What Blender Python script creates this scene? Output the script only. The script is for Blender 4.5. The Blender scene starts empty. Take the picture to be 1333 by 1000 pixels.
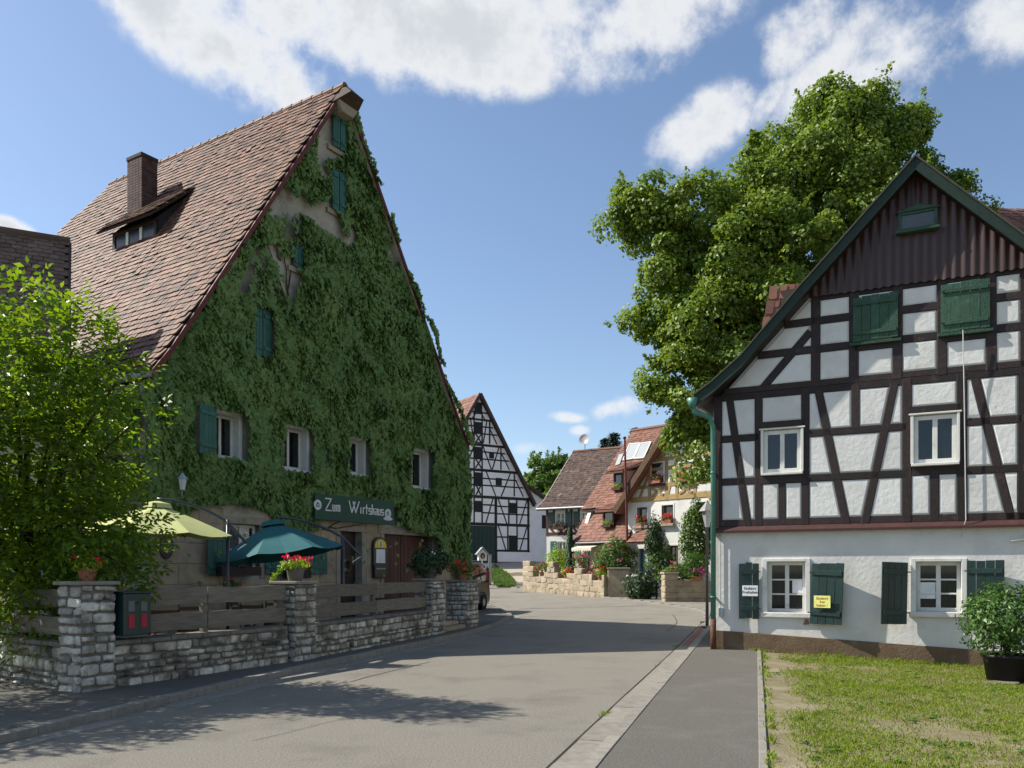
import bpy, math, random
import numpy as np
from mathutils import Vector, Matrix, noise
random.seed(7)
RNG = np.random.default_rng(7)
scene = bpy.context.scene
COL = scene.collection
R = math.radians
EYE, FPX, U0, V0 = 1.6, 1080.0, 667.0, 745.0      # eye height, focal length in photo pixels, vanishing point

# ------------------------------------------------------------------ camera, sky, sun, exposure
cd = bpy.data.cameras.new('camera'); cam = bpy.data.objects.new('camera', cd); COL.objects.link(cam)
cam.location = (0, 0, EYE); cam.rotation_euler = (R(90), 0, 0)
cd.sensor_width = 36; cd.lens = FPX / 1333 * 36
cd.shift_y = (V0 - 500) / 1333; cd.shift_x = 0.0
cd.clip_end = 5000; cd.clip_start = 0.05
scene.camera = cam
SUN = Vector((-1.02, 0.19, 0.98)).normalized()      # direction to the sun
sl = bpy.data.lights.new('sun', 'SUN'); so = bpy.data.objects.new('sun', sl); COL.objects.link(so)
sl.energy = 4.7; sl.angle = R(0.53); sl.color = (1.0, 0.94, 0.84)
so.rotation_euler = (-SUN).to_track_quat('-Z', 'Y').to_euler()
scene.view_settings.view_transform = 'Standard'; scene.view_settings.look = 'None'
scene.view_settings.exposure = 0.68; scene.view_settings.gamma = 1.0
scene.view_settings.use_curve_mapping = False
scene.cycles.max_bounces = 8; scene.cycles.transparent_max_bounces = 8
scene.cycles.use_denoising = True
try: scene.cycles.denoiser = 'OPENIMAGEDENOISE'
except Exception: pass

def azel(u, v):
    x, y, z = (u - U0) / FPX, 1.0, (V0 - v) / FPX
    return math.atan2(x, y), math.atan2(z, math.hypot(x, y))

def make_world():
    w = bpy.data.worlds.new('World'); scene.world = w; w.use_nodes = True
    nt = w.node_tree; N = nt.nodes; L = nt.links
    for n in list(N): N.remove(n)
    out = N.new('ShaderNodeOutputWorld'); bg = N.new('ShaderNodeBackground')
    sky = N.new('ShaderNodeTexSky'); sky.sky_type = 'NISHITA'; sky.sun_disc = False
    sky.sun_elevation = math.asin(SUN.z); sky.sun_rotation = math.atan2(SUN.x, SUN.y)
    sky.altitude = 350; sky.air_density = 1.0; sky.dust_density = 0.9; sky.ozone_density = 1.6
    tc = N.new('ShaderNodeTexCoord'); sep = N.new('ShaderNodeSeparateXYZ'); L.new(tc.outputs['Generated'], sep.inputs[0])
    def mth(op, a, b=None, c=None, clamp=False):
        m = N.new('ShaderNodeMath'); m.operation = op; m.use_clamp = clamp
        for i, s in enumerate((a, b, c)):
            if s is None: continue
            if isinstance(s, (int, float)): m.inputs[i].default_value = s
            else: L.new(s, m.inputs[i])
        return m.outputs[0]
    az = mth('ARCTAN2', sep.outputs[0], sep.outputs[1]); el = mth('ARCSINE', sep.outputs[2])
    cmb = N.new('ShaderNodeCombineXYZ'); L.new(az, cmb.inputs[0]); L.new(el, cmb.inputs[1])
    # wispy displacement of the cloud outlines
    nz = N.new('ShaderNodeTexNoise'); nz.inputs['Scale'].default_value = 7.0; nz.inputs['Detail'].default_value = 9.0; nz.inputs['Roughness'].default_value = 0.62
    L.new(tc.outputs['Generated'], nz.inputs['Vector'])
    nz2 = N.new('ShaderNodeTexNoise'); nz2.inputs['Scale'].default_value = 2.6; nz2.inputs['Detail'].default_value = 8.0; nz2.inputs['Roughness'].default_value = 0.58
    L.new(tc.outputs['Generated'], nz2.inputs['Vector'])
    blobs = [  # photo u, v, half sizes in pixels, tilt, weight : the cloud banks over the village
        (480, 10, 400, 120, -3, 1.0), (230, 5, 210, 90, -22, 1.0), (640, 35, 280, 100, 2, 1.0), (850, 20, 170, 95, 15, 1.0), (330, 80, 130, 75, -10, .85), (620, 90, 150, 55, 0, .8),
        (1180, 50, 230, 95, 14, .85), (1040, 45, 90, 60, 20, .75), (1300, 10, 160, 80, 0, .85), (915, 165, 100, 55, 25, .85), (1000, 130, 60, 30, 35, .5), (870, 205, 45, 22, 15, .5),
        (805, 532, 42, 20, 8, .72), (740, 543, 36, 11, -5, .5), (756, 561, 20, 11, 0, .5), (690, 585, 40, 14, 0, .35), (25, 300, 55, 16, -12, .8), (800, 575, 40, 14, 5, .45)]
    tot = None
    for (u, v, hw, hh, tilt, wt) in blobs:
        a, e = azel(u, v); cs = math.cos(e)
        mp = N.new('ShaderNodeMapping'); mp.vector_type = 'TEXTURE'
        mp.inputs['Location'].default_value = (a, e, 0); mp.inputs['Rotation'].default_value = (0, 0, R(tilt))
        k = math.cos(a) ** 2 * 1.0
        mp.inputs['Scale'].default_value = (hw / FPX * max(k, .6), hh / FPX * max(math.cos(e) ** 2, .5), 1)
        L.new(cmb.outputs[0], mp.inputs['Vector'])
        ln = N.new('ShaderNodeVectorMath'); ln.operation = 'LENGTH'; L.new(mp.outputs[0], ln.inputs[0])
        mr = N.new('ShaderNodeMapRange'); mr.interpolation_type = 'SMOOTHSTEP'; mr.inputs[1].default_value = 1.35; mr.inputs[2].default_value = 0.15
        mr.inputs[3].default_value = 0; mr.inputs[4].default_value = wt; L.new(ln.outputs['Value'], mr.inputs[0])
        tot = mr.outputs[0] if tot is None else mth('MAXIMUM', tot, mr.outputs[0])
    # the same broken cumulus goes on outside the view
    fr = N.new('ShaderNodeMapRange'); fr.interpolation_type = 'SMOOTHSTEP'; fr.inputs[1].default_value = 0.75; fr.inputs[2].default_value = 1.0
    absaz = mth('ABSOLUTE', az); L.new(absaz, fr.inputs[0])
    fe = N.new('ShaderNodeMapRange'); fe.interpolation_type = 'SMOOTHSTEP'; fe.inputs[1].default_value = 0.72; fe.inputs[2].default_value = 0.95; L.new(el, fe.inputs[0])
    outside = mth('MAXIMUM', fr.outputs[0], fe.outputs[0])
    n3 = N.new('ShaderNodeTexNoise'); n3.inputs['Scale'].default_value = 1.7; n3.inputs['Detail'].default_value = 3; L.new(tc.outputs['Generated'], n3.inputs['Vector'])
    o3 = N.new('ShaderNodeMapRange'); o3.interpolation_type = 'SMOOTHSTEP'; o3.inputs[1].default_value = .48; o3.inputs[2].default_value = .7; o3.inputs[4].default_value = .8; L.new(n3.outputs[0], o3.inputs[0])
    tot = mth('MAXIMUM', tot, mth('MULTIPLY', outside, o3.outputs[0]))
    nf = N.new('ShaderNodeTexNoise'); nf.inputs['Scale'].default_value = 24.0; nf.inputs['Detail'].default_value = 8.0; nf.inputs['Roughness'].default_value = 0.6; L.new(tc.outputs['Generated'], nf.inputs['Vector'])
    edge = mth('ADD', mth('ADD', mth('MULTIPLY', mth('SUBTRACT', nz.outputs[0], .5), 2.7), mth('MULTIPLY', mth('SUBTRACT', nz2.outputs[0], .5), .9)), mth('MULTIPLY', mth('SUBTRACT', nf.outputs[0], .5), 1.0))
    dens = mth('ADD', tot, mth('MULTIPLY', edge, mth('MINIMUM', mth('MULTIPLY', tot, 2.0), 1.0)))
    cov = N.new('ShaderNodeMapRange'); cov.interpolation_type = 'SMOOTHSTEP'; cov.inputs[1].default_value = .22; cov.inputs[2].default_value = .92; L.new(dens, cov.inputs[0])
    cov.inputs[4].default_value = .95
    # cloud tone: brilliant rims, greyer where thick
    thick = N.new('ShaderNodeMapRange'); thick.interpolation_type = 'SMOOTHSTEP'; thick.inputs[1].default_value = .55; thick.inputs[2].default_value = 1.35; L.new(dens, thick.inputs[0])
    cc = N.new('ShaderNodeMix'); cc.data_type = 'RGBA'; cc.inputs[6].default_value = (5.6, 5.6, 5.6, 1); cc.inputs[7].default_value = (3.9, 4.1, 4.3, 1); L.new(thick.outputs[0], cc.inputs[0])
    sat = N.new('ShaderNodeHueSaturation'); sat.inputs['Saturation'].default_value = 1.0; sat.inputs['Value'].default_value = 1.0; L.new(sky.outputs[0], sat.inputs['Color'])
    mx = N.new('ShaderNodeMix'); mx.data_type = 'RGBA'; L.new(cov.outputs[0], mx.inputs[0]); L.new(sat.outputs[0], mx.inputs[6]); L.new(cc.outputs[2], mx.inputs[7])
    L.new(mx.outputs[2], bg.inputs['Color']); bg.inputs['Strength'].default_value = 0.108
    L.new(bg.outputs[0], out.inputs[0])
make_world()

# ------------------------------------------------------------------ helpers
def at(u, v, Y): return Vector(((u - U0) / FPX * Y, Y, EYE - (v - V0) / FPX * Y))
def lerp(a, b, t): return a + (b - a) * t

class Frame:
    """a wall seen from outside: x runs to the right along it, y goes into the building, z up"""
    def __init__(s, o, deg):
        s.o = Vector(o); s.a = R(deg); s.c = math.cos(s.a); s.s = math.sin(s.a)
        s.M = Matrix.Translation(s.o) @ Matrix.Rotation(s.a, 4, 'Z'); s.I = s.M.inverted()
    def w(s, p): return s.M @ Vector(p)
    def ray(s, u, v):
        a = s.I @ Vector((0, 0, EYE)); b = s.I @ at(u, v, 1.0); return a, b - a
    def px(s, u, v, y=0.0):
        a, d = s.ray(u, v); t = (y - a.y) / d.y; p = a + d * t; return (p.x, p.z)
    def plane(s, u, v, p0, n):
        a, d = s.ray(u, v); p0 = Vector(p0); n = Vector(n); t = (p0 - a).dot(n) / d.dot(n); return a + d * t

def tag(o, label=None, cat=None, group=None, kind=None):
    if label: o['label'] = label
    if cat: o['category'] = cat
    if group: o['group'] = group
    if kind: o['kind'] = kind
    return o
def empty(name, loc=(0, 0, 0), rz=0.0, label=None, cat=None, group=None, kind=None):
    o = bpy.data.objects.new(name, None); COL.objects.link(o); o.location = loc; o.rotation_euler = (0, 0, rz); o.empty_display_size = .1
    return tag(o, label, cat, group, kind)
def link(name, me, parent=None, mat=None):
    o = bpy.data.objects.new(name, me); COL.objects.link(o); o.parent = parent
    if mat is not None and not me.materials: me.materials.append(mat)
    return o
def copy_tree(o, parent=None):
    c = o.copy(); COL.objects.link(c); c.parent = parent
    for ch in list(o.children): copy_tree(ch, c)
    return c

class MB:
    def __init__(s): s.v = []; s.f = []; s.r = []
    def add(s, vs, fs, r=None):
        b = len(s.v); s.v += [tuple(p) for p in vs]; s.f += [tuple(i + b for i in f) for f in fs]
        rr = random.random() if r is None else r; s.r += [rr] * len(fs); return s
    def box(s, x0, y0, z0, x1, y1, z1, r=None):
        vs = [(x0, y0, z0), (x1, y0, z0), (x1, y1, z0), (x0, y1, z0), (x0, y0, z1), (x1, y0, z1), (x1, y1, z1), (x0, y1, z1)]
        return s.add(vs, [(0, 3, 2, 1), (4, 5, 6, 7), (0, 1, 5, 4), (1, 2, 6, 5), (2, 3, 7, 6), (3, 0, 4, 7)], r)
    def bar(s, p0, p1, w, d, up=(0, 1, 0), r=None):
        p0 = Vector(p0); p1 = Vector(p1); t = (p1 - p0).normalized(); u = Vector(up)
        b = t.cross(u)
        if b.length < 1e-4: b = t.cross(Vector((1, 0, 0)))
        b.normalize(); n = b.cross(t); vs = []
        for p in (p0, p1):
            for (i, j) in ((-1, -1), (1, -1), (1, 1), (-1, 1)): vs.append(p + b * (i * w / 2) + n * (j * d / 2))
        return s.add(vs, [(0, 1, 2, 3), (7, 6, 5, 4), (0, 4, 5, 1), (1, 5, 6, 2), (2, 6, 7, 3), (3, 7, 4, 0)], r)
    def tube(s, pts, rad, seg=8, r=None, cap=True):
        pts = [Vector(p) for p in pts]; n = len(pts)
        if not hasattr(rad, '__len__'): rad = [rad] * n
        vs = []; fs = []; prev = None
        for i, p in enumerate(pts):
            t = (pts[min(i + 1, n - 1)] - pts[max(i - 1, 0)]).normalized()
            a = prev if prev is not None else (Vector((1, 0, 0)) if abs(t.x) < .8 else Vector((0, 1, 0)))
            b = (a - t * a.dot(t)).normalized(); prev = b; c = t.cross(b)
            for k in range(seg):
                th = 2 * math.pi * k / seg; vs.append(p + (b * math.cos(th) + c * math.sin(th)) * rad[i])
        for i in range(n - 1):
            for k in range(seg):
                k2 = (k + 1) % seg; fs.append((i * seg + k, i * seg + k2, (i + 1) * seg + k2, (i + 1) * seg + k))
        if cap: fs.append(tuple(range(seg - 1, -1, -1))); fs.append(tuple((n - 1) * seg + k for k in range(seg)))
        return s.add(vs, fs, r)
    def lathe(s, prof, seg=16, c=(0, 0, 0), r=None):
        vs = []; fs = []; n = len(prof)
        for (rr, z) in prof:
            for k in range(seg):
                th = 2 * math.pi * k / seg; vs.append((c[0] + rr * math.cos(th), c[1] + rr * math.sin(th), c[2] + z))
        for i in range(n - 1):
            for k in range(seg):
                k2 = (k + 1) % seg; fs.append((i * seg + k, i * seg + k2, (i + 1) * seg + k2, (i + 1) * seg + k))
        fs.append(tuple(range(seg - 1, -1, -1))); fs.append(tuple((n - 1) * seg + k for k in range(seg)))
        return s.add(vs, fs, r)
    def prism(s, poly, y0, y1, r=None):
        """poly in (x,z), extruded along y from y0 (front) to y1"""
        n = len(poly); vs = [(p[0], y0, p[1]) for p in poly] + [(p[0], y1, p[1]) for p in poly]
        fs = [tuple(range(n)), tuple(range(2 * n - 1, n - 1, -1))] + [(i, i + n, (i + 1) % n + n, (i + 1) % n) for i in range(n)]
        return s.add(vs, fs, r)
    def slab(s, poly, z0, z1, r=None):
        n = len(poly); vs = [(p[0], p[1], z0) for p in poly] + [(p[0], p[1], z1) for p in poly]
        fs = [tuple(range(n - 1, -1, -1)), tuple(range(n, 2 * n))] + [(i, (i + 1) % n, (i + 1) % n + n, i + n) for i in range(n)]
        return s.add(vs, fs, r)
    def mesh(s, name, mat, smooth=False):
        me = bpy.data.meshes.new(name); me.from_pydata(s.v, [], s.f)
        if mat is not None: me.materials.append(mat)
        a = me.attributes.new('rnd', 'FLOAT', 'FACE'); a.data.foreach_set('value', s.r)
        if smooth: me.polygons.foreach_set('use_smooth', [True] * len(me.polygons))
        me.update(); return me
    def build(s, name, mat, parent=None, smooth=False, bev=0.0, seg=2, kind=None):
        o = link(name, s.mesh(name, mat, smooth), parent)
        if bev:
            m = o.modifiers.new('bevel', 'BEVEL'); m.width = bev; m.segments = seg; m.limit_method = 'ANGLE'; m.angle_limit = R(40)
        if kind: o['kind'] = kind
        return o

def np_mesh(name, verts, quads, rnd, mat, parent=None, kind='stuff', smooth=False):
    """large meshes of equal-sided faces straight from arrays"""
    verts = np.asarray(verts, dtype=np.float32); quads = np.asarray(quads, dtype=np.int32); k = quads.shape[1]; nf = len(quads)
    me = bpy.data.meshes.new(name); me.vertices.add(len(verts)); me.vertices.foreach_set('co', verts.ravel())
    me.loops.add(nf * k); me.loops.foreach_set('vertex_index', quads.ravel())
    me.polygons.add(nf); me.polygons.foreach_set('loop_start', np.arange(nf, dtype=np.int32) * k)
    try: me.polygons.foreach_set('loop_total', np.full(nf, k, dtype=np.int32))
    except Exception: pass
    me.materials.append(mat)
    a = me.attributes.new('rnd', 'FLOAT', 'FACE'); a.data.foreach_set('value', np.asarray(rnd, dtype=np.float32))
    me.update(calc_edges=True); me.validate()
    if smooth: me.polygons.foreach_set('use_smooth', [True] * nf)
    o = link(name, me, parent)
    if kind: o['kind'] = kind
    return o

def unit(a): return a / (np.linalg.norm(a, axis=1, keepdims=True) + 1e-9)
def leaf_arrays(c, n, tip, ln, wd, fold=.12):
    """one folded pointed leaf (4 vertices) per centre c, facing n, pointing along tip"""
    n = unit(n); a = unit(tip - n * np.sum(tip * n, axis=1, keepdims=True)); w = np.cross(n, a)
    ln = np.asarray(ln).reshape(-1, 1); wd = np.asarray(wd).reshape(-1, 1)
    V = np.stack([c - a * ln * .5, c + w * wd * .5 + n * ln * fold - a * ln * .08, c + a * ln * .5 - n * ln * fold, c - w * wd * .5 + n * ln * fold - a * ln * .08], axis=1)
    m = len(c); Q = np.arange(m * 4, dtype=np.int32).reshape(m, 4); return V.reshape(-1, 3), Q
def leaves(name, c, n, tip, ln, wd, mat, parent=None, rnd=None, kind='stuff', fold=.12):
    V, Q = leaf_arrays(np.asarray(c, float), np.asarray(n, float), np.asarray(tip, float), ln, wd, fold)
    if rnd is None: rnd = RNG.random(len(Q))
    return np_mesh(name, V, Q, rnd, mat, parent, kind)

# ------------------------------------------------------------------ materials
MATS = {}
def mk(name, a, b=None, scale=4.0, rough=.85, bump=0.0, bscale=40.0, rnd=0.0, objr=0.0, spec=.3, detail=6.0, c3=None, s3=1.2, t3=(.55, .7), metal=0.0, stretch=None, coat=0.0):
    if name in MATS: return MATS[name]
    m = bpy.data.materials.new(name); m.use_nodes = True; nt = m.node_tree; N = nt.nodes; L = nt.links
    p = N['Principled BSDF']; p.inputs['Roughness'].default_value = rough; p.inputs['Metallic'].default_value = metal
    p.inputs['Specular IOR Level'].default_value = spec
    if coat: p.inputs['Coat Weight'].default_value = coat; p.inputs['Coat Roughness'].default_value = .06
    g = N.new('ShaderNodeNewGeometry'); vec = g.outputs['Position']
    if stretch:
        mp = N.new('ShaderNodeMapping'); mp.inputs['Scale'].default_value = stretch; L.new(vec, mp.inputs[0]); vec = mp.outputs[0]
    col = None
    if b is None: b = tuple(x * .82 for x in a)
    nz = N.new('ShaderNodeTexNoise'); nz.inputs['Scale'].default_value = scale; nz.inputs['Detail'].default_value = detail; nz.inputs['Roughness'].default_value = .6; L.new(vec, nz.inputs['Vector'])
    rm = N.new('ShaderNodeMapRange'); rm.inputs[1].default_value = .33; rm.inputs[2].default_value = .67; L.new(nz.outputs[0], rm.inputs[0])
    mx = N.new('ShaderNodeMix'); mx.data_type = 'RGBA'; mx.inputs[6].default_value = (*a, 1); mx.inputs[7].default_value = (*b, 1); L.new(rm.outputs[0], mx.inputs[0]); col = mx.outputs[2]
    if c3:
        n3 = N.new('ShaderNodeTexNoise'); n3.inputs['Scale'].default_value = s3; n3.inputs['Detail'].default_value = 7; n3.inputs['Roughness'].default_value = .65; L.new(g.outputs['Position'], n3.inputs['Vector'])
        r3 = N.new('ShaderNodeMapRange'); r3.inputs[1].default_value = t3[0]; r3.inputs[2].default_value = t3[1]; L.new(n3.outputs[0], r3.inputs[0])
        m3 = N.new('ShaderNodeMix'); m3.data_type = 'RGBA'; L.new(r3.outputs[0], m3.inputs[0]); L.new(col, m3.inputs[6]); m3.inputs[7].default_value = (*c3, 1); col = m3.outputs[2]
    if rnd or objr:
        h = N.new('ShaderNodeHueSaturation'); L.new(col, h.inputs['Color'])
        val = None
        if rnd:
            at_ = N.new('ShaderNodeAttribute'); at_.attribute_name = 'rnd'
            r1 = N.new('ShaderNodeMapRange'); r1.inputs[3].default_value = 1 - rnd; r1.inputs[4].default_value = 1 + rnd; L.new(at_.outputs['Fac'], r1.inputs[0]); val = r1.outputs[0]
        if objr:
            oi = N.new('ShaderNodeObjectInfo'); r2 = N.new('ShaderNodeMapRange'); r2.inputs[3].default_value = 1 - objr; r2.inputs[4].default_value = 1 + objr; L.new(oi.outputs['Random'], r2.inputs[0])
            if val is None: val = r2.outputs[0]
            else:
                mm = N.new('ShaderNodeMath'); mm.operation = 'MULTIPLY'; L.new(val, mm.inputs[0]); L.new(r2.outputs[0], mm.inputs[1]); val = mm.outputs[0]
        L.new(val, h.inputs['Value']); col = h.outputs[0]
    L.new(col, p.inputs['Base Color'])
    if bump:
        nb = N.new('ShaderNodeTexNoise'); nb.inputs['Scale'].default_value = bscale; nb.inputs['Detail'].default_value = 4; L.new(vec, nb.inputs['Vector'])
        bp = N.new('ShaderNodeBump'); bp.inputs['Strength'].default_value = min(bump, 1.0); bp.inputs['Distance'].default_value = .02; L.new(nb.outputs[0], bp.inputs['Height']); L.new(bp.outputs[0], p.inputs['Normal'])
    MATS[name] = m; return m

def mk_leaf(name, a, b, trans=.35, rough=.45, spec=.35, hue=.02):
    m = bpy.data.materials.new(name); m.use_nodes = True; nt = m.node_tree; N = nt.nodes; L = nt.links
    p = N['Principled BSDF']; p.inputs['Roughness'].default_value = rough; p.inputs['Specular IOR Level'].default_value = spec
    at_ = N.new('ShaderNodeAttribute'); at_.attribute_name = 'rnd'
    mx = N.new('ShaderNodeMix'); mx.data_type = 'RGBA'; mx.inputs[6].default_value = (*a, 1); mx.inputs[7].default_value = (*b, 1); L.new(at_.outputs['Fac'], mx.inputs[0])
    L.new(mx.outputs[2], p.inputs['Base Color'])
    tr = N.new('ShaderNodeBsdfTranslucent'); h = N.new('ShaderNodeHueSaturation'); h.inputs['Hue'].default_value = .5 - hue; h.inputs['Saturation'].default_value = 1.1; h.inputs['Value'].default_value = 1.5
    L.new(mx.outputs[2], h.inputs['Color']); L.new(h.outputs[0], tr.inputs['Color'])
    sh = N.new('ShaderNodeMixShader'); sh.inputs[0].default_value = trans; L.new(p.outputs[0], sh.inputs[1]); L.new(tr.outputs[0], sh.inputs[2])
    L.new(sh.outputs[0], N['Material Output'].inputs['Surface']); return m

def mk_glass(name, tint=(.02, .025, .03), trans=.6):
    m = bpy.data.materials.new(name); m.use_nodes = True; nt = m.node_tree; N = nt.nodes; L = nt.links
    N.remove(N['Principled BSDF'])
    gl = N.new('ShaderNodeBsdfGlossy'); gl.inputs['Roughness'].default_value = .03; gl.inputs['Color'].default_value = (.9, .95, 1, 1)
    tr = N.new('ShaderNodeBsdfTransparent'); tr.inputs['Color'].default_value = (.75, .8, .8, 1)
    df = N.new('ShaderNodeBsdfDiffuse'); df.inputs['Color'].default_value = (*tint, 1)
    m1 = N.new('ShaderNodeMixShader'); m1.inputs[0].default_value = trans; L.new(df.outputs[0], m1.inputs[1]); L.new(tr.outputs[0], m1.inputs[2])
    fr = N.new('ShaderNodeFresnel'); fr.inputs['IOR'].default_value = 1.52
    m2 = N.new('ShaderNodeMixShader'); L.new(fr.outputs[0], m2.inputs[0]); L.new(m1.outputs[0], m2.inputs[1]); L.new(gl.outputs[0], m2.inputs[2])
    L.new(m2.outputs[0], N['Material Output'].inputs['Surface']); return m

M_GLASS = mk_glass('window glass')
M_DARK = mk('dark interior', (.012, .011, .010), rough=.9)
M_PLASTER = mk('white lime plaster', (.68, .675, .64), (.60, .595, .56), scale=1.3, rough=.92, bump=.35, bscale=14, c3=(.47, .45, .40), s3=1.1, t3=(.52, .82))
M_PANEL = mk('white infill plaster', (.68, .685, .66), (.60, .60, .575), scale=2.0, rough=.92, bump=.45, bscale=11, objr=.05, c3=(.50, .49, .45), s3=1.4, t3=(.52, .82))
M_TIMBER = mk('dark brown timber', (.015, .008, .008), (.027, .016, .014), scale=12, rough=.62, bump=.28, bscale=45, objr=.35, spec=.4, c3=(.075, .058, .048), s3=5.0, t3=(.60, .74))
M_BARNTIMBER = mk('black barn timber', (.016, .013, .013), (.030, .024, .022), scale=8, rough=.75, objr=.2)
M_OCHRE = mk('ochre timber', (.36, .25, .10), (.29, .195, .08), scale=6, rough=.75, objr=.08)
M_MAROON = mk('maroon timber', (.055, .022, .020), (.075, .03, .026), scale=6, rough=.7)
M_WHITEPAINT = mk('white paint', (.68, .68, .64), (.58, .58, .54), scale=5, rough=.55, c3=(.38, .36, .31), s3=5, t3=(.60, .78))
M_GREENDK = mk('dark green shutter paint', (.006, .026, .022), (.011, .038, .031), scale=14, rough=.42, bump=.35, bscale=60, objr=.2, spec=.5)
M_GREENSH = mk('weathered green shutter', (.022, .062, .038), (.036, .088, .055), scale=12, rough=.6, bump=.4, bscale=40, objr=.2, c3=(.08, .11, .09), s3=9, t3=(.58, .75))
M_TEAL = mk('teal green shutter', (.028, .105, .085), (.045, .14, .115), scale=5, rough=.55, objr=.15)
M_GUTTER = mk('green painted metal', (.05, .17, .13), (.07, .21, .16), scale=6, rough=.4, spec=.5)
M_RUST = mk('rusty brown pipe', (.14, .06, .03), (.08, .035, .02), scale=12, rough=.7)
M_TILE = mk('weathered clay tiles', (.170, .088, .058), (.105, .054, .037), scale=1.4, rough=.62, bump=.3, bscale=60, rnd=.55, spec=.16, c3=(.170, .115, .080), s3=2.2, t3=(.5, .72))
M_TILEDK = mk('old brown clay tiles', (.105, .070, .056), (.070, .047, .040), scale=1.5, rough=.8, rnd=.35, c3=(.23, .20, .08), s3=2.6, t3=(.6, .72))
M_TILERED = mk('red clay tiles', (.225, .105, .072), (.155, .075, .054), scale=1.2, rough=.75, rnd=.30, c3=(.15, .09, .07), s3=1.8, t3=(.5, .75))
M_SANDSTONE = mk('sandstone', (.40, .33, .23), (.30, .245, .17), scale=3.5, rough=.9, bump=.5, bscale=22, objr=.12, c3=(.20, .175, .14), s3=2.0, t3=(.52, .72))
M_WALLSTONE = mk('limestone rubble', (.58, .56, .50), (.36, .34, .28), scale=6, rough=.9, bump=.9, bscale=24, objr=.36, c3=(.15, .13, .10), s3=3.2, t3=(.44, .64))
M_WALLSTONE2 = mk('weathered dark rubble', (.58, .54, .44), (.33, .305, .245), scale=7, rough=.92, bump=.9, bscale=24, objr=.5, c3=(.10, .088, .068), s3=3.0, t3=(.42, .64))
M_MORTAR = mk('grey mortar', (.22, .20, .17), (.13, .118, .10), scale=7, rough=.95, bump=.8, bscale=45)
M_INNWALL = mk('grey beige old plaster', (.42, .40, .345), (.31, .295, .25), scale=2.5, rough=.95, bump=.6, bscale=18, c3=(.18, .16, .13), s3=2.4, t3=(.52, .7))
M_WOOD = mk('grey weathered boards', (.215, .190, .150), (.135, .118, .095), scale=3.0, rough=.85, bump=.7, bscale=14, objr=.18, stretch=(1.2, 1.2, 9))
M_CONC = mk('concrete slab', (.26, .243, .205), (.19, .177, .150), scale=8, rough=.9, bump=.4, bscale=80, objr=.10)
M_KERB = mk('kerb stone', (.27, .252, .215), (.19, .177, .152), scale=9, rough=.9, bump=.4, bscale=90, objr=.08)
M_BLACKMETAL = mk('black metal', (.018, .018, .02), rough=.4, spec=.5)
M_GREYMETAL = mk('grey zinc', (.30, .32, .33), (.22, .235, .245), scale=6, rough=.45, metal=.6)
M_TERRA = mk('terracotta pot', (.36, .15, .085), (.28, .115, .07), scale=8, rough=.85)
M_BARK = mk('bark', (.085, .065, .048), (.05, .038, .028), scale=14, rough=.95, bump=.9, bscale=35, stretch=(1, 1, .25))
M_SOIL = mk('dry soil', (.30, .245, .165), (.22, .175, .115), scale=5, rough=.97, bump=.5, bscale=60)
L_LINDEN = mk_leaf('linden leaves', (.104, .184, .024), (.195, .282, .044), trans=.32, rough=.5)
L_WALNUT = mk_leaf('walnut leaves', (.080, .165, .020), (.165, .270, .030), trans=.48, rough=.4)
L_IVY = mk_leaf('ivy leaves', (.082, .165, .042), (.165, .262, .072), trans=.14, rough=.5)
L_FAR = mk_leaf('far tree leaves', (.070, .145, .024), (.120, .205, .038), trans=.35, rough=.55)
L_CONIFER = mk_leaf('conifer needles', (.012, .030, .018), (.024, .048, .028), trans=.1, rough=.6)
L_BUSH = mk_leaf('garden shrub leaves', (.055, .12, .022), (.12, .20, .035), trans=.3, rough=.55)
L_LAUREL = mk_leaf('glossy laurel leaves', (.035, .095, .014), (.085, .17, .028), trans=.22, rough=.42, spec=.35)
L_OLEANDER = mk_leaf('dark oleander leaves', (.028, .062, .026), (.055, .10, .036), trans=.2, rough=.5)
L_LIME = mk_leaf('lime green leaves', (.14, .26, .02), (.25, .38, .03), trans=.35)
L_RED = mk_leaf('red geranium petals', (.62, .018, .022), (.80, .05, .05), trans=.2)
L_PINK = mk_leaf('pink petals', (.62, .10, .22), (.75, .22, .34), trans=.2)
L_WHITE = mk_leaf('white petals', (.75, .76, .72), (.85, .85, .82), trans=.2)
L_MAGENTA = mk_leaf('magenta petals', (.55, .02, .22), (.65, .05, .32), trans=.2)
L_GRASS = mk_leaf('grass blades', (.115, .195, .012), (.215, .290, .028), trans=.3, rough=.6, spec=.2)
L_DRYGRASS = mk_leaf('dry grass', (.22, .19, .075), (.30, .25, .12), trans=.3, rough=.7, spec=.2)

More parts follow.
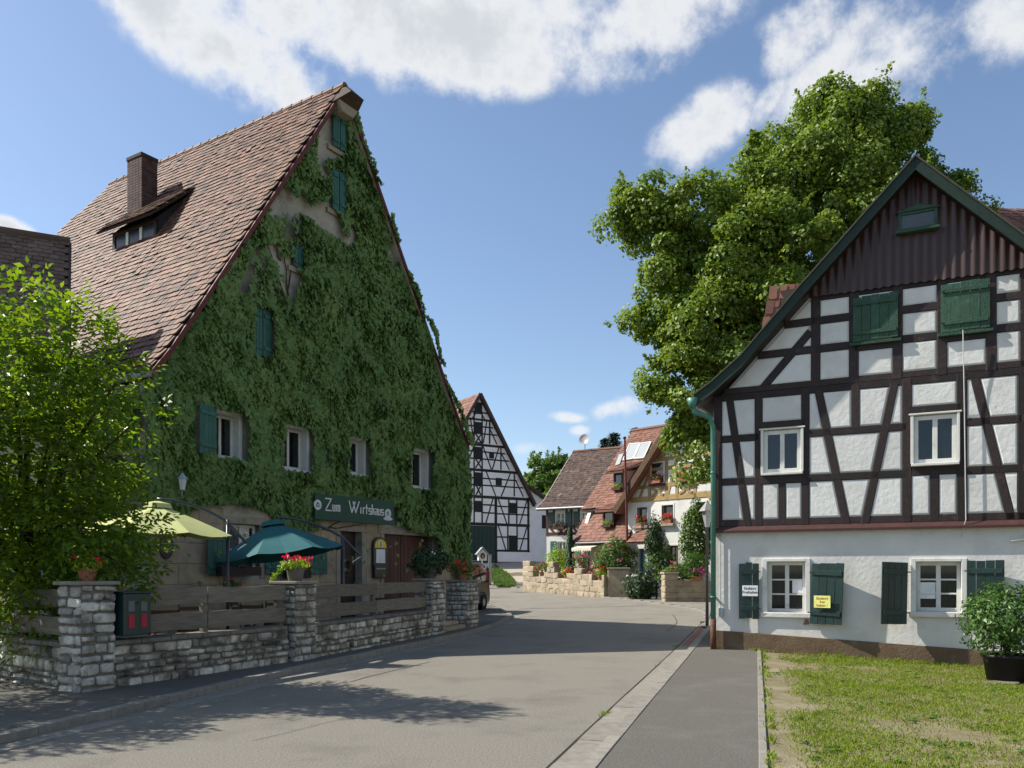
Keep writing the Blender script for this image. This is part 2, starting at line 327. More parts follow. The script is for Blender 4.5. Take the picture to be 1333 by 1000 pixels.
# ------------------------------------------------------------------ building helpers
def clip(poly, nx, nz, c):
    out = []; n = len(poly)
    for i in range(n):
        a = poly[i]; b = poly[(i + 1) % n]; da = nx * a[0] + nz * a[1] - c; db = nx * b[0] + nz * b[1] - c
        if da <= 0: out.append(a)
        if (da < 0 < db) or (db < 0 < da):
            t = da / (da - db); out.append((a[0] + (b[0] - a[0]) * t, a[1] + (b[1] - a[1]) * t))
    return out
def area(p): return .5 * sum(p[i][0] * p[(i + 1) % len(p)][1] - p[(i + 1) % len(p)][0] * p[i][1] for i in range(len(p))) if len(p) > 2 else 0
def overlap(p0, p1, poly):
    dx, dz = p1[0] - p0[0], p1[1] - p0[1]; L = math.hypot(dx, dz); t0, t1 = 0.0, 1.0; n = len(poly)
    for i in range(n):
        a = poly[i]; b = poly[(i + 1) % n]; ex, ez = b[0] - a[0], b[1] - a[1]
        nx, nz = ez, -ex; num = (a[0] - p0[0]) * nx + (a[1] - p0[1]) * nz; den = dx * nx + dz * nz
        if abs(den) < 1e-9:
            if num < 0: return 0
        else:
            t = num / den
            if den > 0: t1 = min(t1, t)
            else: t0 = max(t0, t)
    return max(0, t1 - t0) * L
def inset(poly, d):
    c = list(poly); n = len(poly); src = list(poly)
    for i in range(n):
        a = src[i]; b = src[(i + 1) % n]; ex, ez = b[0] - a[0], b[1] - a[1]; l = math.hypot(ex, ez)
        if l < 1e-6: continue
        nx, nz = ez / l, -ex / l; c = clip(c, nx, nz, nx * a[0] + nz * a[1] - d)
        if len(c) < 3: return []
    return c
def dedupe(p, eps=.004):
    o = []
    for q in p:
        if not o or math.hypot(q[0] - o[-1][0], q[1] - o[-1][1]) > eps: o.append(q)
    if len(o) > 1 and math.hypot(o[0][0] - o[-1][0], o[0][1] - o[-1][1]) < eps: o.pop()
    return o

def half_timber(root, outlines, timbers, skip, mt, mp, y=0.0, depth=.06, proud=.018, pillow=.014, names=True, curves=()):
    """timbers: (p0, p1, width, name) in wall coordinates; every timber and every plaster panel between them is a piece of its own"""
    cells = [list(o) for o in outlines]
    cells = [c if area(c) > 0 else c[::-1] for c in cells]
    for i, (p0, p1, w, nm) in enumerate(timbers):
        new = []
        dx, dz = p1[0] - p0[0], p1[1] - p0[1]; L = math.hypot(dx, dz); nx, nz = -dz / L, dx / L; off = nx * p0[0] + nz * p0[1]
        for c in cells:
            if overlap(p0, p1, c) > .05:
                for q in (clip(c, nx, nz, off - w / 2), clip(c, -nx, -nz, -(off + w / 2))):
                    q = dedupe(q)
                    if len(q) > 2 and abs(area(q)) > .003: new.append(q)
            else: new.append(c)
        cells = new
        j = .0013 * (i % 7)
        m = MB(); jit = .006
        m.bar((p0[0] + random.uniform(-jit, jit), y + depth / 2 - proud - j, p0[1]), (p1[0] + random.uniform(-jit, jit), y + depth / 2 - proud - j, p1[1]), w, depth, up=(0, 1, 0))
        m.build(nm, mt, root, bev=min(.012, w * .08), seg=1)
    for c in cells:
        cx = sum(p[0] for p in c) / len(c); cz = sum(p[1] for p in c) / len(c)
        if any(a <= cx <= b and c0 <= cz <= d for (a, c0, b, d) in skip): continue
        q0 = dedupe(inset(c, -.004) or c); q0 = dedupe(inset(c, .001)); d = min(.03, .2 * math.sqrt(abs(area(c))))
        q1 = inset(q0, d) if len(q0) > 2 else []
        if len(q0) < 3: continue
        if len(dedupe(q1)) != len(q0):
            k = .82; q1 = [(cx + (p[0] - cx) * k, cz + (p[1] - cz) * k) for p in q0]
        else: q1 = dedupe(q1)
        # match the start of the inner ring to the outer ring
        best = min(range(len(q1)), key=lambda s: sum((q1[(i + s) % len(q1)][0] - q0[i][0]) ** 2 + (q1[(i + s) % len(q1)][1] - q0[i][1]) ** 2 for i in range(len(q0))))
        q1 = q1[best:] + q1[:best]; n = len(q0); m = MB()
        vs = [(p[0], y + .03, p[1]) for p in q0] + [(p[0], y, p[1]) for p in q0] + [(p[0], y - pillow, p[1]) for p in q1]
        fs = [(i, (i + 1) % n, (i + 1) % n + n, i + n) for i in range(n)] + [(i + n, (i + 1) % n + n, (i + 1) % n + 2 * n, i + 2 * n) for i in range(n)] + [tuple(range(2 * n, 3 * n))]
        m.add(vs, fs); m.build('infill_panel', mp, root, smooth=False)

def wall_open(root, name, x0, x1, z0, z1, holes, mat, y=0.0, th=.3):
    """a wall slab with real openings (x0,z0,x1,z1)"""
    xs = sorted({x0, x1, *[h[0] for h in holes], *[h[2] for h in holes]}); zs = sorted({z0, z1, *[h[1] for h in holes], *[h[3] for h in holes]})
    m = MB(); 
    inside = lambda i, k: any(h[0] - 1e-6 <= (xs[i] + xs[i + 1]) / 2 <= h[2] + 1e-6 and h[1] - 1e-6 <= (zs[k] + zs[k + 1]) / 2 <= h[3] + 1e-6 for h in holes)
    nx, nz = len(xs) - 1, len(zs) - 1; vid = {}; vs = []; fs = []
    def V(i, k, s):
        if (i, k, s) not in vid: vid[(i, k, s)] = len(vs); vs.append((xs[i], y if s == 0 else y + th, zs[k]))
        return vid[(i, k, s)]
    solid = lambda i, k: 0 <= i < nx and 0 <= k < nz and not inside(i, k)
    for i in range(nx):
        for k in range(nz):
            if not solid(i, k): continue
            fs.append((V(i, k, 0), V(i + 1, k, 0), V(i + 1, k + 1, 0), V(i, k + 1, 0))); fs.append((V(i, k, 1), V(i, k + 1, 1), V(i + 1, k + 1, 1), V(i + 1, k, 1)))
            if not solid(i - 1, k): fs.append((V(i, k, 0), V(i, k + 1, 0), V(i, k + 1, 1), V(i, k, 1)))
            if not solid(i + 1, k): fs.append((V(i + 1, k, 0), V(i + 1, k, 1), V(i + 1, k + 1, 1), V(i + 1, k + 1, 0)))
            if not solid(i, k - 1): fs.append((V(i, k, 0), V(i, k, 1), V(i + 1, k, 1), V(i + 1, k, 0)))
            if not solid(i, k + 1): fs.append((V(i, k + 1, 0), V(i + 1, k + 1, 0), V(i + 1, k + 1, 1), V(i, k + 1, 1)))
    m.add(vs, fs); return m.build(name, mat, root)

def window(root, x0, z0, x1, z1, y=0.0, fw=.06, cols=2, rows=1, mat=None, sill=True, curtain=None, glassmat=None, bar=.025, name='window', sillmat=None):
    """a frame whose panes, sill and curtain are its own pieces"""
    mat = mat or M_WHITEPAINT; m = MB()
    for (a, b, c, d) in ((x0, z0, x0 + fw, z1), (x1 - fw, z0, x1, z1), (x0 + fw, z0, x1 - fw, z0 + fw), (x0 + fw, z1 - fw, x1 - fw, z1)): m.box(a, y, b, c, y + .06, d)
    ix0, ix1, iz0, iz1 = x0 + fw, x1 - fw, z0 + fw, z1 - fw; cw = (ix1 - ix0) / cols; rh = (iz1 - iz0) / rows
    for i in range(1, cols): m.box(ix0 + cw * i - fw * .55, y + .004, iz0, ix0 + cw * i + fw * .55, y + .055, iz1)
    for i in range(cols):
        a = ix0 + cw * i + (fw * .55 if i else 0); b = ix0 + cw * (i + 1) - (fw * .55 if i < cols - 1 else 0)
        for k in range(1, rows): m.box(a, y + .01, iz0 + rh * k - bar / 2, b, y + .045, iz0 + rh * k + bar / 2)
    o = m.build(name, mat, root, bev=.004, seg=1)
    for i in range(cols):
        for k in range(rows): MB().box(ix0 + cw * i, y + .025, iz0 + rh * k, ix0 + cw * (i + 1), y + .029, iz0 + rh * (k + 1)).build('pane', glassmat or M_GLASS, o)
    if sill: MB().box(x0 - .04, y - .09, z0 - .05, x1 + .04, y + .05, z0 - .004).build('sill', sillmat or mat, o, bev=.006, seg=1)
    if curtain:
        n = 44; vs = []; fs = []
        for i in range(n + 1):
            xx = lerp(ix0, ix1, i / n); yy = y + .12 + .018 * math.sin(i * 1.25) + .01 * math.sin(i * .47)
            vs += [(xx, yy, iz0 - .05), (xx, yy, iz1 + .02)]
        fs = [(2 * i, 2 * i + 2, 2 * i + 3, 2 * i + 1) for i in range(n)]
        MB().add(vs, fs).build('curtain', curtain, o, smooth=True)
    return o

def shutter(root, hx, z0, z1, w, ang, mat, y=0.0, planks=4, label=None, side=1, diag=False, wavy=False):
    """board shutter hinged at hx; side=+1 opens to the right of the hinge, ang swings it out from the wall"""
    t = .024; h = z1 - z0; o = empty('shutter'); o.parent = root; pw = w / planks
    for zz in ((.14, .22), (.80, .88)): MB().box(.03, -t - .024, h * zz[0], w - .03, -t - .001, h * zz[1]).build('batten', mat, o, bev=.004, seg=1)
    for i in range(planks):
        dz = random.uniform(-.012, .012); MB().box(i * pw + .003, -t + random.uniform(-.002, .002), dz, (i + 1) * pw - .003, 0, h + dz + random.uniform(-.008, .008)).build('plank', mat, o, bev=.003, seg=1)
    for zz in (.17, .83): MB().box(-.035, -t - .03, h * zz, .05, -t - .024, h * zz + .022).build('hinge', M_BLACKMETAL, o)
    o.location = (hx, y, z0); o.rotation_euler = (0, 0, (R(-ang) if side > 0 else R(ang)))
    if side < 0: o.scale = (-1, 1, 1)
    if label: o['label'] = label
    return o

TILE_MESH = {}
def tile_shape(tw, ln, th):
    w = tw * .48; c = tw * .22
    top = [(-w, c * .55), (-w + c, 0), (w - c, 0), (w, c * .55), (w, ln), (-w, ln)]
    vs = [(x, y, th + th * 1.3 * (1 - y / ln)) for x, y in top] + [(x, y, th * 1.3 * (1 - y / ln)) for x, y in top]
    fs = [(0, 1, 2, 3, 4, 5)] + [(i, i + 6, (i + 1) % 6 + 6, (i + 1) % 6) for i in (0, 1, 2, 3, 5)]
    return vs, fs
def tiles(parent, frameM, p0, eu, ev, width, length, mat, tw=.18, ex=.165, th=.014, n_single=0, inside=None, name='roof_tile', warp=None):
    """overlapping beaver-tail tiles on a roof slope: the nearest n_single as pieces of their own, the rest as one mass"""
    p0 = Vector(p0); eu = Vector(eu).normalized(); ev = Vector(ev).normalized(); n = eu.cross(ev).normalized()
    rows = max(1, round(length / ex)); ex = length / rows; ln = ex * 1.75; cols = int(width / tw); vs0, fs0 = tile_shape(tw, ln, th); V0_ = np.array(vs0)
    spots = []
    for j in range(rows):
        for i in range(cols + 1):
            u = (i + (.5 if j % 2 else 0)) * tw + tw * .5; v = j * ex
            if u > width - tw * .3 : continue
            if inside and not inside(u, v): continue
            du, dv, dn, rot = random.gauss(0, .004), random.gauss(0, .006), abs(random.gauss(0, .007)), random.gauss(0, .028)
            w = warp(u, v) if warp else 0.0
            spots.append((u + du, v + dv, dn + w, rot))
    cp = Vector((0, 0, EYE)); 
    dist = [((frameM @ (p0 + eu * s[0] + ev * s[1])) - cp).length for s in spots]
    order = sorted(range(len(spots)), key=lambda i: dist[i]); single = set([i for i in order if spots[i][1] + ln < length + .2][:n_single])
    Rm = Matrix((eu, ev, n)).transposed(); key = (round(tw, 3), round(ex, 3), mat.name)
    if n_single and key not in TILE_MESH:
        TILE_MESH[key] = []
        for k in range(8):
            m = MB(); m.add(vs0, fs0, r=(k + .5) / 8); TILE_MESH[key].append(m.mesh('roof_tile', mat))
    AV = []; AF = []; AR = []; RmN = np.array(Rm)
    Fq = []
    for i, s in enumerate(spots):
        if i in single:
            o = link(name, random.choice(TILE_MESH[key]), parent); q = p0 + eu * s[0] + ev * s[1] + n * s[2]
            o.matrix_local = Matrix.Translation(q) @ (Rm @ Matrix.Rotation(s[3], 3, 'Z')).to_4x4()
        else: Fq.append(s)
    if Fq:
        S = np.array(Fq); k = len(S); c, sn = np.cos(S[:, 3:4]), np.sin(S[:, 3:4])
        X = V0_[None, :, 0] * c - V0_[None, :, 1] * sn + S[:, 0:1]; Y = V0_[None, :, 0] * sn + V0_[None, :, 1] * c + S[:, 1:2]; Z = V0_[None, :, 2] + S[:, 2:3]
        Y = np.minimum(Y, length + .012); P = np.stack([X, Y, Z], axis=2) @ RmN.T + np.array(p0)
        verts = P.reshape(-1, 3); b = (np.arange(k) * 12)[:, None]
        qd = []
        for f in [(0, 1, 2, 5), (2, 3, 4, 5)] + fs0[1:]: qd.append(b + np.array(f)[None, :])
        quads = np.concatenate(qd); rn = np.tile(RNG.random(k), len(qd))
        ro = np_mesh('roof_tiles', verts, quads, rn, mat, parent, 'stuff'); ro.data.polygons.foreach_set('use_smooth', [False] * len(quads)); ro.data.update()

STONES = []
def stone_meshes(mat, key, soft=1.0, jag=1.0):
    out = []
    for k in range(10):
        m = MB(); n = 3; vs = []; fs = []; idx = {}
        g = [-.5, -.36, .36, .5]
        def V(x, y, z):
            kk = (x, y, z)
            if kk not in idx:
                p = Vector((g[x], g[y], g[z])); e = sum(1 for q in (x, y, z) if q in (0, 3))
                sh = 1 - {1: 0, 2: .06, 3: .14}.get(e, 0) * soft; p = p * sh
                p += Vector((random.uniform(-.035, .035), random.uniform(-.05, .05), random.uniform(-.06, .06))) * jag
                idx[kk] = len(vs); vs.append(p)
            return idx[kk]
        for a in range(3):
            for b in range(3):
                fs.append((V(a, 0, b), V(a + 1, 0, b), V(a + 1, 0, b + 1), V(a, 0, b + 1)))
                fs.append((V(0, a, b), V(0, a, b + 1), V(0, a + 1, b + 1), V(0, a + 1, b)))
                fs.append((V(3, a, b), V(3, a + 1, b), V(3, a + 1, b + 1), V(3, a, b + 1)))
                fs.append((V(a, b, 3), V(a + 1, b, 3), V(a + 1, b + 1, 3), V(a, b + 1, 3)))
                fs.append((V(a, b, 0), V(a, b + 1, 0), V(a + 1, b + 1, 0), V(a + 1, b, 0)))
        m.add(vs, fs); out.append(m.mesh(key, mat, smooth=True))
    return out
def stones_on(root, meshes, o, d, length, z0, z1, hs=(.09, .16), ls=(.14, .36), depth=.16, proud=.025, name='stone', gap=.022):
    """courses of rough stones on a vertical face starting at o, running along d"""
    o = Vector(o); d = Vector(d).normalized(); ang = math.atan2(d.y, d.x); nrm = Vector((d.y, -d.x, 0)); z = z0; row = 0
    while z < z1 - .04:
        h = min(random.uniform(*hs), z1 - z); 
        if z1 - z - h < .05: h = z1 - z
        s = 0.0
        while s < length - .02:
            l = min(random.uniform(*ls), length - s)
            if length - s - l < .09: l = length - s
            ob = link(name, random.choice(meshes), root); hh = h - gap * random.uniform(.7, 1.3)
            p = o + d * (s + l / 2) + nrm * (proud * random.uniform(.4, 1.25) - depth / 2)
            ob.location = (p.x, p.y, z + h / 2 + random.uniform(-.006, .006)); ob.rotation_euler = (random.uniform(-.03, .03), random.uniform(-.05, .05), ang)
            ob.scale = (l - gap * random.uniform(.6, 1.5), depth, hh); s += l
        z += h; row += 1

def text(parent, body, size, loc, mat, align='CENTER', sx=1.0, rot=(R(90), 0, 0), ext=.003, name='lettering', bold=0.0):
    c = bpy.data.curves.new(name, 'FONT'); c.body = body; c.size = size; c.extrude = ext; c.align_x = align; c.align_y = 'CENTER'; c.offset = bold
    c.materials.append(mat); t = bpy.data.objects.new(name, c); COL.objects.link(t); bpy.context.view_layer.update()
    me = bpy.data.meshes.new_from_object(t.evaluated_get(bpy.context.evaluated_depsgraph_get())); bpy.data.objects.remove(t)
    o = link(name, me, parent); o.location = loc; o.rotation_euler = rot; o.scale = (sx, 1, 1); return o

def gz(x, y):
    """height of the ground: level street, rising towards the barn and the hill behind"""
    xs = [-1e9, 24, 34, 42, 50, 55, 60, 66, 80, 110, 160, 400, 1e9]; zs = [0, 0, .12, .32, .60, 1.15, 1.85, 2.4, 3.0, 5.0, 9, 12, 12]
    return float(np.interp(y, xs, zs))
def sheet(name, pts_l, pts_r, dz, mat, sub=6, parent=None):
    """strip between two polylines with equally many points, laid on the ground"""
    m = MB(); n = len(pts_l); vs = []; fs = []
    for (a, b) in zip(pts_l, pts_r):
        for k in range(sub + 1):
            t = k / sub; x = lerp(a[0], b[0], t); y = lerp(a[1], b[1], t); vs.append((x, y, gz(x, y) + dz))
    w = sub + 1
    for i in range(n - 1):
        for k in range(sub): fs.append((i * w + k, i * w + k + 1, (i + 1) * w + k + 1, (i + 1) * w + k))
    m.add(vs, fs); return m.build(name, mat, parent)
def resample(poly, step):
    P = [Vector((*p, 0)) for p in poly]; out = [P[0]]; acc = 0.0; 
    L = [0]
    for i in range(1, len(P)): L.append(L[-1] + (P[i] - P[i - 1]).length)
    n = max(2, int(round(L[-1] / step))); res = []
    for k in range(n + 1):
        s = L[-1] * k / n; i = max(j for j in range(len(L)) if L[j] <= s + 1e-9); i = min(i, len(P) - 2)
        t = (s - L[i]) / max(L[i + 1] - L[i], 1e-9); q = P[i].lerp(P[i + 1], t); res.append((q.x, q.y))
    return res
def smooth_line(pts, it=3):
    for _ in range(it):
        o = [pts[0]]
        for a, b in zip(pts[:-1], pts[1:]): o += [(a[0] * .75 + b[0] * .25, a[1] * .75 + b[1] * .25), (a[0] * .25 + b[0] * .75, a[1] * .25 + b[1] * .75)]
        o.append(pts[-1]); pts = o
    return pts
def offset_line(pts, d):
    out = []
    for i in range(len(pts)):
        a = pts[max(i - 1, 0)]; b = pts[min(i + 1, len(pts) - 1)]; dx, dy = b[0] - a[0], b[1] - a[1]; l = math.hypot(dx, dy); out.append((pts[i][0] + dy / l * d, pts[i][1] - dx / l * d))
    return out

# ------------------------------------------------------------------ the ground, road, pavements, lawn
M_ASPH = mk('old asphalt', (.345, .320, .265), (.150, .140, .118), scale=55, rough=.9, bump=1.0, bscale=120, detail=5, c3=(.150, .142, .125), s3=.75, t3=(.50, .80))
M_ASPHDK = mk('pavement asphalt', (.170, .160, .135), (.078, .074, .064), scale=60, rough=.92, bump=.7, bscale=130, detail=5, c3=(.165, .158, .142), s3=1.1, t3=(.5, .8))
M_GROUND = mk('grassy ground', (.10, .11, .045), (.14, .12, .07), scale=.8, rough=.95)
M_LAWN = mk('lawn soil', (.150, .135, .066), (.235, .195, .120), scale=3.2, rough=.97, bump=.8, bscale=38, c3=(.30, .255, .18), s3=1.1, t3=(.5, .72))
M_JOINT = mk('dark joint', (.03, .028, .025), rough=.95)
M_SETT = mk('red paving setts', (.30, .13, .09), (.22, .10, .075), scale=6, rough=.85, objr=.2)

m = MB(); xs = [-3000, -600, -150, -60, -30, -15, 0, 15, 30, 60, 150, 600, 3000]; ys = [-3000, -300, -40, 0, 24, 34, 42, 50, 55, 60, 66, 80, 110, 160, 400, 3000]
vs = [(x, y, gz(x, y) - .22) for y in ys for x in xs]; nx = len(xs)
m.add(vs, [(j * nx + i, j * nx + i + 1, (j + 1) * nx + i + 1, (j + 1) * nx + i) for j in range(len(ys) - 1) for i in range(nx - 1)])
tag(m.build('ground', M_GROUND), kind='structure')

KR = smooth_line([(-3.4, -6), (.28, 6.8), (3.0, 15.9), (5.07, 23.0), (6.6, 28.2), (7.5, 32.2), (6.5, 36.6), (4.9, 41.2), (.9, 48.8), (-3.0, 56)], 3)     # road edge on the right, then round the bend along the garden wall
KR = resample(KR, .5)
road_r = KR; road_l = [(-34, lerp(-6, 62, i / (len(KR) - 1))) for i in range(len(KR))]
tag(sheet('road', road_l, road_r, 0.0, M_ASPH, sub=10), kind='structure')

# right-hand gutter of concrete slabs, kerb stones, pavement
rp = tag(sheet('pavement_right', [p for p in offset_line(KR, .43) if p[1] < 32.2], [(max(.2944 * p[1] + .02, q[0] + .05) if p[1] < 16.9 else q[0] + 5, p[1]) for p, q in zip(KR, offset_line(KR, .43)) if q[1] < 32.2], .052, M_ASPHDK, sub=6), kind='structure')
fine = resample(KR, .1)
def strip_pieces(parent, line, d0, d1, step, z0, z1, mat, name, jit=.004, smin=-1e9, smax=1e9, gap=.008, mats=None):
    pts = resample(line, step)
    a = offset_line(pts, d0); b = offset_line(pts, d1)
    for i in range(len(pts) - 1):
        if not (smin <= pts[i][1] <= smax): continue
        q = [a[i], b[i], b[i + 1], a[i + 1]]; cx = sum(p[0] for p in q) / 4; cy = sum(p[1] for p in q) / 4; zz = gz(cx, cy) + random.uniform(-jit, jit)
        t = 1 - gap / step; q = [(lerp(cx, p[0], t), lerp(cy, p[1], t)) for p in q]
        MB().slab(q, zz + z0, zz + z1).build(name, mat, parent, bev=.006, seg=1)
near = [p for p in KR if p[1] < 33]
strip_pieces(rp, [p for p in KR if 3 < p[1] < 33], .015, .285, 1.0, -.04, .012, M_CONC, 'gutter_slab')
strip_pieces(rp, [p for p in KR if 3 < p[1] < 33], .292, .425, 1.0, -.05, .058, M_KERB, 'kerb_stone')
strip_pieces(rp, [p for p in KR if 17.5 < p[1] < 33], .07, .23, .16, .0, .019, M_SETT, 'sett', gap=.02)
sheet('gutter_joint', [p for p in offset_line(KR, -.012) if p[1] < 32], [p for p in offset_line(KR, .012) if p[1] < 32][:len([p for p in offset_line(KR, -.012) if p[1] < 32])], .005, M_JOINT, sub=1, parent=rp)
# narrow edging stones between the pavement and the lawn
edge = [(.2944 * y + .02, y) for y in (3.0, 17.0)]
strip_pieces(rp, edge, .0, .075, 1.0, -.1, .06, M_CONC, 'edging_stone')
# outer pavement and kerb along the garden wall
op = tag(sheet('pavement_outer', [p for p in offset_line(KR, .1)][62:], [p for p in offset_line(KR, 4.5)][62:], .05, M_ASPH, sub=3), kind='structure')
strip_pieces(op, KR[66:], -.03, .16, 1.0, -.05, .07, M_KERB, 'kerb_stone')

# tar seams and patch edges in the old asphalt
road = bpy.data.objects['road']
def seam(pts, w=.03):
    pts = smooth_line(pts, 2); L_ = resample(pts, .25); L_ = [(p[0] + .035 * noise.noise((p[0] * 2, p[1] * 2, 1)), p[1] + .035 * noise.noise((p[0] * 2, p[1] * 2, 7))) for p in L_]
    sheet('tar_seam', offset_line(L_, -w / 2), offset_line(L_, w / 2), .005, M_SEAM, sub=1, parent=road)
M_SEAM = mk('dark tar seam', (.085, .080, .070), (.06, .057, .05), scale=20, rough=.8)
def gp(u, v): Y = EYE * FPX / (v - V0); return ((u - U0) / FPX * Y, Y)
seam([gp(455, 888), gp(510, 874), gp(560, 862)], .022); seam([(.3, 33.5), (3.0, 34.5), (5.6, 35.5)], .10); seam([gp(876, 797 + 6), gp(884, 812), gp(868, 822)], .03)
seam([gp(330, 965), gp(470, 930), gp(610, 905)], .008)

# left pavement with rounded kerb
KL = smooth_line([(-8.0, -5), (-4.74, 7.68), (-3.4, 13.3), (-1.26, 20.3), (-.25, 25.5), (.08, 28.6), (-.35, 31.5), (-1.0, 36.5), (-3.5, 42), (-12, 47)], 3)
KL = resample(KL, .5)
lp = tag(sheet('pavement_left', [(p[0] - 6.5, p[1]) for p in KL], offset_line(KL, -.13), .085, M_ASPHDK, sub=6), kind='structure')
strip_pieces(lp, [p for p in KL if 3 < p[1] < 37 and p[0] > -9], -.13, .02, 1.0, -.05, .095, M_KERB, 'kerb_stone')
strip_pieces(lp, [p for p in KL if 3 < p[1] < 29.2 and p[0] > -9], .028, .30, 1.0, -.045, .010, M_CONC, 'gutter_slab')

# lawn on the right with worn earth beside the pavement
def lawn_z(x, y): return .035 - min(.19, max(0.0, (x - .2944 * y - .1)) * .036) - .0 + .02 * noise.noise((x * .5, y * .5, 3))
m = MB(); gx = [0, .1, .3, .6, 1, 1.5, 2, 2.7, 3.5, 4.5, 6, 8, 11, 16, 24]; gy = [-6, -2, 1, 2.5, 4, 5, 6, 7, 8, 9, 10, 11, 12, 13, 14, 15, 16, 17, 18.5]
vs = [(.2944 * y + .095 + a, y, lawn_z(.2944 * y + .095 + a, y)) for y in gy for a in gx]; w = len(gx)
m.add(vs, [(j * w + i, j * w + i + 1, (j + 1) * w + i + 1, (j + 1) * w + i) for j in range(len(gy) - 1) for i in range(w - 1)])
lawn = tag(m.build('lawn', M_LAWN, smooth=True), kind='structure')
RHF = Frame((4.09, 16.8, 0), math.degrees(math.atan2(-1, 2.03)))
def bare(x, y):
    a = x - .2944 * y - .1; w = .50 + .65 * (noise.noise((y * .8, 2.3, 5)) + .35) * (1 if y < 13.5 else .35)
    edge = max(0, 1 - a / max(w, .12)) if a < w else 0
    n1 = noise.noise((x * .55 + 4, y * .9, 1)) * .5 + noise.noise((x * 1.9, y * 1.9, 4)) * .35 + noise.noise((x * 5, y * 5, 9)) * .2
    return edge * 1.6, n1 - .07 * max(0, 2.2 - a)
C = []; T = []; Ln = []; Rn = []; D = []; 
tries = 0
for _ in range(330000):
    y = 4.2 + (random.random() ** 1.5) * 12.8; x = .2944 * y + .1 + random.random() * 8.5
    if x > .66 * y + .6: continue
    lx = RHF.I @ Vector((x, y, 0))
    if lx.y > -.03: continue
    e, n1 = bare(x, y)
    if random.random() < e * .82 + max(0, min(.96, .28 - n1 * 1.6 - .09 * (x - .2944 * y))): continue
    h = random.uniform(.018, .055) * (1.3 if n1 > .3 else 1) * (1 if lx.y < -.3 else 1.7)
    C.append((x, y, lawn_z(x, y) + h * .42)); T.append((random.gauss(0, .55), random.gauss(0, .55), 1)); Ln.append(h); D.append(random.random() < (.15 - n1 * .45))
C = np.array(C); T = np.array(T); Ln = np.array(Ln); D = np.array(D); Nn = np.stack([RNG.normal(size=len(C)), RNG.normal(size=len(C)), np.full(len(C), .25)], axis=1)
tag(leaves('grass', C[~D], Nn[~D], T[~D], Ln[~D], np.full((~D).sum(), .010), L_GRASS, fold=.02), 'patchy green grass of the lawn in front of the timbered house', 'grass')
tag(leaves('dry_grass', C[D], Nn[D], T[D], Ln[D], np.full(D.sum(), .009), L_DRYGRASS, fold=.02), 'straw coloured dry grass scattered through the lawn', 'grass')
# flat weeds in the lawn
C = []; N_ = []; T = []
for _ in range(170):
    y = random.uniform(5, 16); x = .2944 * y + .3 + random.random() * 5
    if x > .63 * y or (RHF.I @ Vector((x, y, 0))).y > -.1: continue
    for k in range(random.randint(5, 10)):
        th = random.random() * 6.28; rr = random.uniform(.02, .07); C.append((x + rr * math.cos(th), y + rr * math.sin(th), lawn_z(x, y) + .025)); N_.append((random.gauss(0, .3), random.gauss(0, .3), 1)); T.append((math.cos(th), math.sin(th), .3))
tag(leaves('lawn_weeds', C, N_, T, np.full(len(C), .07), np.full(len(C), .035), L_BUSH), 'flat leafy weeds growing in the lawn', 'weeds')
# weeds in the gutter joint and along the foot of the house
C = []; N_ = []; T = []
def tuft(x, y, z, n, h):
    for _ in range(n): C.append((x + random.gauss(0, .03), y + random.gauss(0, .03), z + h * .4)); N_.append((random.gauss(0, 1), random.gauss(0, 1), .3)); T.append((random.gauss(0, .5), random.gauss(0, .5), 1))
for p in resample([q for q in KR if 5.5 < q[1] < 22], .06):
    if noise.noise((p[0] * 1.3, p[1] * 1.3, 6)) > .28: tuft(p[0], p[1], .005, 5, .04)
for k in range(150):
    lx = random.random() * 6.5
    if noise.noise((lx * 1.5, 3, 8)) > -.05: q = RHF.w((lx, -.06 - random.random() * .08, 0)); tuft(q.x, q.y, lawn_z(q.x, q.y), 6, random.uniform(.06, .15))
for k in range(90):
    y = random.uniform(5, 16.5); x = .2944 * y + .1 + abs(random.gauss(0, .05)); tuft(x, y, .04, 6, random.uniform(.03, .07))
h_ = RNG.uniform(.03, .10, len(C)); tag(leaves('wayside_weeds', C, N_, T, h_, h_ * .22, L_GRASS, fold=.02), 'small weeds in the gutter joint and along the house foot', 'weeds')
# grass verge and gravel path below the barn
M_GRAVEL = mk('pale gravel', (.42, .37, .29), (.32, .28, .215), scale=20, rough=.95, bump=.5, bscale=60)
vg = tag(sheet('grass_verge', [(-.9, 50.5), (-1.3, 53), (-2.4, 56), (-3.8, 59.5)], [(.1, 50.5), (.2, 53), (-.1, 56), (-.8, 59.5)], .06, mk('verge soil', (.09, .14, .03), (.12, .16, .04), scale=3), sub=3), kind='structure')
tag(sheet('gravel_path', [(.1, 50.3), (.2, 53), (-.1, 56), (-.8, 60), (-1.6, 66)], [(2.0, 50.3), (2.1, 53), (2.2, 56), (2.4, 60), (2.6, 66)], .05, M_GRAVEL, sub=3), kind='structure')
C = []; T = []
for _ in range(6500):
    t = random.random(); y = 50.6 + 9 * t; xl = np.interp(y, [50.5, 53, 56, 59.5], [-.9, -1.3, -2.4, -3.8]); xr = np.interp(y, [50.5, 53, 56, 59.5], [.1, .2, -.1, -.8]); x = random.uniform(xl, xr); C.append((x, y, gz(x, y) + .13)); T.append((random.gauss(0, .3), random.gauss(0, .3), 1))
C = np.array(C); tag(leaves('verge_grass', C, RNG.normal(size=C.shape), T, RNG.uniform(.12, .3, len(C)), np.full(len(C), .05), L_BUSH), 'bright long grass of the verge below the barn', 'grass')

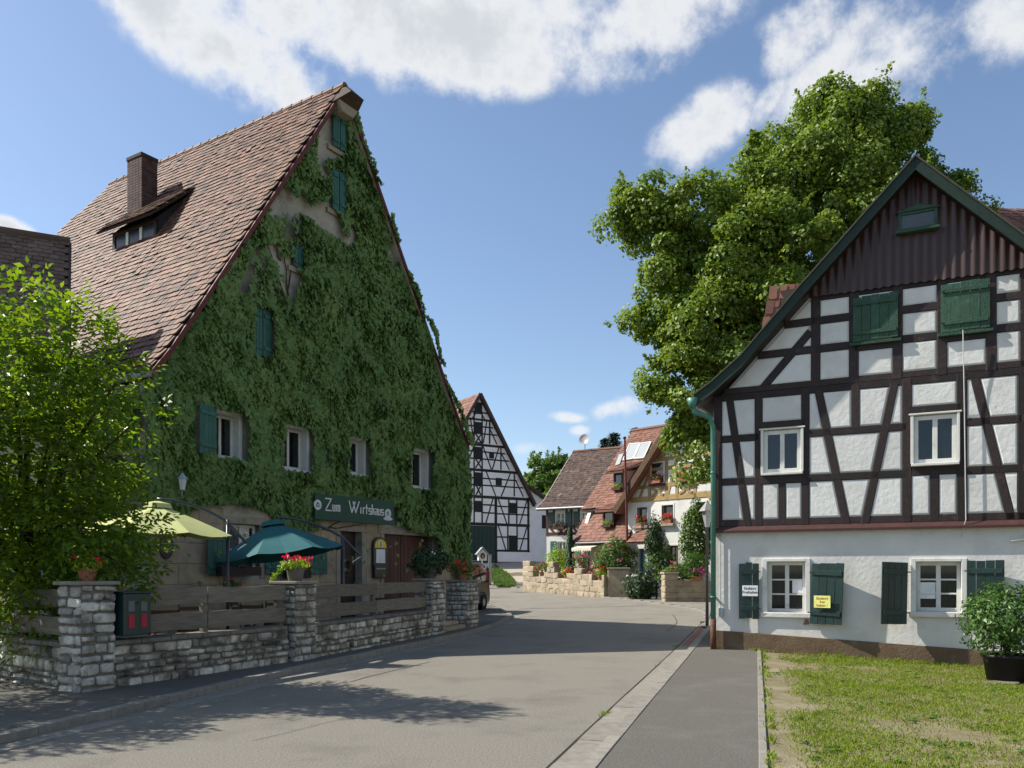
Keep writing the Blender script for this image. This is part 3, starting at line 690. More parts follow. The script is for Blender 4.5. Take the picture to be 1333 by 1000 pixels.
# ------------------------------------------------------------------ the timbered house on the right
RH = RHF; W = 7.4; ZJ = 2.41; ZT = 5.15
house = empty('timbered_house', RH.o, RH.a, 'white half-timbered house with dark brown beams and corrugated gable on the right', 'house')
px = RH.px
lw1 = (*px(999, 797), *px(1049, 731)); lw1 = (lw1[0], lw1[1], lw1[2], lw1[3]); lw2 = (*px(1193, 796), *px(1252, 731))
holes = [(lw1[0], lw1[1], lw1[2], lw1[3]), (lw2[0], lw2[1], lw2[2], lw2[3])]
wall_open(house, 'plaster_wall', 0, W, -.3, ZJ + .05, holes, M_PLASTER, y=0.02, th=.32)
M_PLINTH = mk('brown plinth', (.125, .082, .050), (.165, .115, .072), scale=3, rough=.93, bump=.5, bscale=30, c3=(.22, .17, .11), s3=2.2, t3=(.55, .75))
zpl = lambda x: .43 - .045 * x
MB().prism([(-.012, -.4), (W + .01, -.4), (W + .01, zpl(W)), (-.012, zpl(0))], -.012, .05).build('plinth', M_PLINTH, house, bev=.01)
MB().prism([px(1118, 868, -.02), px(1135, 872, -.02), px(1133, 862, -.02), px(1120, 860, -.02)], -.022, .0).build('plinth_repair', mk('pale repair mortar', (.40, .38, .35), rough=.95), house, bev=.006)
# side and rear walls, floors (they close the rooms)
HD = 9.0
MB().box(0, .36, -.3, .3, HD, 5.0).build('side_wall', M_PLASTER, house); MB().box(W - .3, .36, -.3, W, HD, 5.0).build('side_wall', M_PLASTER, house); MB().box(.3, HD - .3, -.3, W - .3, HD, 5.0).build('rear_wall', M_PLASTER, house)
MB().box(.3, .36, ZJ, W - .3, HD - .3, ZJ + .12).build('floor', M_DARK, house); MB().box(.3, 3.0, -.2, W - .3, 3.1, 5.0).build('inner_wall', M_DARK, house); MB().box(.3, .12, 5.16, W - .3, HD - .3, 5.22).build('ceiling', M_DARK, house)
# lower windows with plaster surrounds
CURT = mk('grey net curtain', (.15, .16, .16), (.10, .105, .11), scale=3, rough=.9); CURTD = mk('dark net curtain', (.085, .08, .085), (.06, .055, .06), scale=3, rough=.9)
for h in holes:
    o = window(house, h[0], h[1], h[2], h[3], y=.13, fw=.07, cols=2, rows=3, curtain=CURTD, sill=False, bar=.03)
    m = MB(); a, b, c, d = h[0] - .09, h[1] - .10, h[2] + .09, h[3] + .06
    m.box(a, -.014, b + .1, h[0] - .002, .03, d).box(h[2] + .002, -.014, b + .1, c, .03, d).box(h[0] - .002, -.016, h[3], h[2] + .002, .03, d); m.build('window_surround', M_WHITEPAINT, house, bev=.008)
    MB().box(a - .03, -.05, b, c + .03, .12, b + .1).build('window_ledge', M_PLASTER, house, bev=.015)
def sheet_of_paper(name, label, root_frame, x, y, z, w, h, mat, rot=0.0, lines=(), col=None, size=.05, curl=0):
    p = RH.w((x, y, z)); o = empty(name, p, root_frame.a + rot, label, 'notice')
    MB().box(-w / 2, -.002, -h / 2, w / 2, 0, h / 2).build('paper', mat, o)
    for (t, zz) in lines: text(o, t, size, (0, -.004, zz), col, ext=.0008)
    return o
M_PAPER = mk('white paper', (.78, .80, .82), rough=.8); M_PAPERY = mk('yellow paper', (.72, .74, .22), rough=.8); M_INK = mk('black ink', (.02, .02, .025), rough=.8); M_INKRED = mk('red ink', (.30, .05, .03), rough=.8)
# shutters
z0, z1 = px(975, 805)[1], px(975, 733)[1]
xl = px(989, 770)[0]; shutter(house, xl, z0, z1, xl - px(963, 770)[0], 7, M_GREENDK, y=-.03, side=-1, planks=3)
xl = px(1055, 770)[0]; s2 = shutter(house, xl, z0 - .06, z1 - .0, .60, 13, M_GREENDK, y=-.03, side=1, planks=4); s2.rotation_euler.y = R(2.5)
xl = px(1180, 770)[0]; s3 = shutter(house, xl, z0 - .03, z1 + .0, .56, 42, M_GREENDK, y=-.03, side=-1, planks=4); s3.rotation_euler.y = R(1.5)
xl = px(1259, 770)[0]; shutter(house, xl, z0, z1 + .02, .58, 6, M_GREENDK, y=-.03, side=1, planks=4)
sheet_of_paper('paper_notice', 'white printed notice on the dark green shutter next to the downpipe', RH, px(978, 769)[0], -.095, px(978, 769)[1], .30, .21, M_PAPER, 0, [('Einfahrt', .045), ('Freihalten', -.03)], M_INK, .075)
sheet_of_paper('paper_notice', 'yellow notice with red lettering pinned to a tilted dark green shutter', RH, px(1072, 783)[0], -.185, px(1072, 783)[1], .31, .23, M_PAPERY, -R(13), [('Einfahrt', .06), ('frei', -.005), ('halten !', -.07)], M_INKRED, .07)
x, z = px(1040, 764); sheet_of_paper('paper_notice', 'white sheet behind the window pane beside the yellow notice', RH, x, .15, z, .27, .25, M_PAPER, 0)
x, z = px(1208, 769); sheet_of_paper('paper_notice', 'white sheet behind the pane of the window near the potted laurel', RH, x, .15, z, .26, .30, M_PAPER, 0)

# upper floor: posts, rails, braces and the plaster between them
pz = lambda u, v: px(u, v)[1]
X = lambda u, v=600: px(u, v)[0]
def post(u0, u1, za, zb, v=600, nm='post'): a, b = X(u0, v), X(u1, v); return (((a + b) / 2, za), ((a + b) / 2, zb), b - a, nm)
ZS = ZJ + .10; zA = pz(963, 571); zB = pz(963, 627); sill = ZS + .06; top = ZT - .02
T = []
T.append(((0, ZS + .07), (W, ZS + .07), .15, 'sill_beam')); T.append(((0, ZT - .05), (W, ZT - .05), .15, 'wall_plate'))
cp = X(941.5); T.append(((cp / 2, ZS), (cp / 2, ZT), cp, 'corner_post'))
for a, b in ((983, 994), (1043.5, 1055), (1174, 1188), (1245, 1260), (1324, 1339)): T.append(post(a, b, ZS, ZT))
T.append(((W - .1, ZS), (W - .1, ZT), .2, 'corner_post')); T.append(((W - 1.0, ZS), (W - 1.0, ZT), .2, 'post'))
xp = [X(988.5), X(1049), X(1181), X(1252), X(1331)]
for (a, b) in ((cp, xp[0]), (xp[1], xp[2]), (xp[3], xp[4]), (xp[4], W)):
    T.append(((a, zA), (b, zA), .155, 'rail')); T.append(((a, zB), (b, zB), .155, 'rail'))
w1 = (*px(991.5, 618), *px(1047, 557)); w2 = (*px(1186, 606), *px(1250, 537))
T.append(((xp[0], w1[3] + .09), (xp[1], w1[3] + .09), .16, 'rail')); T.append(((xp[0], w1[1] - .12), (xp[1], w1[1] - .12), .17, 'rail'))
T.append(((xp[2], w2[3] + .09), (xp[3], w2[3] + .09), .16, 'rail')); T.append(((xp[2], w2[1] - .12), (xp[3], w2[1] - .12), .17, 'rail'))
xm = X(1019, 655); T.append(((xm, ZS), (xm, w1[1] - .1), .15, 'short_post')); xm = X(1217, 650); T.append(((xm, ZS), (xm, w2[1] - .1), .17, 'short_post'))
xm = X(1114, 530); T.append(((xm, zA), (xm, ZT), .16, 'short_post'))
for (a, b, c, d) in ((950.5, 521, 975, 687), (1066, 509, 1103, 686), (1165, 499, 1125.5, 684), (1269, 488, 1317, 677)): T.append((px(a, b), px(c, d), .155, 'brace'))
rect = [(0, ZS), (W, ZS), (W, ZT), (0, ZT)]
skip = [(w1[0] + .02, w1[1] - .02, w1[2] - .02, w1[3] + .05), (w2[0] + .02, w2[1] - .02, w2[2] - .02, w2[3] + .05)]
T = [(a_, b_, w_ * .92, nm_) for (a_, b_, w_, nm_) in T]
half_timber(house, [rect], T, skip, M_TIMBER, M_PANEL, y=-.02, depth=.09)
wall_open(house, 'infill_backing', .01, W - .01, ZS, ZT, [(h[0] + .03, h[1] + .01, h[2] - .03, h[3] - .01) for h in (w1, w2)], M_PANEL, y=.012, th=.1)
for h in (w1, w2):
    window(house, h[0] + .05, h[1] + .02, h[2] - .05, h[3] - .02, y=-.02, fw=.075, cols=2, rows=1, curtain=CURT, sill=True)
    MB().box(h[0], -.075, h[1] + .02, h[0] + .05, .02, h[3]).box(h[2] - .05, -.075, h[1] + .02, h[2], .02, h[3]).box(h[0] - .03, -.085, h[3], h[2] + .03, .02, h[3] + .03).build('window_casing', M_WHITEPAINT, house, bev=.005, seg=1)
M_FLASH = mk('red brown flashing', (.075, .034, .030), (.055, .025, .022), scale=6, rough=.5)
MB().prism([(-.04, ZJ - .02), (W + .04, ZJ - .02), (W + .04, ZJ + .02), (-.04, ZJ + .02)], -.12, .02).build('flashing', M_FLASH, house)
MB().add([(-.04, -.118, ZJ + .02), (W + .04, -.118, ZJ + .02), (W + .04, -.035, ZJ + .105), (-.04, -.035, ZJ + .105)], [(0, 1, 2, 3)]).build('flashing', M_FLASH, house)

# attic storey under the roof
LV = [px(1192, 207, -.35), px(1040, 378, -.35), px(965, 466, -.35), px(926, 501, -.35), px(904, 517, -.35)]
apx = LV[0][0]; LV = [(p[0], p[1]) for p in LV]
def roof_z(x):
    d = -abs(x - apx) + apx
    return float(np.interp(d, [p[0] for p in LV[::-1]], [p[1] for p in LV[::-1]]))
rz = lambda x: roof_z(x) - .30
ZC = px(1062, 378)[1] - .1                                                    # lower edge of the corrugated cladding
sx = lambda z: next(x for x in np.linspace(-.6, apx, 900) if rz(x) >= z)
xa, xb = sx(ZT + .02), sx(ZC)
attic = [(xa, ZT), (2 * apx - xa, ZT), (2 * apx - xb, ZC), (xb, ZC)]
T = []
zr1 = pz(1090, 415); zr2 = pz(1090, 452)
T.append(((xa, ZT + .075), (2 * apx - xa, ZT + .075), .12, 'sill_beam')); T.append(((xb, ZC - .02), (2 * apx - xb, ZC - .02), .20, 'collar_beam'))
ps = [X(1062.5, 430), X(1112, 430), X(1169, 430), X(1226.5, 430), X(1290.5, 430)]
for p in ps + [2 * apx - ps[0], W - 1.95]: T.append(((p, ZT), (p, ZC), .17, 'post'))
s1 = (*px(1111, 447), *px(1170, 382)); s2_ = (*px(1225, 435), *px(1289, 364))
for (a, b) in ((xa, ps[0]), (ps[0], ps[1]), (ps[2], ps[3]), (ps[4], 2 * apx - xa)):
    T.append(((a - .5 if a == xa else a, zr1), (b, zr1), .15, 'rail')); T.append(((a - .5 if a == xa else a, zr2), (b, zr2), .15, 'rail'))
T.append(((ps[1], s1[1] - .09), (ps[2], s1[1] - .09), .16, 'rail')); T.append(((ps[3], s2_[1] - .09), (ps[4], s2_[1] - .09), .16, 'rail'))
T.append((px(994, 505), px(1056, 432), .15, 'brace'))
for i in range(len(T)):
    (p0, p1, w_, nm) = T[i]
    if nm == 'rail': T[i] = ((max(p0[0], sx(p0[1]) - .1), p0[1]), (min(p1[0], 2 * apx - sx(p1[1]) + .1), p1[1]), w_, nm)
half_timber(house, [attic], T, [], M_TIMBER, M_PANEL, y=-.02, depth=.09)
MB().prism([(xa - .05, ZT), (2 * apx - xa + .05, ZT), (apx, roof_z(apx) - .2)], .012, .1).build('gable_backing', M_PANEL, house)
for h in (s1, s2_):
    o = shutter(house, h[0], h[1], h[3], h[2] - h[0], 1, M_GREENSH, y=-.075, planks=5, side=1)
    MB().box(h[0] - .05, -.12, h[1] - .07, h[2] + .05, -.02, h[1] - .02).build('shutter_ledge', M_GREENSH, house, bev=.004)
# corrugated sheet cladding of the gable top, each wave real
M_CORR = mk('dark brown corrugated sheet', (.034, .014, .011), (.048, .022, .017), scale=5, rough=.42, spec=.45, c3=(.11, .075, .05), s3=1.5, t3=(.66, .82), stretch=(3, 3, .5))
vs = []; fs = []; n = 0; step = .02; x = xb - .25; cols = []
while x <= 2 * apx - xb + .25:
    yy = -.085 + .011 * math.sin(x / .15 * 2 * math.pi); zb = ZC - .05 + .012 * math.sin(x / .15 * 2 * math.pi + 1.5) + .015 * noise.noise((x, 0, 0)); zt = rz(x) + .2
    if zt > zb + .02: cols.append((x, yy, zb, zt))
    x += step
for (x, yy, zb, zt) in cols: vs += [(x, yy, zb), (x, yy, zt)]
fs = [(2 * i, 2 * i + 2, 2 * i + 3, 2 * i + 1) for i in range(len(cols) - 1)]
MB().add(vs, fs).build('corrugated_cladding', M_CORR, house, smooth=True)
gw = (*px(1170, 303, -.12), *px(1221, 268, -.12)); window(house, gw[0], gw[1], gw[2], gw[3] - .02, y=-.135, fw=.05, cols=1, rows=1, mat=M_GREENSH, sill=True, glassmat=mk('dusty glass', (.07, .085, .09), (.04, .05, .055), scale=5, rough=.18, spec=.6))
MB().prism([(gw[0] - .06, gw[3] - .02), (gw[2] + .06, gw[3] - .02), ((gw[0] + gw[2]) / 2, gw[3] + .08)], -.16, -.08).build('window_hood', M_GREENSH, house)
# roof: boarding, tiles, green barge boards
M_ROOFB = mk('roof boarding', (.04, .03, .025), rough=.8)
def roof_slab(pts, sgn, y0, y1, th, mat, name, root, apx_, lower=0.0):
    P = [(apx_ + sgn * (p[0] - apx_) * -1 if sgn > 0 else p[0], p[1]) for p in pts]
    up = [(x, z - lower) for x, z in P]; dn = [(x, z - lower - th) for x, z in P]
    return MB().prism(up + dn[::-1] if sgn < 0 else (up + dn[::-1])[::-1], y0, y1).build(name, mat, root)
roof = roof_slab(LV, -1, -.33, HD + .3, .10, M_ROOFB, 'roof', house, apx, .03); roof2 = roof_slab(LV, 1, -.33, HD + .3, .10, M_ROOFB, 'roof', house, apx, .03)
for sgn in (-1, 1):
    for (a, b) in zip(LV[:-1], LV[1:]):
        A = Vector((apx + (a[0] - apx) * -sgn, 0, a[1])); B = Vector((apx + (b[0] - apx) * -sgn, 0, b[1])); d = (A - B); ln = d.length
        if sgn < 0: tiles(roof, RH.M, (B.x, HD + .3, B.z), (0, -1, 0), d, HD + .62, ln, M_TILERED)
        else: tiles(roof2, RH.M, (B.x, -.32, B.z), (0, 1, 0), d, HD + .62, ln, M_TILERED)
for sgn in (-1, 1):
    P = [(apx + (p[0] - apx) * -sgn, p[1]) for p in LV]
    for (a, b) in zip(P[:-1], P[1:]): pass
    up = [(x, z + .02) for x, z in P]; dn = [(x, z - .21) for x, z in P]
    poly = up + dn[::-1]
    MB().prism(poly if sgn < 0 else poly[::-1], -.40, -.345).build('barge_board', mk('very dark green barge paint', (.010, .025, .018), (.016, .034, .025), scale=8, rough=.6), house, bev=.006, seg=1)
    up = [(x, z + .06) for x, z in P]; dn = [(x, z + .022) for x, z in P]; poly = up + dn[::-1]
    MB().prism(poly if sgn < 0 else poly[::-1], -.43, -.30).build('verge_cover', mk('dark weathered verge', (.05, .055, .045), (.08, .075, .06), scale=8), house)
MB().tube([(apx, -.30, LV[0][1] + .0), (apx, HD + .3, LV[0][1] + .0)], .09, 8).build('ridge_tiles', M_TILERED, house)
# soffit boards under the verge
for sgn in (-1, 1):
    P = [(apx + (p[0] - apx) * -sgn, p[1] - .14) for p in LV]; Q = [(x, z - .02) for x, z in P]; poly = P + Q[::-1]
    MB().prism(poly if sgn < 0 else poly[::-1], -.34, .1).build('soffit', M_TIMBER, house)
# tiled dormer on the far slope, just showing above the verge
q = [at(992, 431, 20.5), at(1003, 381, 20.5), at(1045, 376, 20.5)]
dq = [RH.I @ p for p in q]
dm = MB(); a, b, c = dq; bk = Vector((1.6, .4, -.2))
dm.add([a, b, c, (c.x, c.y, a.z - .6), (a.x, a.y, a.z - .3)], [(0, 1, 2, 3, 4)]); dorm = MB().add([a, (a.x + 1.7, a.y + .3, a.z), (a.x + 1.7, a.y + 2.6, a.z), (a.x, a.y + 2.2, a.z), b, (b.x + 1.4, b.y, b.z + .03), (b.x + 1.4, b.y + 2.2, b.z), (b.x, b.y + 2.0, b.z)], [(0, 1, 5, 4), (1, 2, 6, 5), (2, 3, 7, 6), (3, 0, 4, 7), (4, 5, 6, 7), (3, 2, 1, 0)]).build('dormer', M_ROOFB, house)
e1 = Vector((a.x + 1.7, a.y + .3, a.z)) - a; e2 = b - a
tiles(dorm, RH.M, a + Vector((0, -.02, 0)), e1, e2, e1.length, e2.length, M_TILERED, tw=.2, ex=.2, n_single=60)
# gutter, downpipe, meter box, cable
gx0, gz0 = LV[-1][0] + .02, LV[-1][1] - .08
MB().tube([(gx0 - .06, -.42, gz0 - .02), (gx0 - .06, HD + .3, gz0 - .02)], .075, 10).build('gutter', M_GUTTER, house)
x, z = px(929, 560, -.12)
dp = MB(); dp.tube([(gx0 - .04, -.36, gz0 - .05), (gx0 - .02, -.32, gz0 - .22), (x - .06, -.2, pz(929, 553) + .12), (x, -.13, pz(929, 553) - .06), (x, -.12, 4.0), (x, -.12, .62)], .052, 12, cap=True)
dp.tube([(x, -.12, 3.62), (x, -.12, 3.58)], .060, 12).tube([(x, -.12, 1.12), (x, -.12, 1.08)], .060, 12); dp.tube([(gx0 - .04, -.36, gz0 + .05), (gx0 - .04, -.36, gz0 - .14)], [.13, .06], 10)
d_ = dp.build('downpipe', M_GUTTER, house, smooth=True)
MB().tube([(x, -.12, .66), (x, -.12, -.05)], .058, 12).build('pipe_foot', M_RUST, d_, smooth=True)
for zz in (1.1, 3.6): MB().box(x - .02, -.12, zz - .015, x + .02, .03, zz + .015).build('pipe_bracket', M_BLACKMETAL, d_)
x, z = px(939.5, 797); MB().box(x - .045, -.06, z - .09, x + .045, .02, z + .09).build('junction_box', mk('pale plastic', (.5, .52, .52), rough=.5), house, bev=.012)
MB().tube([(x - .02, -.012, z + .08), (x - .025, -.012, ZJ - .05)], .012, 6).build('cable', mk('pale cable', (.55, .55, .52), rough=.6), house)
cb = [px(1254, 430, -.16), px(1256, 520, -.16), px(1258, 677, -.14)]
MB().tube([(cb[0][0], -.18, cb[0][1]), (cb[1][0], -.12, cb[1][1]), (cb[2][0], -.12, cb[2][1]), (cb[2][0] - .08, -.02, cb[2][1] - .3)], .009, 6).build('cable', mk('pale cable', (.55, .55, .52), rough=.6), house)
a = px(1316, 704, -.03); b = px(1333, 702, -.03); MB().tube([(a[0], -.03, a[1]), (b[0] + .02, -.03, b[1] - .0), (b[0] + .05, -.03, b[1] + .12)], .018, 8).build('wall_pipe', M_WHITEPAINT, house, smooth=True)
x, z = px(1049.5, 810); MB().prism([(x - .05, z - .05), (x + .06, z - .04), (x + .03, z + .05), (x - .01, z + .06)], -.004, .03).build('plaster_chip', M_SETT, house)

# street lantern behind the downpipe
lq = at(921, 665, 24.0); ln_ = empty('street_lantern', (lq.x, lq.y, 0), 0, 'old street lantern with pale hood half hidden behind the green downpipe', 'lantern')
MB().tube([(0, 0, 0), (0, 0, 2.9)], [.05, .035], 10).build('post', M_BLACKMETAL, ln_)
MB().lathe([(.06, 2.9), (.16, 3.35), (.16, 3.37), (.06, 2.92)], 6).build('glass_body', mk('frosted lamp glass', (.35, .36, .35), rough=.2), ln_)
MB().lathe([(.24, 3.36), (.20, 3.42), (.06, 3.60), (.02, 3.68)], 6).build('hood', mk('pale zinc hood', (.25, .25, .24), rough=.5), ln_)
# house behind on the far right: only a corner of its tiled roof shows
FRF = Frame((15.9, 24.5, 0), 4); fr_ = empty('rear_house', FRF.o, FRF.a, 'house behind the corrugated gable with only a red tiled roof corner in view', 'house')
MB().box(0, 0, -.3, 9, 8, 9.0).build('wall', M_PLASTER, fr_)
rf = MB().prism([(-.0, 8.9), (9, 8.9), (9, 9.0), (-.0, 9.0)], -.4, 8.2).add([(-.3, -.5, 8.8), (9.3, -.5, 8.8), (9.3, 4, 14.1), (-.3, 4, 14.1), (-.3, 8.5, 8.8), (9.3, 8.5, 8.8)], [(0, 1, 2, 3), (3, 2, 5, 4), (0, 3, 4), (1, 5, 2)]).build('roof', M_TILERED, fr_)
tiles(rf, FRF.M, (-.3, -.5, 8.82), (1, 0, 0), (0, 4.5, 5.3), 9.6, 6.95, M_TILERED, tw=.2, ex=.2)

# ------------------------------------------------------------------ the ivy-clad inn on the left
IF = Frame((-.4417 * 17, 17, 0), math.degrees(math.atan2(1, .628))); IW = 11.04; IL = 12.2
inn = empty('inn_building', IF.o, IF.a, 'tall stone inn with steep tiled roof and gable covered in green ivy', 'house')
ip = IF.px
VL = [ip(441, 124, -.25), ip(258, 399, -.25), ip(221, 453, -.25), ip(196, 483, -.25)]
iax = IW / 2; iaz = VL[0][1] + (iax - VL[0][0]) * 1.55
VL = [(iax, iaz)] + [p for p in VL[1:]]
def smooth_xz(P, n):
    t = np.linspace(0, 1, len(P)); tt = np.linspace(0, 1, n); xs_ = np.interp(tt, t, [p[0] for p in P]); zs_ = np.interp(tt, t, [p[1] for p in P])
    for _ in range(3): xs_[1:-1] = (xs_[:-2] + 2 * xs_[1:-1] + xs_[2:]) / 4; zs_[1:-1] = (zs_[:-2] + 2 * zs_[1:-1] + zs_[2:]) / 4
    return list(zip(xs_.tolist(), zs_.tolist()))
VLx = [p[0] for p in VL[::-1]]; VLz = [p[1] for p in VL[::-1]]
ivz = lambda x: float(np.interp(iax - abs(x - iax), VLx, VLz))
ZE = ivz(0) - .25
# openings of the gable wall
wins = [(*ip(277, 594), *ip(312, 542)), (*ip(366, 609), *ip(400, 560)), (*ip(449, 615), *ip(474, 574)), (*ip(531, 633), *ip(556, 589))]
wins = [(a, b, c, d) for (a, b, c, d) in wins]
door = (*ip(443, 850), *ip(471, 693)); door = (door[0], .16, door[2], door[3]); gar = (*ip(500, 850), *ip(563, 698)); gar = (gar[0], .16, gar[2], gar[3] - .02)
gwin = (*ip(299, 748), *ip(338, 684)); gwin2 = (*ip(372, 748), *ip(396, 690))
MB_holes = wins + [door, gar, gwin, gwin2]
wall_open(inn, 'gable_wall', 0, IW, -.2, ZE, MB_holes, M_INNWALL, th=.45)
MB().prism([(0.0, ZE), (IW, ZE)] + [(x, ivz(x) - .12) for x in np.linspace(IW, 0, 40)], .003, .45).build('gable_wall', M_INNWALL, inn)
MB().box(0, .45, -.2, .4, IL, ZE).build('side_wall', M_INNWALL, inn); MB().box(IW - .4, .45, -.2, IW, IL, ZE).build('side_wall', M_INNWALL, inn); MB().box(.4, IL - .4, -.2, IW - .4, IL, ZE).build('rear_wall', M_INNWALL, inn)
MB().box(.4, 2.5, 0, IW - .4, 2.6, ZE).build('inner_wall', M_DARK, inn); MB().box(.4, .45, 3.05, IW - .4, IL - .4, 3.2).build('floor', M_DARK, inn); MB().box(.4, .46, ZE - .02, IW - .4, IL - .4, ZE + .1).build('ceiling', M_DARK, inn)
# ashlar blocks of the ground floor, each block a piece
zb = .12; row = 0
blk = []
while zb < 3.02:
    h = random.uniform(.36, .46); 
    x = (-.0 if row % 2 else -.35)
    while x < IW:
        w = random.uniform(.6, 1.05); a, b, c, d = max(x, .0), zb, min(x + w, IW), min(zb + h, 3.1)
        if c - a > .08: blk.append((a, b, c, d))
        x += w
    zb += h; row += 1
for (a, b, c, d) in blk:
    parts = [(a, b, c, d)]
    for hh in (door, gar, gwin, gwin2):
        new = []
        for (a_, b_, c_, d_) in parts:
            if c_ <= hh[0] - .16 or a_ >= hh[2] + .16 or d_ <= hh[1] - .12 or b_ >= hh[3] + .16: new.append((a_, b_, c_, d_)); continue
            if a_ < hh[0] - .16: new.append((a_, b_, hh[0] - .16, d_))
            if c_ > hh[2] + .16: new.append((hh[2] + .16, b_, c_, d_))
        parts = new
    for (a_, b_, c_, d_) in parts:
        if c_ - a_ < .1: continue
        p = random.uniform(.012, .022); MB().box(a_ + .006, -p, b_ + .006, c_ - .006, .02, d_ - .006).build('stone_block', M_SANDSTONE, inn, bev=.012, seg=1)
# stone surrounds of door and garage
M_LINTEL = mk('grey sandstone lintel', (.34, .30, .235), (.27, .235, .185), scale=4, rough=.9, bump=.4)
for hh in (door, gar, gwin, gwin2):
    MB().box(hh[0] - .15, -.03, hh[1] - (.1 if hh[1] > .5 else 0), hh[0], .2, hh[3]).build('jamb', M_LINTEL, inn, bev=.01, seg=1); MB().box(hh[2], -.03, hh[1] - (.1 if hh[1] > .5 else 0), hh[2] + .15, .2, hh[3]).build('jamb', M_LINTEL, inn, bev=.01, seg=1)
    MB().box(hh[0] - .2, -.035, hh[3], hh[2] + .2, .2, hh[3] + .17).build('lintel', M_LINTEL, inn, bev=.012, seg=1)
# door with panels, wreath, name plate
M_DOOR = mk('dark brown door', (.028, .018, .014), (.04, .027, .02), scale=6, rough=.5); M_GARAGE = mk('maroon plank gate', (.105, .040, .034), (.08, .031, .027), scale=5, rough=.6, objr=.12)
dw = door[2] - door[0]; dd = MB().box(door[0], .22, door[1], door[2], .28, door[3]).build('door', M_DOOR, inn)
for k, (za, zb_) in enumerate(((.12, .8), (.95, 1.15), (1.3, 1.95))): MB().box(door[0] + .14, .195, door[1] + za, door[2] - .14, .22, door[1] + zb_).build('door_panel', M_DOOR, dd, bev=.012)
MB().box((door[0] + door[2]) / 2 - .2, .185, door[1] + 1.0, (door[0] + door[2]) / 2 + .2, .194, door[1] + 1.1).build('name_plate', M_GREYMETAL, dd)
wr = MB(); cx, cz = (door[0] + door[2]) / 2, door[1] + 1.62; wr.tube([(cx + .16 * math.cos(t), .17, cz + .16 * math.sin(t)) for t in np.linspace(0, 6.283, 25)], .05, 8)
tag(wr.build('door_wreath', mk('dry twigs', (.09, .06, .035), rough=.95, bump=.9), inn))
MB().tube([(door[2] - .1, .16, door[1] + 1.0), (door[2] - .1, .16, door[1] + 1.15)], .014, 8).build('handle', M_GREYMETAL, dd)
g = MB().box(gar[0], .2, gar[1], gar[2], .23, gar[3]).build('garage_gate', M_GARAGE, inn); npl = 14; pw = (gar[2] - gar[0]) / npl
for i in range(npl):
    xx = gar[0] + i * pw; MB().box(xx + .004, .17 + random.uniform(-.002, .002), gar[1], xx + pw - (.02 if i == 5 else .004), .2, gar[3] - .005).build('plank', M_GARAGE, g, bev=.004, seg=1)
# ground floor windows with white casing and green shutters
for hh in (gwin, gwin2):
    window(inn, hh[0], hh[1], hh[2], hh[3], y=.14, fw=.07, cols=2, rows=2, sill=True)
    MB().box(hh[0] - .06, .01, hh[1] - .16, hh[2] + .06, .14, hh[1] - .05).build('window_sill', M_LINTEL, inn)
a, z0_ = ip(258, 748); b, z1_ = ip(283, 693); shutter(inn, gwin[0] - .13, z0_, z1_, .62, 12, M_TEAL, y=-.05, side=-1, planks=4); shutter(inn, gwin[2] + .13, z0_, z1_, .62, 8, M_TEAL, y=-.05, side=1, planks=4)
shutter(inn, gwin2[2] + .13, z0_, z1_, .55, 8, M_TEAL, y=-.05, side=1, planks=4); shutter(inn, gwin2[0] - .13, z0_, z1_, .4, 8, M_TEAL, y=-.05, side=-1, planks=3)
# first floor windows: white reveals, casements, green shutters
M_REVEAL = mk('white reveal paint', (.70, .71, .69), (.62, .63, .60), scale=3, rough=.8)
for i, hh in enumerate(wins):
    window(inn, hh[0] + .02, hh[1] + .03, hh[2] - .02, hh[3] - .02, y=.20, fw=.06, cols=2, rows=1, sill=False, curtain=CURT if i == 0 else None)
    MB().box(hh[2] - .02, -.03, hh[1], hh[2] + .06, .26, hh[3] + .06).box(hh[0] - .06, -.03, hh[1], hh[0] + .02, .26, hh[3] + .06).box(hh[0] + .02, -.03, hh[3] - .015, hh[2] - .02, .26, hh[3] + .06).build('window_reveal', M_REVEAL, inn, bev=.006)
    MB().box(hh[0] - .1, -.1, hh[1] - .07, hh[2] + .1, .2, hh[1]).build('window_sill', M_REVEAL, inn, bev=.008)
    if i in (0,): shutter(inn, hh[0] - .08, hh[1] - .02, hh[3] + .04, .55, 14, M_TEAL, y=-.22, side=-1, planks=4)
    if i in (1, 3): shutter(inn, hh[2] + .1, hh[1] - .02, hh[3] + .02, .5, 6, M_TEAL, y=-.12, side=1, planks=4)
# closed shutters in the gable
gsh = [(326, 462, 350, 406), (379, 347, 391, 322), (429, 272, 447, 229), (430, 190, 448, 158)]
GS = []
for (a, b, c, d) in gsh:
    x0, z0_ = ip(a, b); x1, z1_ = ip(c, d); GS.append((x0, z0_, x1, z1_)); xm = (x0 + x1) / 2
    shutter(inn, x0, z0_, z1_, (xm - x0) - .01, 0, M_TEAL, y=-.1, side=1, planks=3); shutter(inn, x1, z0_, z1_, (x1 - xm) - .01, 0, M_TEAL, y=-.1, side=-1, planks=3)
    MB().box(x0 - .12, -.07, z0_ - .12, x1 + .12, .02, z0_).build('window_ledge', M_LINTEL, inn); MB().box(x0 - .12, -.06, z1_, x1 + .12, .02, z1_ + .12).build('window_lintel', M_LINTEL, inn)
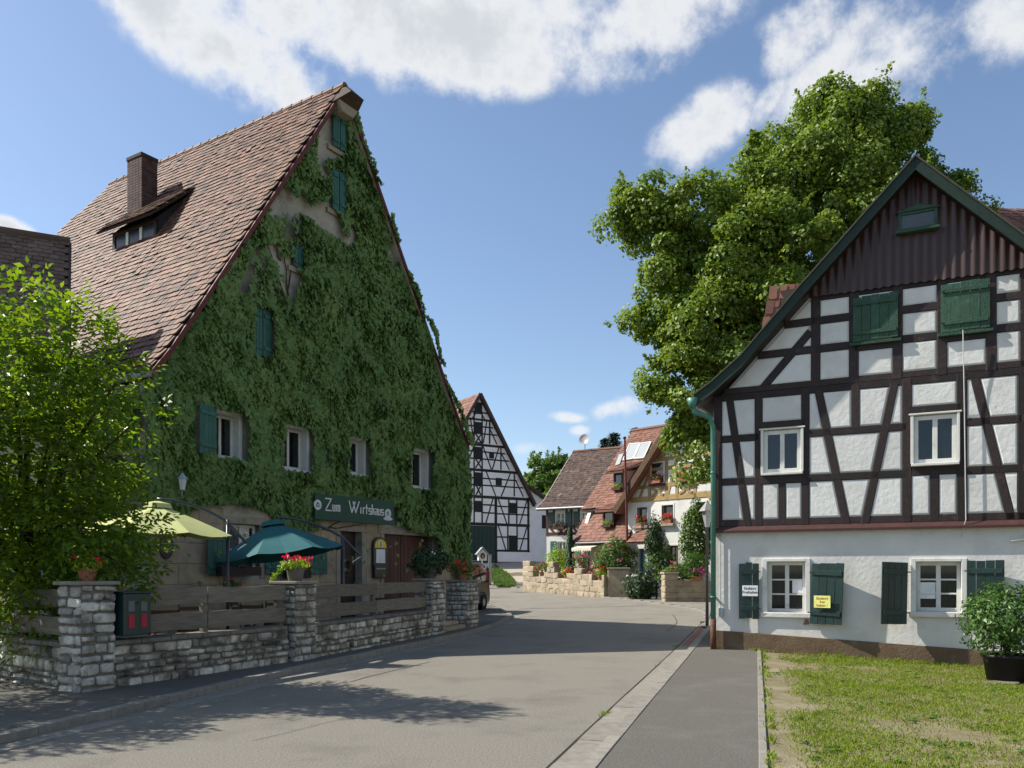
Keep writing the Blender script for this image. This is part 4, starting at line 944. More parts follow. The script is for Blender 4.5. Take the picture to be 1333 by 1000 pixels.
# roof
hy0 = IL - 2.5; zh = iaz - 2.6                                       # the rear end is half-hipped
yend = lambda z: IL - .6 if z < zh else lerp(IL - .6, hy0, (z - zh) / (iaz - zh))
def inn_slope(P, mirror):
    m = MB(); vs = []; n = len(P)
    for dz in (0, -.16):
        for (x, z) in P: vs += [(x, -.26, z + dz), (x, yend(z), z + dz)]
    fs = []
    for i in range(n - 1): a = 2 * i; b = 2 * n + 2 * i; fs += [(a, a + 1, a + 3, a + 2), (b, b + 2, b + 3, b + 1), (a, a + 2, b + 2, b), (a + 1, b + 1, b + 3, a + 3)]
    fs.append((2 * n - 2, 2 * n - 1, 4 * n - 1, 4 * n - 2)); m.add(vs, [f[::-1] for f in fs] if mirror else fs); return m.build('roof', M_ROOFB, inn)
iroof = inn_slope(VL, False); VR = [(2 * iax - p[0], p[1]) for p in VL]; iroof2 = inn_slope(VR, True)
MB().prism([(0, ZE), (IW, ZE)] + [(x, min(ivz(x) - .2, zh)) for x in np.linspace(IW, 0, 30)], IL - .9, IL - .62).build('rear_gable', M_INNWALL, inn)
for k, (a, b) in enumerate(zip(VL[:-1], VL[1:])):
    A = Vector((a[0], 0, a[1])); B = Vector((b[0], 0, b[1])); d = A - B; ln = d.length
    ins = lambda u, v, B=B, d=d, ln=ln: (IL - .6 - u) < yend(B.z + d.z * v / ln)
    tiles(iroof, IF.M, (B.x, IL - .6, B.z), (0, -1, 0), d, IL - .6 + .27, ln + .01, M_TILE, tw=.185, ex=.18, th=.027, n_single={len(VL) - 2: 150, len(VL) - 3: 150}.get(k, 0), inside=ins, warp=lambda u, v: .03 * noise.noise((u * .35, v * .35, k)))
for k, (a, b) in enumerate(zip(VR[:-1], VR[1:])):
    A = Vector((a[0], 0, a[1])); B = Vector((b[0], 0, b[1])); d = A - B
    tiles(iroof2, IF.M, (B.x, -.26, B.z), (0, 1, 0), d, IL - .6 + .27, d.length, M_TILE, tw=.30, ex=.26, th=.019, inside=lambda u, v, B=B, d=d: u - .26 < yend(B.z + d.z * v / d.length))
# red verge boards, ridge
M_VERGE = mk('dark red verge board', (.13, .028, .024), (.09, .022, .02), scale=6, rough=.6)
for P in (VL, VR):
    poly = [(x, z + .01) for x, z in P] + [(x, z - .17) for x, z in P[::-1]]
    MB().prism(poly if P is VL else poly[::-1], -.30, -.262).build('verge_board', M_VERGE, inn)
    poly = [(x, z - .16) for x, z in P] + [(x, z - .18) for x, z in P[::-1]]
    MB().prism(poly if P is VL else poly[::-1], -.26, .02).build('soffit', M_INNWALL, inn)
yy = -.3
while yy < IL - 2.6:
    MB().tube([(iax, yy, iaz + .0), (iax, yy + .44, iaz - .012)], [.105, .092], 12).build('ridge_tile', M_TILE, inn); yy += .38
# the little hood (hipped end) over the top of the gable
hz = iaz - .62; hx0 = iax - .44; hx1 = iax + .44; hy = -.72
hood = MB(); hood.add([(iax, -.2, iaz + .06), (hx0, -.25, hz + .02), (hx0 + .2, hy, hz + .25), (hx1 - .2, hy, hz + .25), (hx1, -.25, hz + .02), (iax, hy + .28, iaz - .08)], [(0, 1, 2, 5), (5, 2, 3), (0, 5, 3, 4), (1, 4, 3, 2)])
hood.build('roof_hood', M_TILEDK, inn); MB().prism([(hx0 + .24, hz - .16), (hx1 - .24, hz - .16), (hx1 - .08, hz + .1), (hx0 + .08, hz + .1)], -.42, -.02).build('hood_bracket', M_LINTEL, inn, bev=.03)
# rear half hip
xh = float(np.interp(zh, VLz, VLx)); hp_ = [(iax, hy0, iaz + .03), (xh - .1, IL - .45, zh - .12), (2 * iax - xh + .1, IL - .45, zh - .12)]
MB().add(hp_ + [(p[0], p[1] - .1, p[2] - .12) for p in hp_], [(0, 2, 1), (3, 4, 5), (1, 2, 5, 4), (0, 1, 4, 3), (2, 0, 3, 5)]).build('rear_hip', M_TILE, inn)
# gutter, snow guard
gx, gzz = VL[-1]
MB().tube([(gx - .07, -.3, gzz - .07), (gx - .07, IL - .6, gzz - .07)], .08, 10).build('gutter', M_GREYMETAL, inn, smooth=True)
ug = (Vector((VL[-2][0], 0, VL[-2][1])) - Vector((gx, 0, gzz))).normalized()
sg = MB(); b0 = Vector((gx, 0, gzz)) + ug * .32
for k in range(3): sg.tube([(b0.x - .03 * k, .55, b0.z + .08 + .09 * k), (b0.x - .03 * k, 5.2, b0.z + .08 + .09 * k)], .010, 5)
for yy in np.arange(.55, 5.3, .13): sg.tube([(b0.x, yy, b0.z + .03), (b0.x - .06, yy, b0.z + .28)], .008, 4)
sg.build('snow_guard', M_BLACKMETAL, inn)
# slope helper
def slope_hit(u, v):
    best = None
    for a, b in zip(VL[:-1], VL[1:]):
        dx, dz = a[0] - b[0], a[1] - b[1]; p = IF.plane(u, v, (b[0], 0, b[1]), (-dz, 0, dx))
        if b[0] - .02 <= p.x <= a[0] + .02: return p
    return p
# chimney of brick courses
cb_ = slope_hit(186, 288); cw, cl = .50, .66; cx0, cy0 = cb_.x - .1, cb_.y - .1
ctop = IF.plane(188, 196, (cx0, 0, 0), (1, 0, 0)).z
ch = empty('chimney', (cx0, cy0, cb_.z - .6), 0); ch.parent = inn
M_BRICK = mk('dark chimney brick', (.095, .055, .048), (.07, .042, .038), scale=9, rough=.85, rnd=.3)
H = ctop - cb_.z + .6; MB().box(.01, .01, 0, cw - .01, cl - .01, H - .05).build('mortar_core', M_MORTAR, ch)
br = MB(); z = 0; r_ = 0
while z < H - .1:
    for (x0, y0, x1, y1, n) in ((0, 0, cw, .12, 3), (0, cl - .12, cw, cl, 3), (0, .12, .12, cl - .12, 3), (cw - .12, .12, cw, cl - .12, 3)):
        for i in range(n):
            o_ = .0
            if x1 - x0 > .2: br.box(lerp(x0, x1, i / n) + .004, y0, z + .005, lerp(x0, x1, (i + 1) / n) - .004, y1, z + .068)
            else: br.box(x0, lerp(y0, y1, i / n) + .004, z + .005, x1, lerp(y0, y1, (i + 1) / n) - .004, z + .068)
    z += .073; r_ += 1
br.build('bricks', M_BRICK, ch, kind='stuff'); MB().box(-.02, -.02, H - .1, cw + .02, cl + .02, H).build('cap', mk('sooty slab', (.05, .04, .038)), ch, bev=.01)
# shed dormer
A_ = slope_hit(147, 331); B_ = slope_hit(203, 312); C_ = slope_hit(250, 248); dx = A_.x; ya, yb = A_.y, B_.y; hgt = .56
zz0 = A_.z; s_top = slope_hit(250, 248); tx, tz = s_top.x, s_top.z
dmr = empty('dormer', (0, 0, 0), 0); dmr.parent = inn
MB().box(dx, yb, zz0 - .05, dx + .08, ya, zz0 + .08).box(dx, yb, zz0 + hgt - .1, dx + .08, ya, zz0 + hgt).build('front_frame', M_TIMBER, dmr)
for t in (0, .33, .66, 1.0): yq = lerp(ya - .04, yb + .04, t); MB().box(dx + .004, yq - .05, zz0 + .08, dx + .07, yq + .05, zz0 + hgt - .1).build('post', M_WHITEPAINT if .1 < t < .9 else M_TIMBER, dmr)
for t in (0, .33, .66):
    y0, y1 = lerp(ya - .09, yb + .09, t), lerp(ya - .09, yb + .09, t + .33); MB().box(dx + .03, min(y0, y1), zz0 + .08, dx + .036, max(y0, y1), zz0 + hgt - .1).build('pane', mk('dim dormer pane', (.02, .024, .028), rough=.3, spec=.4), dmr)
for yq in (ya, yb): MB().add([(dx, yq, zz0 - .1), (dx, yq, zz0 + hgt), (tx, yq, tz - .06)], [(0, 1, 2)]).build('cheek', mk('dark slate cheek', (.03, .033, .035), rough=.7), dmr)
MB().box(dx - .04, yb, zz0 - .1, dx + .05, ya, zz0 - .05).build('flashing', M_VERGE, dmr)
dv = Vector((tx, 0, tz)) - Vector((dx - .25, 0, zz0 + hgt - .05)); ndv = Vector((-dv.z, 0, dv.x)).normalized()
dr = MB().add([(dx - .25, yb - .2, zz0 + hgt - .05), (dx - .25, ya + .3, zz0 + hgt - .05), (tx, ya + .3, tz), (tx, yb - .2, tz)] + [(p[0] + ndv.x * .06, p[1], p[2] + ndv.z * .06) for p in [(dx - .25, yb - .2, zz0 + hgt - .05), (dx - .25, ya + .3, zz0 + hgt - .05), (tx, ya + .3, tz), (tx, yb - .2, tz)]], [(0, 1, 2, 3), (7, 6, 5, 4), (0, 4, 5, 1), (1, 5, 6, 2), (2, 6, 7, 3), (3, 7, 4, 0)]).build('dormer_roof', M_ROOFB, dmr)
tiles(dr, IF.M, (dx - .25 + ndv.x * .06, ya + .3, zz0 + hgt - .05 + ndv.z * .06), (0, -1, 0), dv, abs(ya - yb) + .5, dv.length, M_TILE, tw=.185, ex=.172, th=.019)
# wall lamp, oval plaque, menu box, letter box, sign : things hung on the wall
def on_wall(name, u, v, label, cat, y=-.02): x, z = ip(u, v, y); return empty(name, IF.w((x, y, z)), IF.a, label, cat)
o = on_wall('wall_lamp', 238, 628, 'pale lantern on a bracket among the ivy near the house corner', 'lamp', -.35)
MB().lathe([(.05, -.16), (.09, .06), (.09, .07)], 6).build('glass_body', mk('pale lamp glass', (.6, .66, .66), rough=.2), o); MB().lathe([(.12, .07), (.03, .17), (.01, .2)], 6).build('hood', mk('pale blue grey metal', (.40, .46, .48), rough=.4), o); MB().tube([(0, 0, -.16), (0, .02, -.28), (0, .34, -.26)], .014, 6).build('bracket', M_GREYMETAL, o)
o = on_wall('oval_plaque', 216.5, 711, 'dark oval plaque with pale lines on the stone wall', 'plaque', -.03)
el = MB(); el.prism([(.17 * math.cos(t), .27 * math.sin(t)) for t in np.linspace(0, 2 * math.pi, 33)[:-1]], -.03, 0); el.build('plate', mk('dark bronze', (.035, .03, .032), rough=.4, spec=.5), o, bev=.01)
for k, wz in enumerate((.10, .13, .12, .09)): MB().box(-wz, -.034, .13 - k * .085, wz, -.031, .145 - k * .085).build('engraved_line', mk('pale metal line', (.35, .33, .32), rough=.4), o)
o = on_wall('menu_box', 493, 719, 'dark menu case with yellow rounded top beside the maroon gate', 'display case', -.04)
x0, _ = ip(483.5, 719); x1, _ = ip(501, 719); w = (x1 - x0); h = .72
prof = [(-w / 2, -.36), (w / 2, -.36), (w / 2, .2)] + [(w / 2 * math.cos(t), .2 + .22 * math.sin(t)) for t in np.linspace(0, math.pi, 12)[1:-1]] + [(-w / 2, .2)]
MB().prism(prof, -.08, 0).build('case', M_BLACKMETAL, o, bev=.01); k = .84
MB().prism([(-w / 2 * k, .12), (w / 2 * k, .12)] + [(w / 2 * k * math.cos(t), .16 + .2 * math.sin(t)) for t in np.linspace(0, math.pi, 12)], -.088, -.081).build('yellow_panel', mk('yellow print', (.68, .58, .03), rough=.5), o)
MB().prism([(.075 * math.cos(t), .23 + .085 * math.sin(t)) for t in np.linspace(0, 2 * math.pi, 17)[:-1]], -.093, -.089).build('white_emblem', M_PAPER, o); MB().prism([(-.025, .16), (.03, .17), (.015, .29), (-.02, .28)], -.097, -.094).build('dark_figure', M_INK, o)
MB().box(-w * .33, -.088, -.30, w * .33, -.081, .08).build('menu_sheet', M_PAPER, o)
o = on_wall('letter_box', 492, 744, 'black letter box below the menu case', 'letter box', -.04); MB().box(-.24, -.12, -.18, .24, 0, .18).build('body', M_BLACKMETAL, o, bev=.015); MB().box(-.18, -.128, .06, .18, -.121, .09).build('slot', M_GREYMETAL, o)
sgn = on_wall('inn_sign', 465, 664, 'long green board sign reading Zum Wirtshaus above the door', 'sign', -.30)
x0, z0_ = ip(413, 663, -.3); x1, z1_ = ip(515, 663, -.3); sw = x1 - x0; sh = ip(465, 647, -.3)[1] - ip(465, 679, -.3)[1]
MB().box(-sw / 2, 0, -sh / 2, sw / 2, .05, sh / 2).build('board', mk('sign green paint', (.014, .060, .040), (.018, .07, .048), scale=3, rough=.55), sgn, bev=.008)
M_LET = mk('white sign paint', (.80, .81, .78), rough=.6)
cx_ = ip(464, 663, -.3)[0]; q = lambda u: ip(u, 663, -.3)[0] - (x0 + x1) / 2
# drawn capitals and narrow lower case letters, strokes of white board
def stroke(pts, wd=.055):
    mm = MB()
    for a, b in zip(pts[:-1], pts[1:]):
        d = Vector((b[0] - a[0], 0, b[1] - a[1])); d.normalize(); e = d * wd * .4
        mm.bar((a[0] - e.x, -.008, a[1] - e.z), (b[0] + e.x, -.008, b[1] + e.z), wd, .014, up=(0, 1, 0))
    return mm
GL = {'u': [[(0, 1), (0, 0), (1, 0), (1, 1)]], 'm': [[(0, 0), (0, 1), (1, 1), (1, 0)], [(.5, 1), (.5, 0)]], 'i': [[(.5, 0), (.5, 1)]], 'r': [[(.15, 0), (.15, 1), (1, 1)]], 't': [[(.5, 1.6), (.5, 0)], [(0, 1.05), (1, 1.05)]],
      's': [[(1, 1), (0, 1), (0, .5), (1, .5), (1, 0), (0, 0)]], 'h': [[(0, 1.7), (0, 0)], [(0, 1), (1, 1), (1, 0)]], 'a': [[(0, 1), (1, 1), (1, 0), (0, 0), (0, .5), (1, .5)]],
      'Z': [[(0, 2), (1, 2), (0, 0), (1, 0)]], 'W': [[(0, 2), (.28, 0), (.6, 1.9)], [(.4, 1.9), (.66, 0), (1, 2)]]}
lx = .148; base = -sh * .12
def letters(word, us):
    for chx, (ua, ub) in zip(word, us):
        a, b = q(ua), q(ub); mm = MB()
        for st in GL[chx]:
            s_ = stroke([(lerp(a, b, p[0]), base + p[1] * lx) for p in st], .030); mm.add(s_.v, s_.f)
        mm.build('letter', M_LET, sgn)
letters('Zum', [(426, 433.5), (435.5, 438), (440, 444.5)]); letters('Wirtshaus', [(456.5, 469.5), (471, 472.5), (474.5, 476.5), (478, 480.5), (482.5, 485), (486.5, 488.5), (490.5, 493), (494.5, 497), (498.5, 501)])
M_EMB = mk('pale emblem', (.62, .66, .66), (.5, .55, .56), scale=9, rough=.5)
for k, (uu, rr) in enumerate(((416, .13), (507, .13))):
    x = q(uu); zc = .04 if k == 0 else -.02
    e = MB().prism([(x + rr * math.cos(t), zc + rr * math.sin(t)) for t in np.linspace(0, 2 * math.pi, 21)[:-1]], -.012, -.001).build('emblem', M_EMB, sgn)
    MB().prism([(x - .05, zc - .05), (x + .05, zc - .05), (x + .05, zc + .02), (x, zc + .07), (x - .05, zc + .02)], -.016, -.013).build('emblem_crest', mk('emblem green', (.02, .09, .05), rough=.5), e); MB().prism([(x - .018, zc - .03), (x + .018, zc - .03), (x + .018, zc + .02), (x - .018, zc + .02)], -.02, -.017).build('emblem_mark', M_LET, e)
    if k == 1: MB().prism([(x - .2, zc - .15), (x - .1, zc - .09), (x + .1, zc - .09), (x + .2, zc - .15), (x + .1, zc - .19), (x - .1, zc - .19)], -.012, -.001).build('emblem_ribbon', M_EMB, e)
# side wall facing left: windows with green shutters
SF = Frame(IF.w((0, IL, 0)), math.degrees(IF.a) - 90)
side = [(*SF.px(132, 590), *SF.px(160, 543)), (*SF.px(70, 590), *SF.px(92, 553))]
for (a, b, c, d) in side:
    def L3(x, y, z): return IF.I @ SF.w((x, y, z))
    # openings are shown by a dark recess with frame, reveal and sill set on the wall
    sub = empty('side_window', IF.I @ SF.w((a, 0, b)), -math.pi / 2); sub.parent = inn
    w, h = c - a, d - b; mm = MB().box(0, -.06, 0, .08, .0, h).box(w - .08, -.06, 0, w, .0, h).box(.08, -.06, 0, w - .08, 0, .08).box(.08, -.06, h - .08, w - .08, 0, h).box(w / 2 - .03, -.05, .08, w / 2 + .03, 0, h - .08).build('window_frame', M_WHITEPAINT, sub)
    MB().box(.08, -.03, .08, w - .08, -.005, h - .08).build('pane', mk('bright pane', (.10, .14, .18), rough=.05, spec=.9), sub); MB().box(-.1, -.16, -.12, w + .1, 0, -.01).build('sill', M_SANDSTONE, sub)
    for (hx, s_) in ((-.02, -1), (w + .02, 1)):
        for i in range(4):
            xa_ = hx + .13 * i if s_ > 0 else hx - .13 * (i + 1); MB().box(xa_ + .003, -.05, .0, xa_ + .127, -.02, h).build('shutter_plank', M_TEAL, sub)

# ------------------------------------------------------------------ ivy on the inn
ivy = empty('ivy', IF.w((IW * .55, -.1, 0)), IF.a, 'dense green ivy climbing over the gable wall of the inn', 'ivy')
def inpoly(x, z, P):
    r = False; n = len(P)
    for i in range(n):
        (x1, z1), (x2, z2) = P[i], P[(i + 1) % n]
        if (z1 > z) != (z2 > z) and x < (x2 - x1) * (z - z1) / (z2 - z1) + x1: r = not r
    return r
ground_bare = [ip(*p) for p in ((150, 990), (150, 745), (197, 690), (262, 657), (300, 655), (345, 664), (366, 692), (408, 690), (416, 672), (515, 684), (530, 690), (560, 700), (566, 725), (580, 735), (590, 740), (592, 990))]
bare1 = [ip(*p) for p in ((352, 262), (372, 240), (386, 300), (380, 330), (388, 370), (374, 398), (352, 385), (322, 392), (300, 380), (322, 330))]
bare2 = [ip(*p) for p in ((420, 150), (474, 130), (474, 205), (466, 220), (447, 205), (430, 195), (418, 195))]
bare3 = [ip(*p) for p in ((395, 215), (428, 228), (428, 262), (400, 255), (385, 240))]
bare4 = [ip(*p) for p in ((318, 405), (330, 400), (330, 470), (318, 465))]
holes_i = [(a - .05, b - .08, c + .02, d + .02) for (a, b, c, d) in wins] + [(a - .03, b - .03, c - .02, d + .02) for (a, b, c, d) in GS]
sg_r = (ip(411, 663, -.15)[0], ip(465, 680, -.15)[1], ip(517, 663, -.15)[0], ip(465, 654, -.15)[1])
holes_i.append(sg_r); holes_i.append((wins[0][0] - .62, wins[0][1], wins[0][0], wins[0][3] + .05))
n_ = 120000; px_ = RNG.uniform(-.15, IW + .25, n_); pz_ = RNG.uniform(1.3, iaz, n_)
C = []; Nn = []; Tt = []; Rn = []
off = IW * .55
for x, z in zip(px_, pz_):
    top_ = ivz(min(max(x, 0), IW)) - .12
    over = x > iax and z < top_ + .28 and z > top_ - .02 and noise.noise((x * 1.2, z * 1.2, 7)) > -.15
    if z > top_ and not over: continue
    if inpoly(x, z, ground_bare): 
        if random.random() > .004: continue
    nn = noise.noise((x * .9, z * .9, 2)) + .5 * noise.noise((x * 2.6, z * 2.6, 5))
    if inpoly(x, z, bare1):
        if nn + random.uniform(-.3, .3) < .22: continue
    if inpoly(x, z, bare2) and nn + random.uniform(-.3, .3) < -.32: continue
    if inpoly(x, z, bare3) and nn + random.uniform(-.3, .3) < -.3: continue
    if inpoly(x, z, bare4) and nn + random.uniform(-.3, .3) < -.1: continue
    if any(a < x < c and b < z < d for (a, b, c, d) in holes_i): continue
    if z > 10.2 and nn < -.3: continue
    bulge = .15 + .19 * (noise.noise((x * .75, z * .55, 11)) + .2) + .08 * noise.noise((x * 2.1, z * 1.4, 13)) + .06 * noise.noise((x * 5, z * 3.5, 17))
    if over: bulge += .2
    if sg_r[0] - .35 < x < sg_r[2] + .35 and sg_r[1] - .3 < z < sg_r[3] + .35: bulge = min(bulge, .14)
    if z > 9: bulge *= .7
    bulge = max(.05, bulge); e = min(1, max(.3, (iax + 2.5 - x) * .4 + 1.0))
    y = -bulge - random.random() * .07; C.append((x - off, y + .1, z)); dn = Vector((noise.noise((x * 1.6, z * 1.6, 3)) * .7, -1, .45 + .5 * noise.noise((x * 1.3, z * 1.9, 8))))
    Nn.append((dn.x + random.gauss(0, .32), dn.y, dn.z + random.gauss(0, .32))); Tt.append((random.gauss(0, .35), -.25, -1)); Rn.append(min(1, max(0, .5 + .5 * noise.noise((x * .8, z * .8, 21)) + random.gauss(0, .18))))
C = np.array(C); sz = np.clip(RNG.lognormal(-2.05, .28, len(C)), .07, .24); leaves('foliage', C, Nn, Tt, sz, sz * .82, L_IVY, ivy, Rn)
# ivy hanging round the two corners of the wall
C = []; Nn = []; Tt = []
for _ in range(4200):
    y = random.uniform(-.1, 1.6) ** 1.0; z = random.uniform(1.2, ZE + .1)
    if random.random() < y * .5: continue
    C.append((IW + .14 + .12 * noise.noise((y * 2, z, 4)) - off, y + .1, z)); Nn.append((1 + random.gauss(0, .3), random.gauss(0, .3), .4 + random.gauss(0, .3))); Tt.append((.2, random.gauss(0, .3), -1))
for _ in range(3600):
    y = random.uniform(0, 2.6); z = random.uniform(2.0, ZE - .2)
    if noise.noise((y * 1.5, z * 1.5, 31)) < y * .22 - .15: continue
    C.append((-.1 - .1 * random.random() - off, y + .1, z)); Nn.append((-1, random.gauss(0, .4), .4 + random.gauss(0, .4))); Tt.append((-.2, random.gauss(0, .3), -1))
sz = RNG.uniform(.10, .18, len(C)); leaves('corner_foliage', C, Nn, Tt, sz, sz * .82, L_IVY, ivy)
st = MB()
for (u0, v0, u1, v1) in ((372, 395, 340, 300), (376, 395, 362, 285), (366, 392, 322, 340), (374, 380, 385, 300), (352, 385, 330, 345), (365, 340, 350, 300), (420, 240, 405, 205), (425, 255, 412, 232), (418, 690, 445, 676), (425, 690, 470, 682), (372, 700, 384, 640)):
    a, b = ip(u0, v0), ip(u1, v1); pts = []
    for t in np.linspace(0, 1, 9): pts.append((lerp(a[0], b[0], t) + .10 * noise.noise((u0 * .3, t * 4, 1)) - off, .07 - .015, lerp(a[1], b[1], t) + .08 * noise.noise((u1 * .3, t * 4, 2))))
    MB().tube(pts, [.022 - .014 * t for t in np.linspace(0, 1, 9)], 5).build('stem', M_BARK, ivy)

# ------------------------------------------------------------------ outbuilding at the far left: its dark tiled roof
WF = Frame((0, 0, 0), 27); rr = at(92, 318, 18.2)
WF = Frame((rr.x, rr.y, 0), 27); wing = empty('outbuilding', WF.o, WF.a, 'low building at the left edge with dark brown tiled roof', 'house')
zr = rr.z; run = 2.8; ze = zr - run * 1.5
MB().box(-5, -run + .4, -.2, -.35, run - .4, ze + .3).build('wall', M_INNWALL, wing); MB().prism([(-5, ze), (-.35, ze), (-.35, ze + .1), (-5, ze + .1)], -run + .4, run - .4).build('eaves_beam', M_TIMBER, wing)
wr_ = MB().add([(-5.2, -run, ze), (0, -run, ze), (0, 0, zr), (-5.2, 0, zr), (-5.2, run, ze), (0, run, ze), (-5.2, 0, zr - .2), (0, 0, zr - .2), (-5.2, -run, ze - .2), (0, -run, ze - .2)], [(0, 1, 2, 3), (3, 2, 5, 4), (1, 9, 7, 2), (2, 7, 5)]).build('roof', M_ROOFB, wing)
MB().add([(-.36, -run + .4, ze + .2), (-.36, run - .4, ze + .2), (-.36, 0, zr - .25)], [(0, 1, 2)]).build('gable', M_INNWALL, wing)
tiles(wr_, WF.M, (-5.2, -run, ze + .01), (1, 0, 0), (0, run, zr - ze), 5.2, math.hypot(run, zr - ze), mk('brown roof tiles at the left', (.17, .115, .092), (.12, .082, .066), scale=1.5, rough=.8, rnd=.25), tw=.2, ex=.13, th=.024, n_single=0)
MB().bar((.0, -run, ze - .03), (.0, 0, zr - .03), .16, .05, up=(1, 0, 0)).build('verge_board', mk('dark verge wood', (.06, .045, .04)), wing)
MB().tube([(-5.2, 0, zr + .05), (0, 0, zr + .05)], .1, 8).build('ridge_tiles', M_TILEDK, wing)

# ------------------------------------------------------------------ plant helpers
def blob_points(c, r, n, shell=.45):
    d = unit(RNG.normal(size=(n, 3))); k = (1 - shell * RNG.random((n, 1)) ** 1.5); return np.array(c) + d * k * np.array(r), d
def bush(name, parent, c, r, n, ls, mat, label=None, wid=.5, droop=.2, lump=.22, nm=None):
    P, d = blob_points((0, 0, 0), (1, 1, 1), n)
    k = np.array([1 + lump * noise.noise((x * 2.2 + c[0], y * 2.2 + c[1], z * 2.2)) * 2 for x, y, z in d])[:, None]
    P = P * k * np.array(r) + np.array(c); nn = d + RNG.normal(scale=.5, size=d.shape) + np.array([0, 0, .35]); tt = RNG.normal(size=d.shape) + d * .6 + np.array([0, 0, -droop])
    s = RNG.uniform(.7, 1.2, n) * ls; return leaves(nm or 'foliage', P, nn, tt, s, s * wid, mat, parent)
def flowers(parent, c, r, n, size, mat, per=7, up=.5, nm='flowers'):
    P, d = blob_points(c, r, n, .25); P = P[d[:, 2] > -up]; d = d[d[:, 2] > -up]
    C = np.repeat(P, per, axis=0) + RNG.normal(scale=size * .42, size=(len(P) * per, 3)); nn = np.repeat(d, per, axis=0) + RNG.normal(scale=.6, size=C.shape)
    return leaves(nm, C, nn, RNG.normal(size=C.shape), np.full(len(C), size * .75), np.full(len(C), size * .7), mat, parent)
def pot_plant(x, y, z, label, pot=.16, ph=.24, fr=(.22, .22, .18), fz=.12, n=260, ls=.07, leaf=None, fl=None, fn=14, fs=.06, potmat=None, name='flower_pot', cat='potted plant', group=None, fper=7):
    o = empty(name, (x, y, z), 0, label, cat, group)
    if pot: MB().lathe([(pot * .7, 0), (pot * .98, ph * .9), (pot * 1.08, ph * .9), (pot * 1.08, ph), (pot * .9, ph), (pot * .9, ph * .85), (.01, ph * .85)], 14).build('pot', potmat or M_TERRA, o, smooth=False)
    bush('foliage', o, (0, 0, ph + fz), fr, n, ls, leaf or L_BUSH)
    if fl: flowers(o, (0, 0, ph + fz + .02), (fr[0] * 1.05, fr[1] * 1.05, fr[2] * 1.1), fn, fs, fl, up=.15, per=fper)
    return o

# ------------------------------------------------------------------ half-timbered barn at the end of the street
def B2(x, y): return (590 + x / 7.692, 620 + y / 7.692)
def A2(x, y): return (590 + x / 7.692, 505 + y / 7.692)
rc = at(690, 731, 66); BA = 32.7; BW = 9.4
BFm = Frame((rc.x - BW * math.cos(R(BA)), rc.y - BW * math.sin(R(BA)), 0), BA)
barn = empty('timbered_barn', (BFm.o.x, BFm.o.y, 2.3), BFm.a, 'tall black and white half-timbered barn with steep red roof at the street end', 'barn')
BZ0 = 2.3
bp_ = lambda p: (BFm.px(*p)[0], BFm.px(*p)[1] - BZ0)
bx = BW / 2; bz = bp_((624.5, 515))[1]; be = bp_((690, 648))[1]
MB().box(0, .3, -1.0, BW, 16, be - .1).build('wall', M_PANEL, barn); MB().prism([(0, -1.0), (BW, -1.0), (BW, be), (bx, bz - .15), (0, be)], .03, .4).build('gable_wall', M_PANEL, barn)
M_PINKW = mk('pale lilac plaster', (.78, .75, .77), (.70, .67, .69), scale=2, rough=.92, objr=.03)
T = []; mir = lambda p: (BW - p[0], p[1])
def hb(y, A=True, w=.2, x0=None):
    z = bp_((A2 if A else B2)(260, y))[1]; xr = BW - max(0, (z - be)) * (bx / (bz - be)); T.append(((x0 if x0 is not None else BW - xr, z), (xr, z), w, 'beam')); return z
zz = [hb(60 + 95, w=.18), hb(318), hb(570, w=.24), hb(822, w=.26), hb(205, False, .28), hb(478, False, .28)]
zg = bp_(B2(260, 742))[1]
xg = bp_(B2(430, 600))[0]
T.append(((xg, zg), (BW, zg), .2, 'sill_beam'))
T.append(((BW - .13, zg - .4), (BW - .13, be), .26, 'corner_post')); T.append(((.13, 0), (.13, be), .26, 'corner_post'))
for xx in (bp_(A2(213, 400))[0], bp_(A2(293, 400))[0]): T.append(((xx, zz[5]), (xx, bz - 1.2), .16, 'post'))
T.append(((xg, 0), (xg, zz[4]), .3, 'gate_post'))
def vp(x, ya, yb, A=True, w=.16, m=True):
    f = A2 if A else B2; a, b = bp_(f(x, ya)), bp_(f(x, yb)); xm = (a[0] + b[0]) / 2; T.append(((xm, a[1]), (xm, b[1]), w, 'post'))
    if m: T.append(((BW - xm, a[1]), (BW - xm, b[1]), w, 'post'))
def rl(xa, xb, y, A=True, w=.14, m=True):
    f = A2 if A else B2; a, b = bp_(f(xa, y)), bp_(f(xb, y)); z = a[1]; T.append(((a[0], z), (b[0], z), w, 'rail'))
    if m: T.append(((BW - b[0], z), (BW - a[0], z), w, 'rail'))
def dg(x1, y1, x2, y2, A=True, w=.13, m=True):
    f = A2 if A else B2; a, b = bp_(f(x1, y1)), bp_(f(x2, y2)); T.append((a, b, w, 'brace'))
    if m: T.append((mir(a), mir(b), w, 'brace'))
vp(368, 325, 560); vp(481, 580, 820); vp(615, 850, 1085)
rl(293, 340, 250); rl(293, 400, 390); rl(293, 440, 460); rl(293, 520, 640); rl(293, 560, 712); rl(293, 640, 905); rl(293, 700, 975)
rl(213, 293, 250, m=False); rl(213, 293, 345, m=False); rl(213, 293, 450, m=False); rl(213, 293, 555 - 10, m=False); rl(213, 293, 705, m=False); rl(213, 293, 850, m=False); rl(213, 293, 975, m=False)
vp(560, 215, 475, False, m=False); vp(640, 215, 475, False, m=False); vp(430, 215, 475, False, .22, m=False)
rl(293, 430, 285, False, m=False); rl(430, 770, 300, False, m=False); rl(293, 430, 365, False, m=False); rl(430, 770, 375, False, m=False)
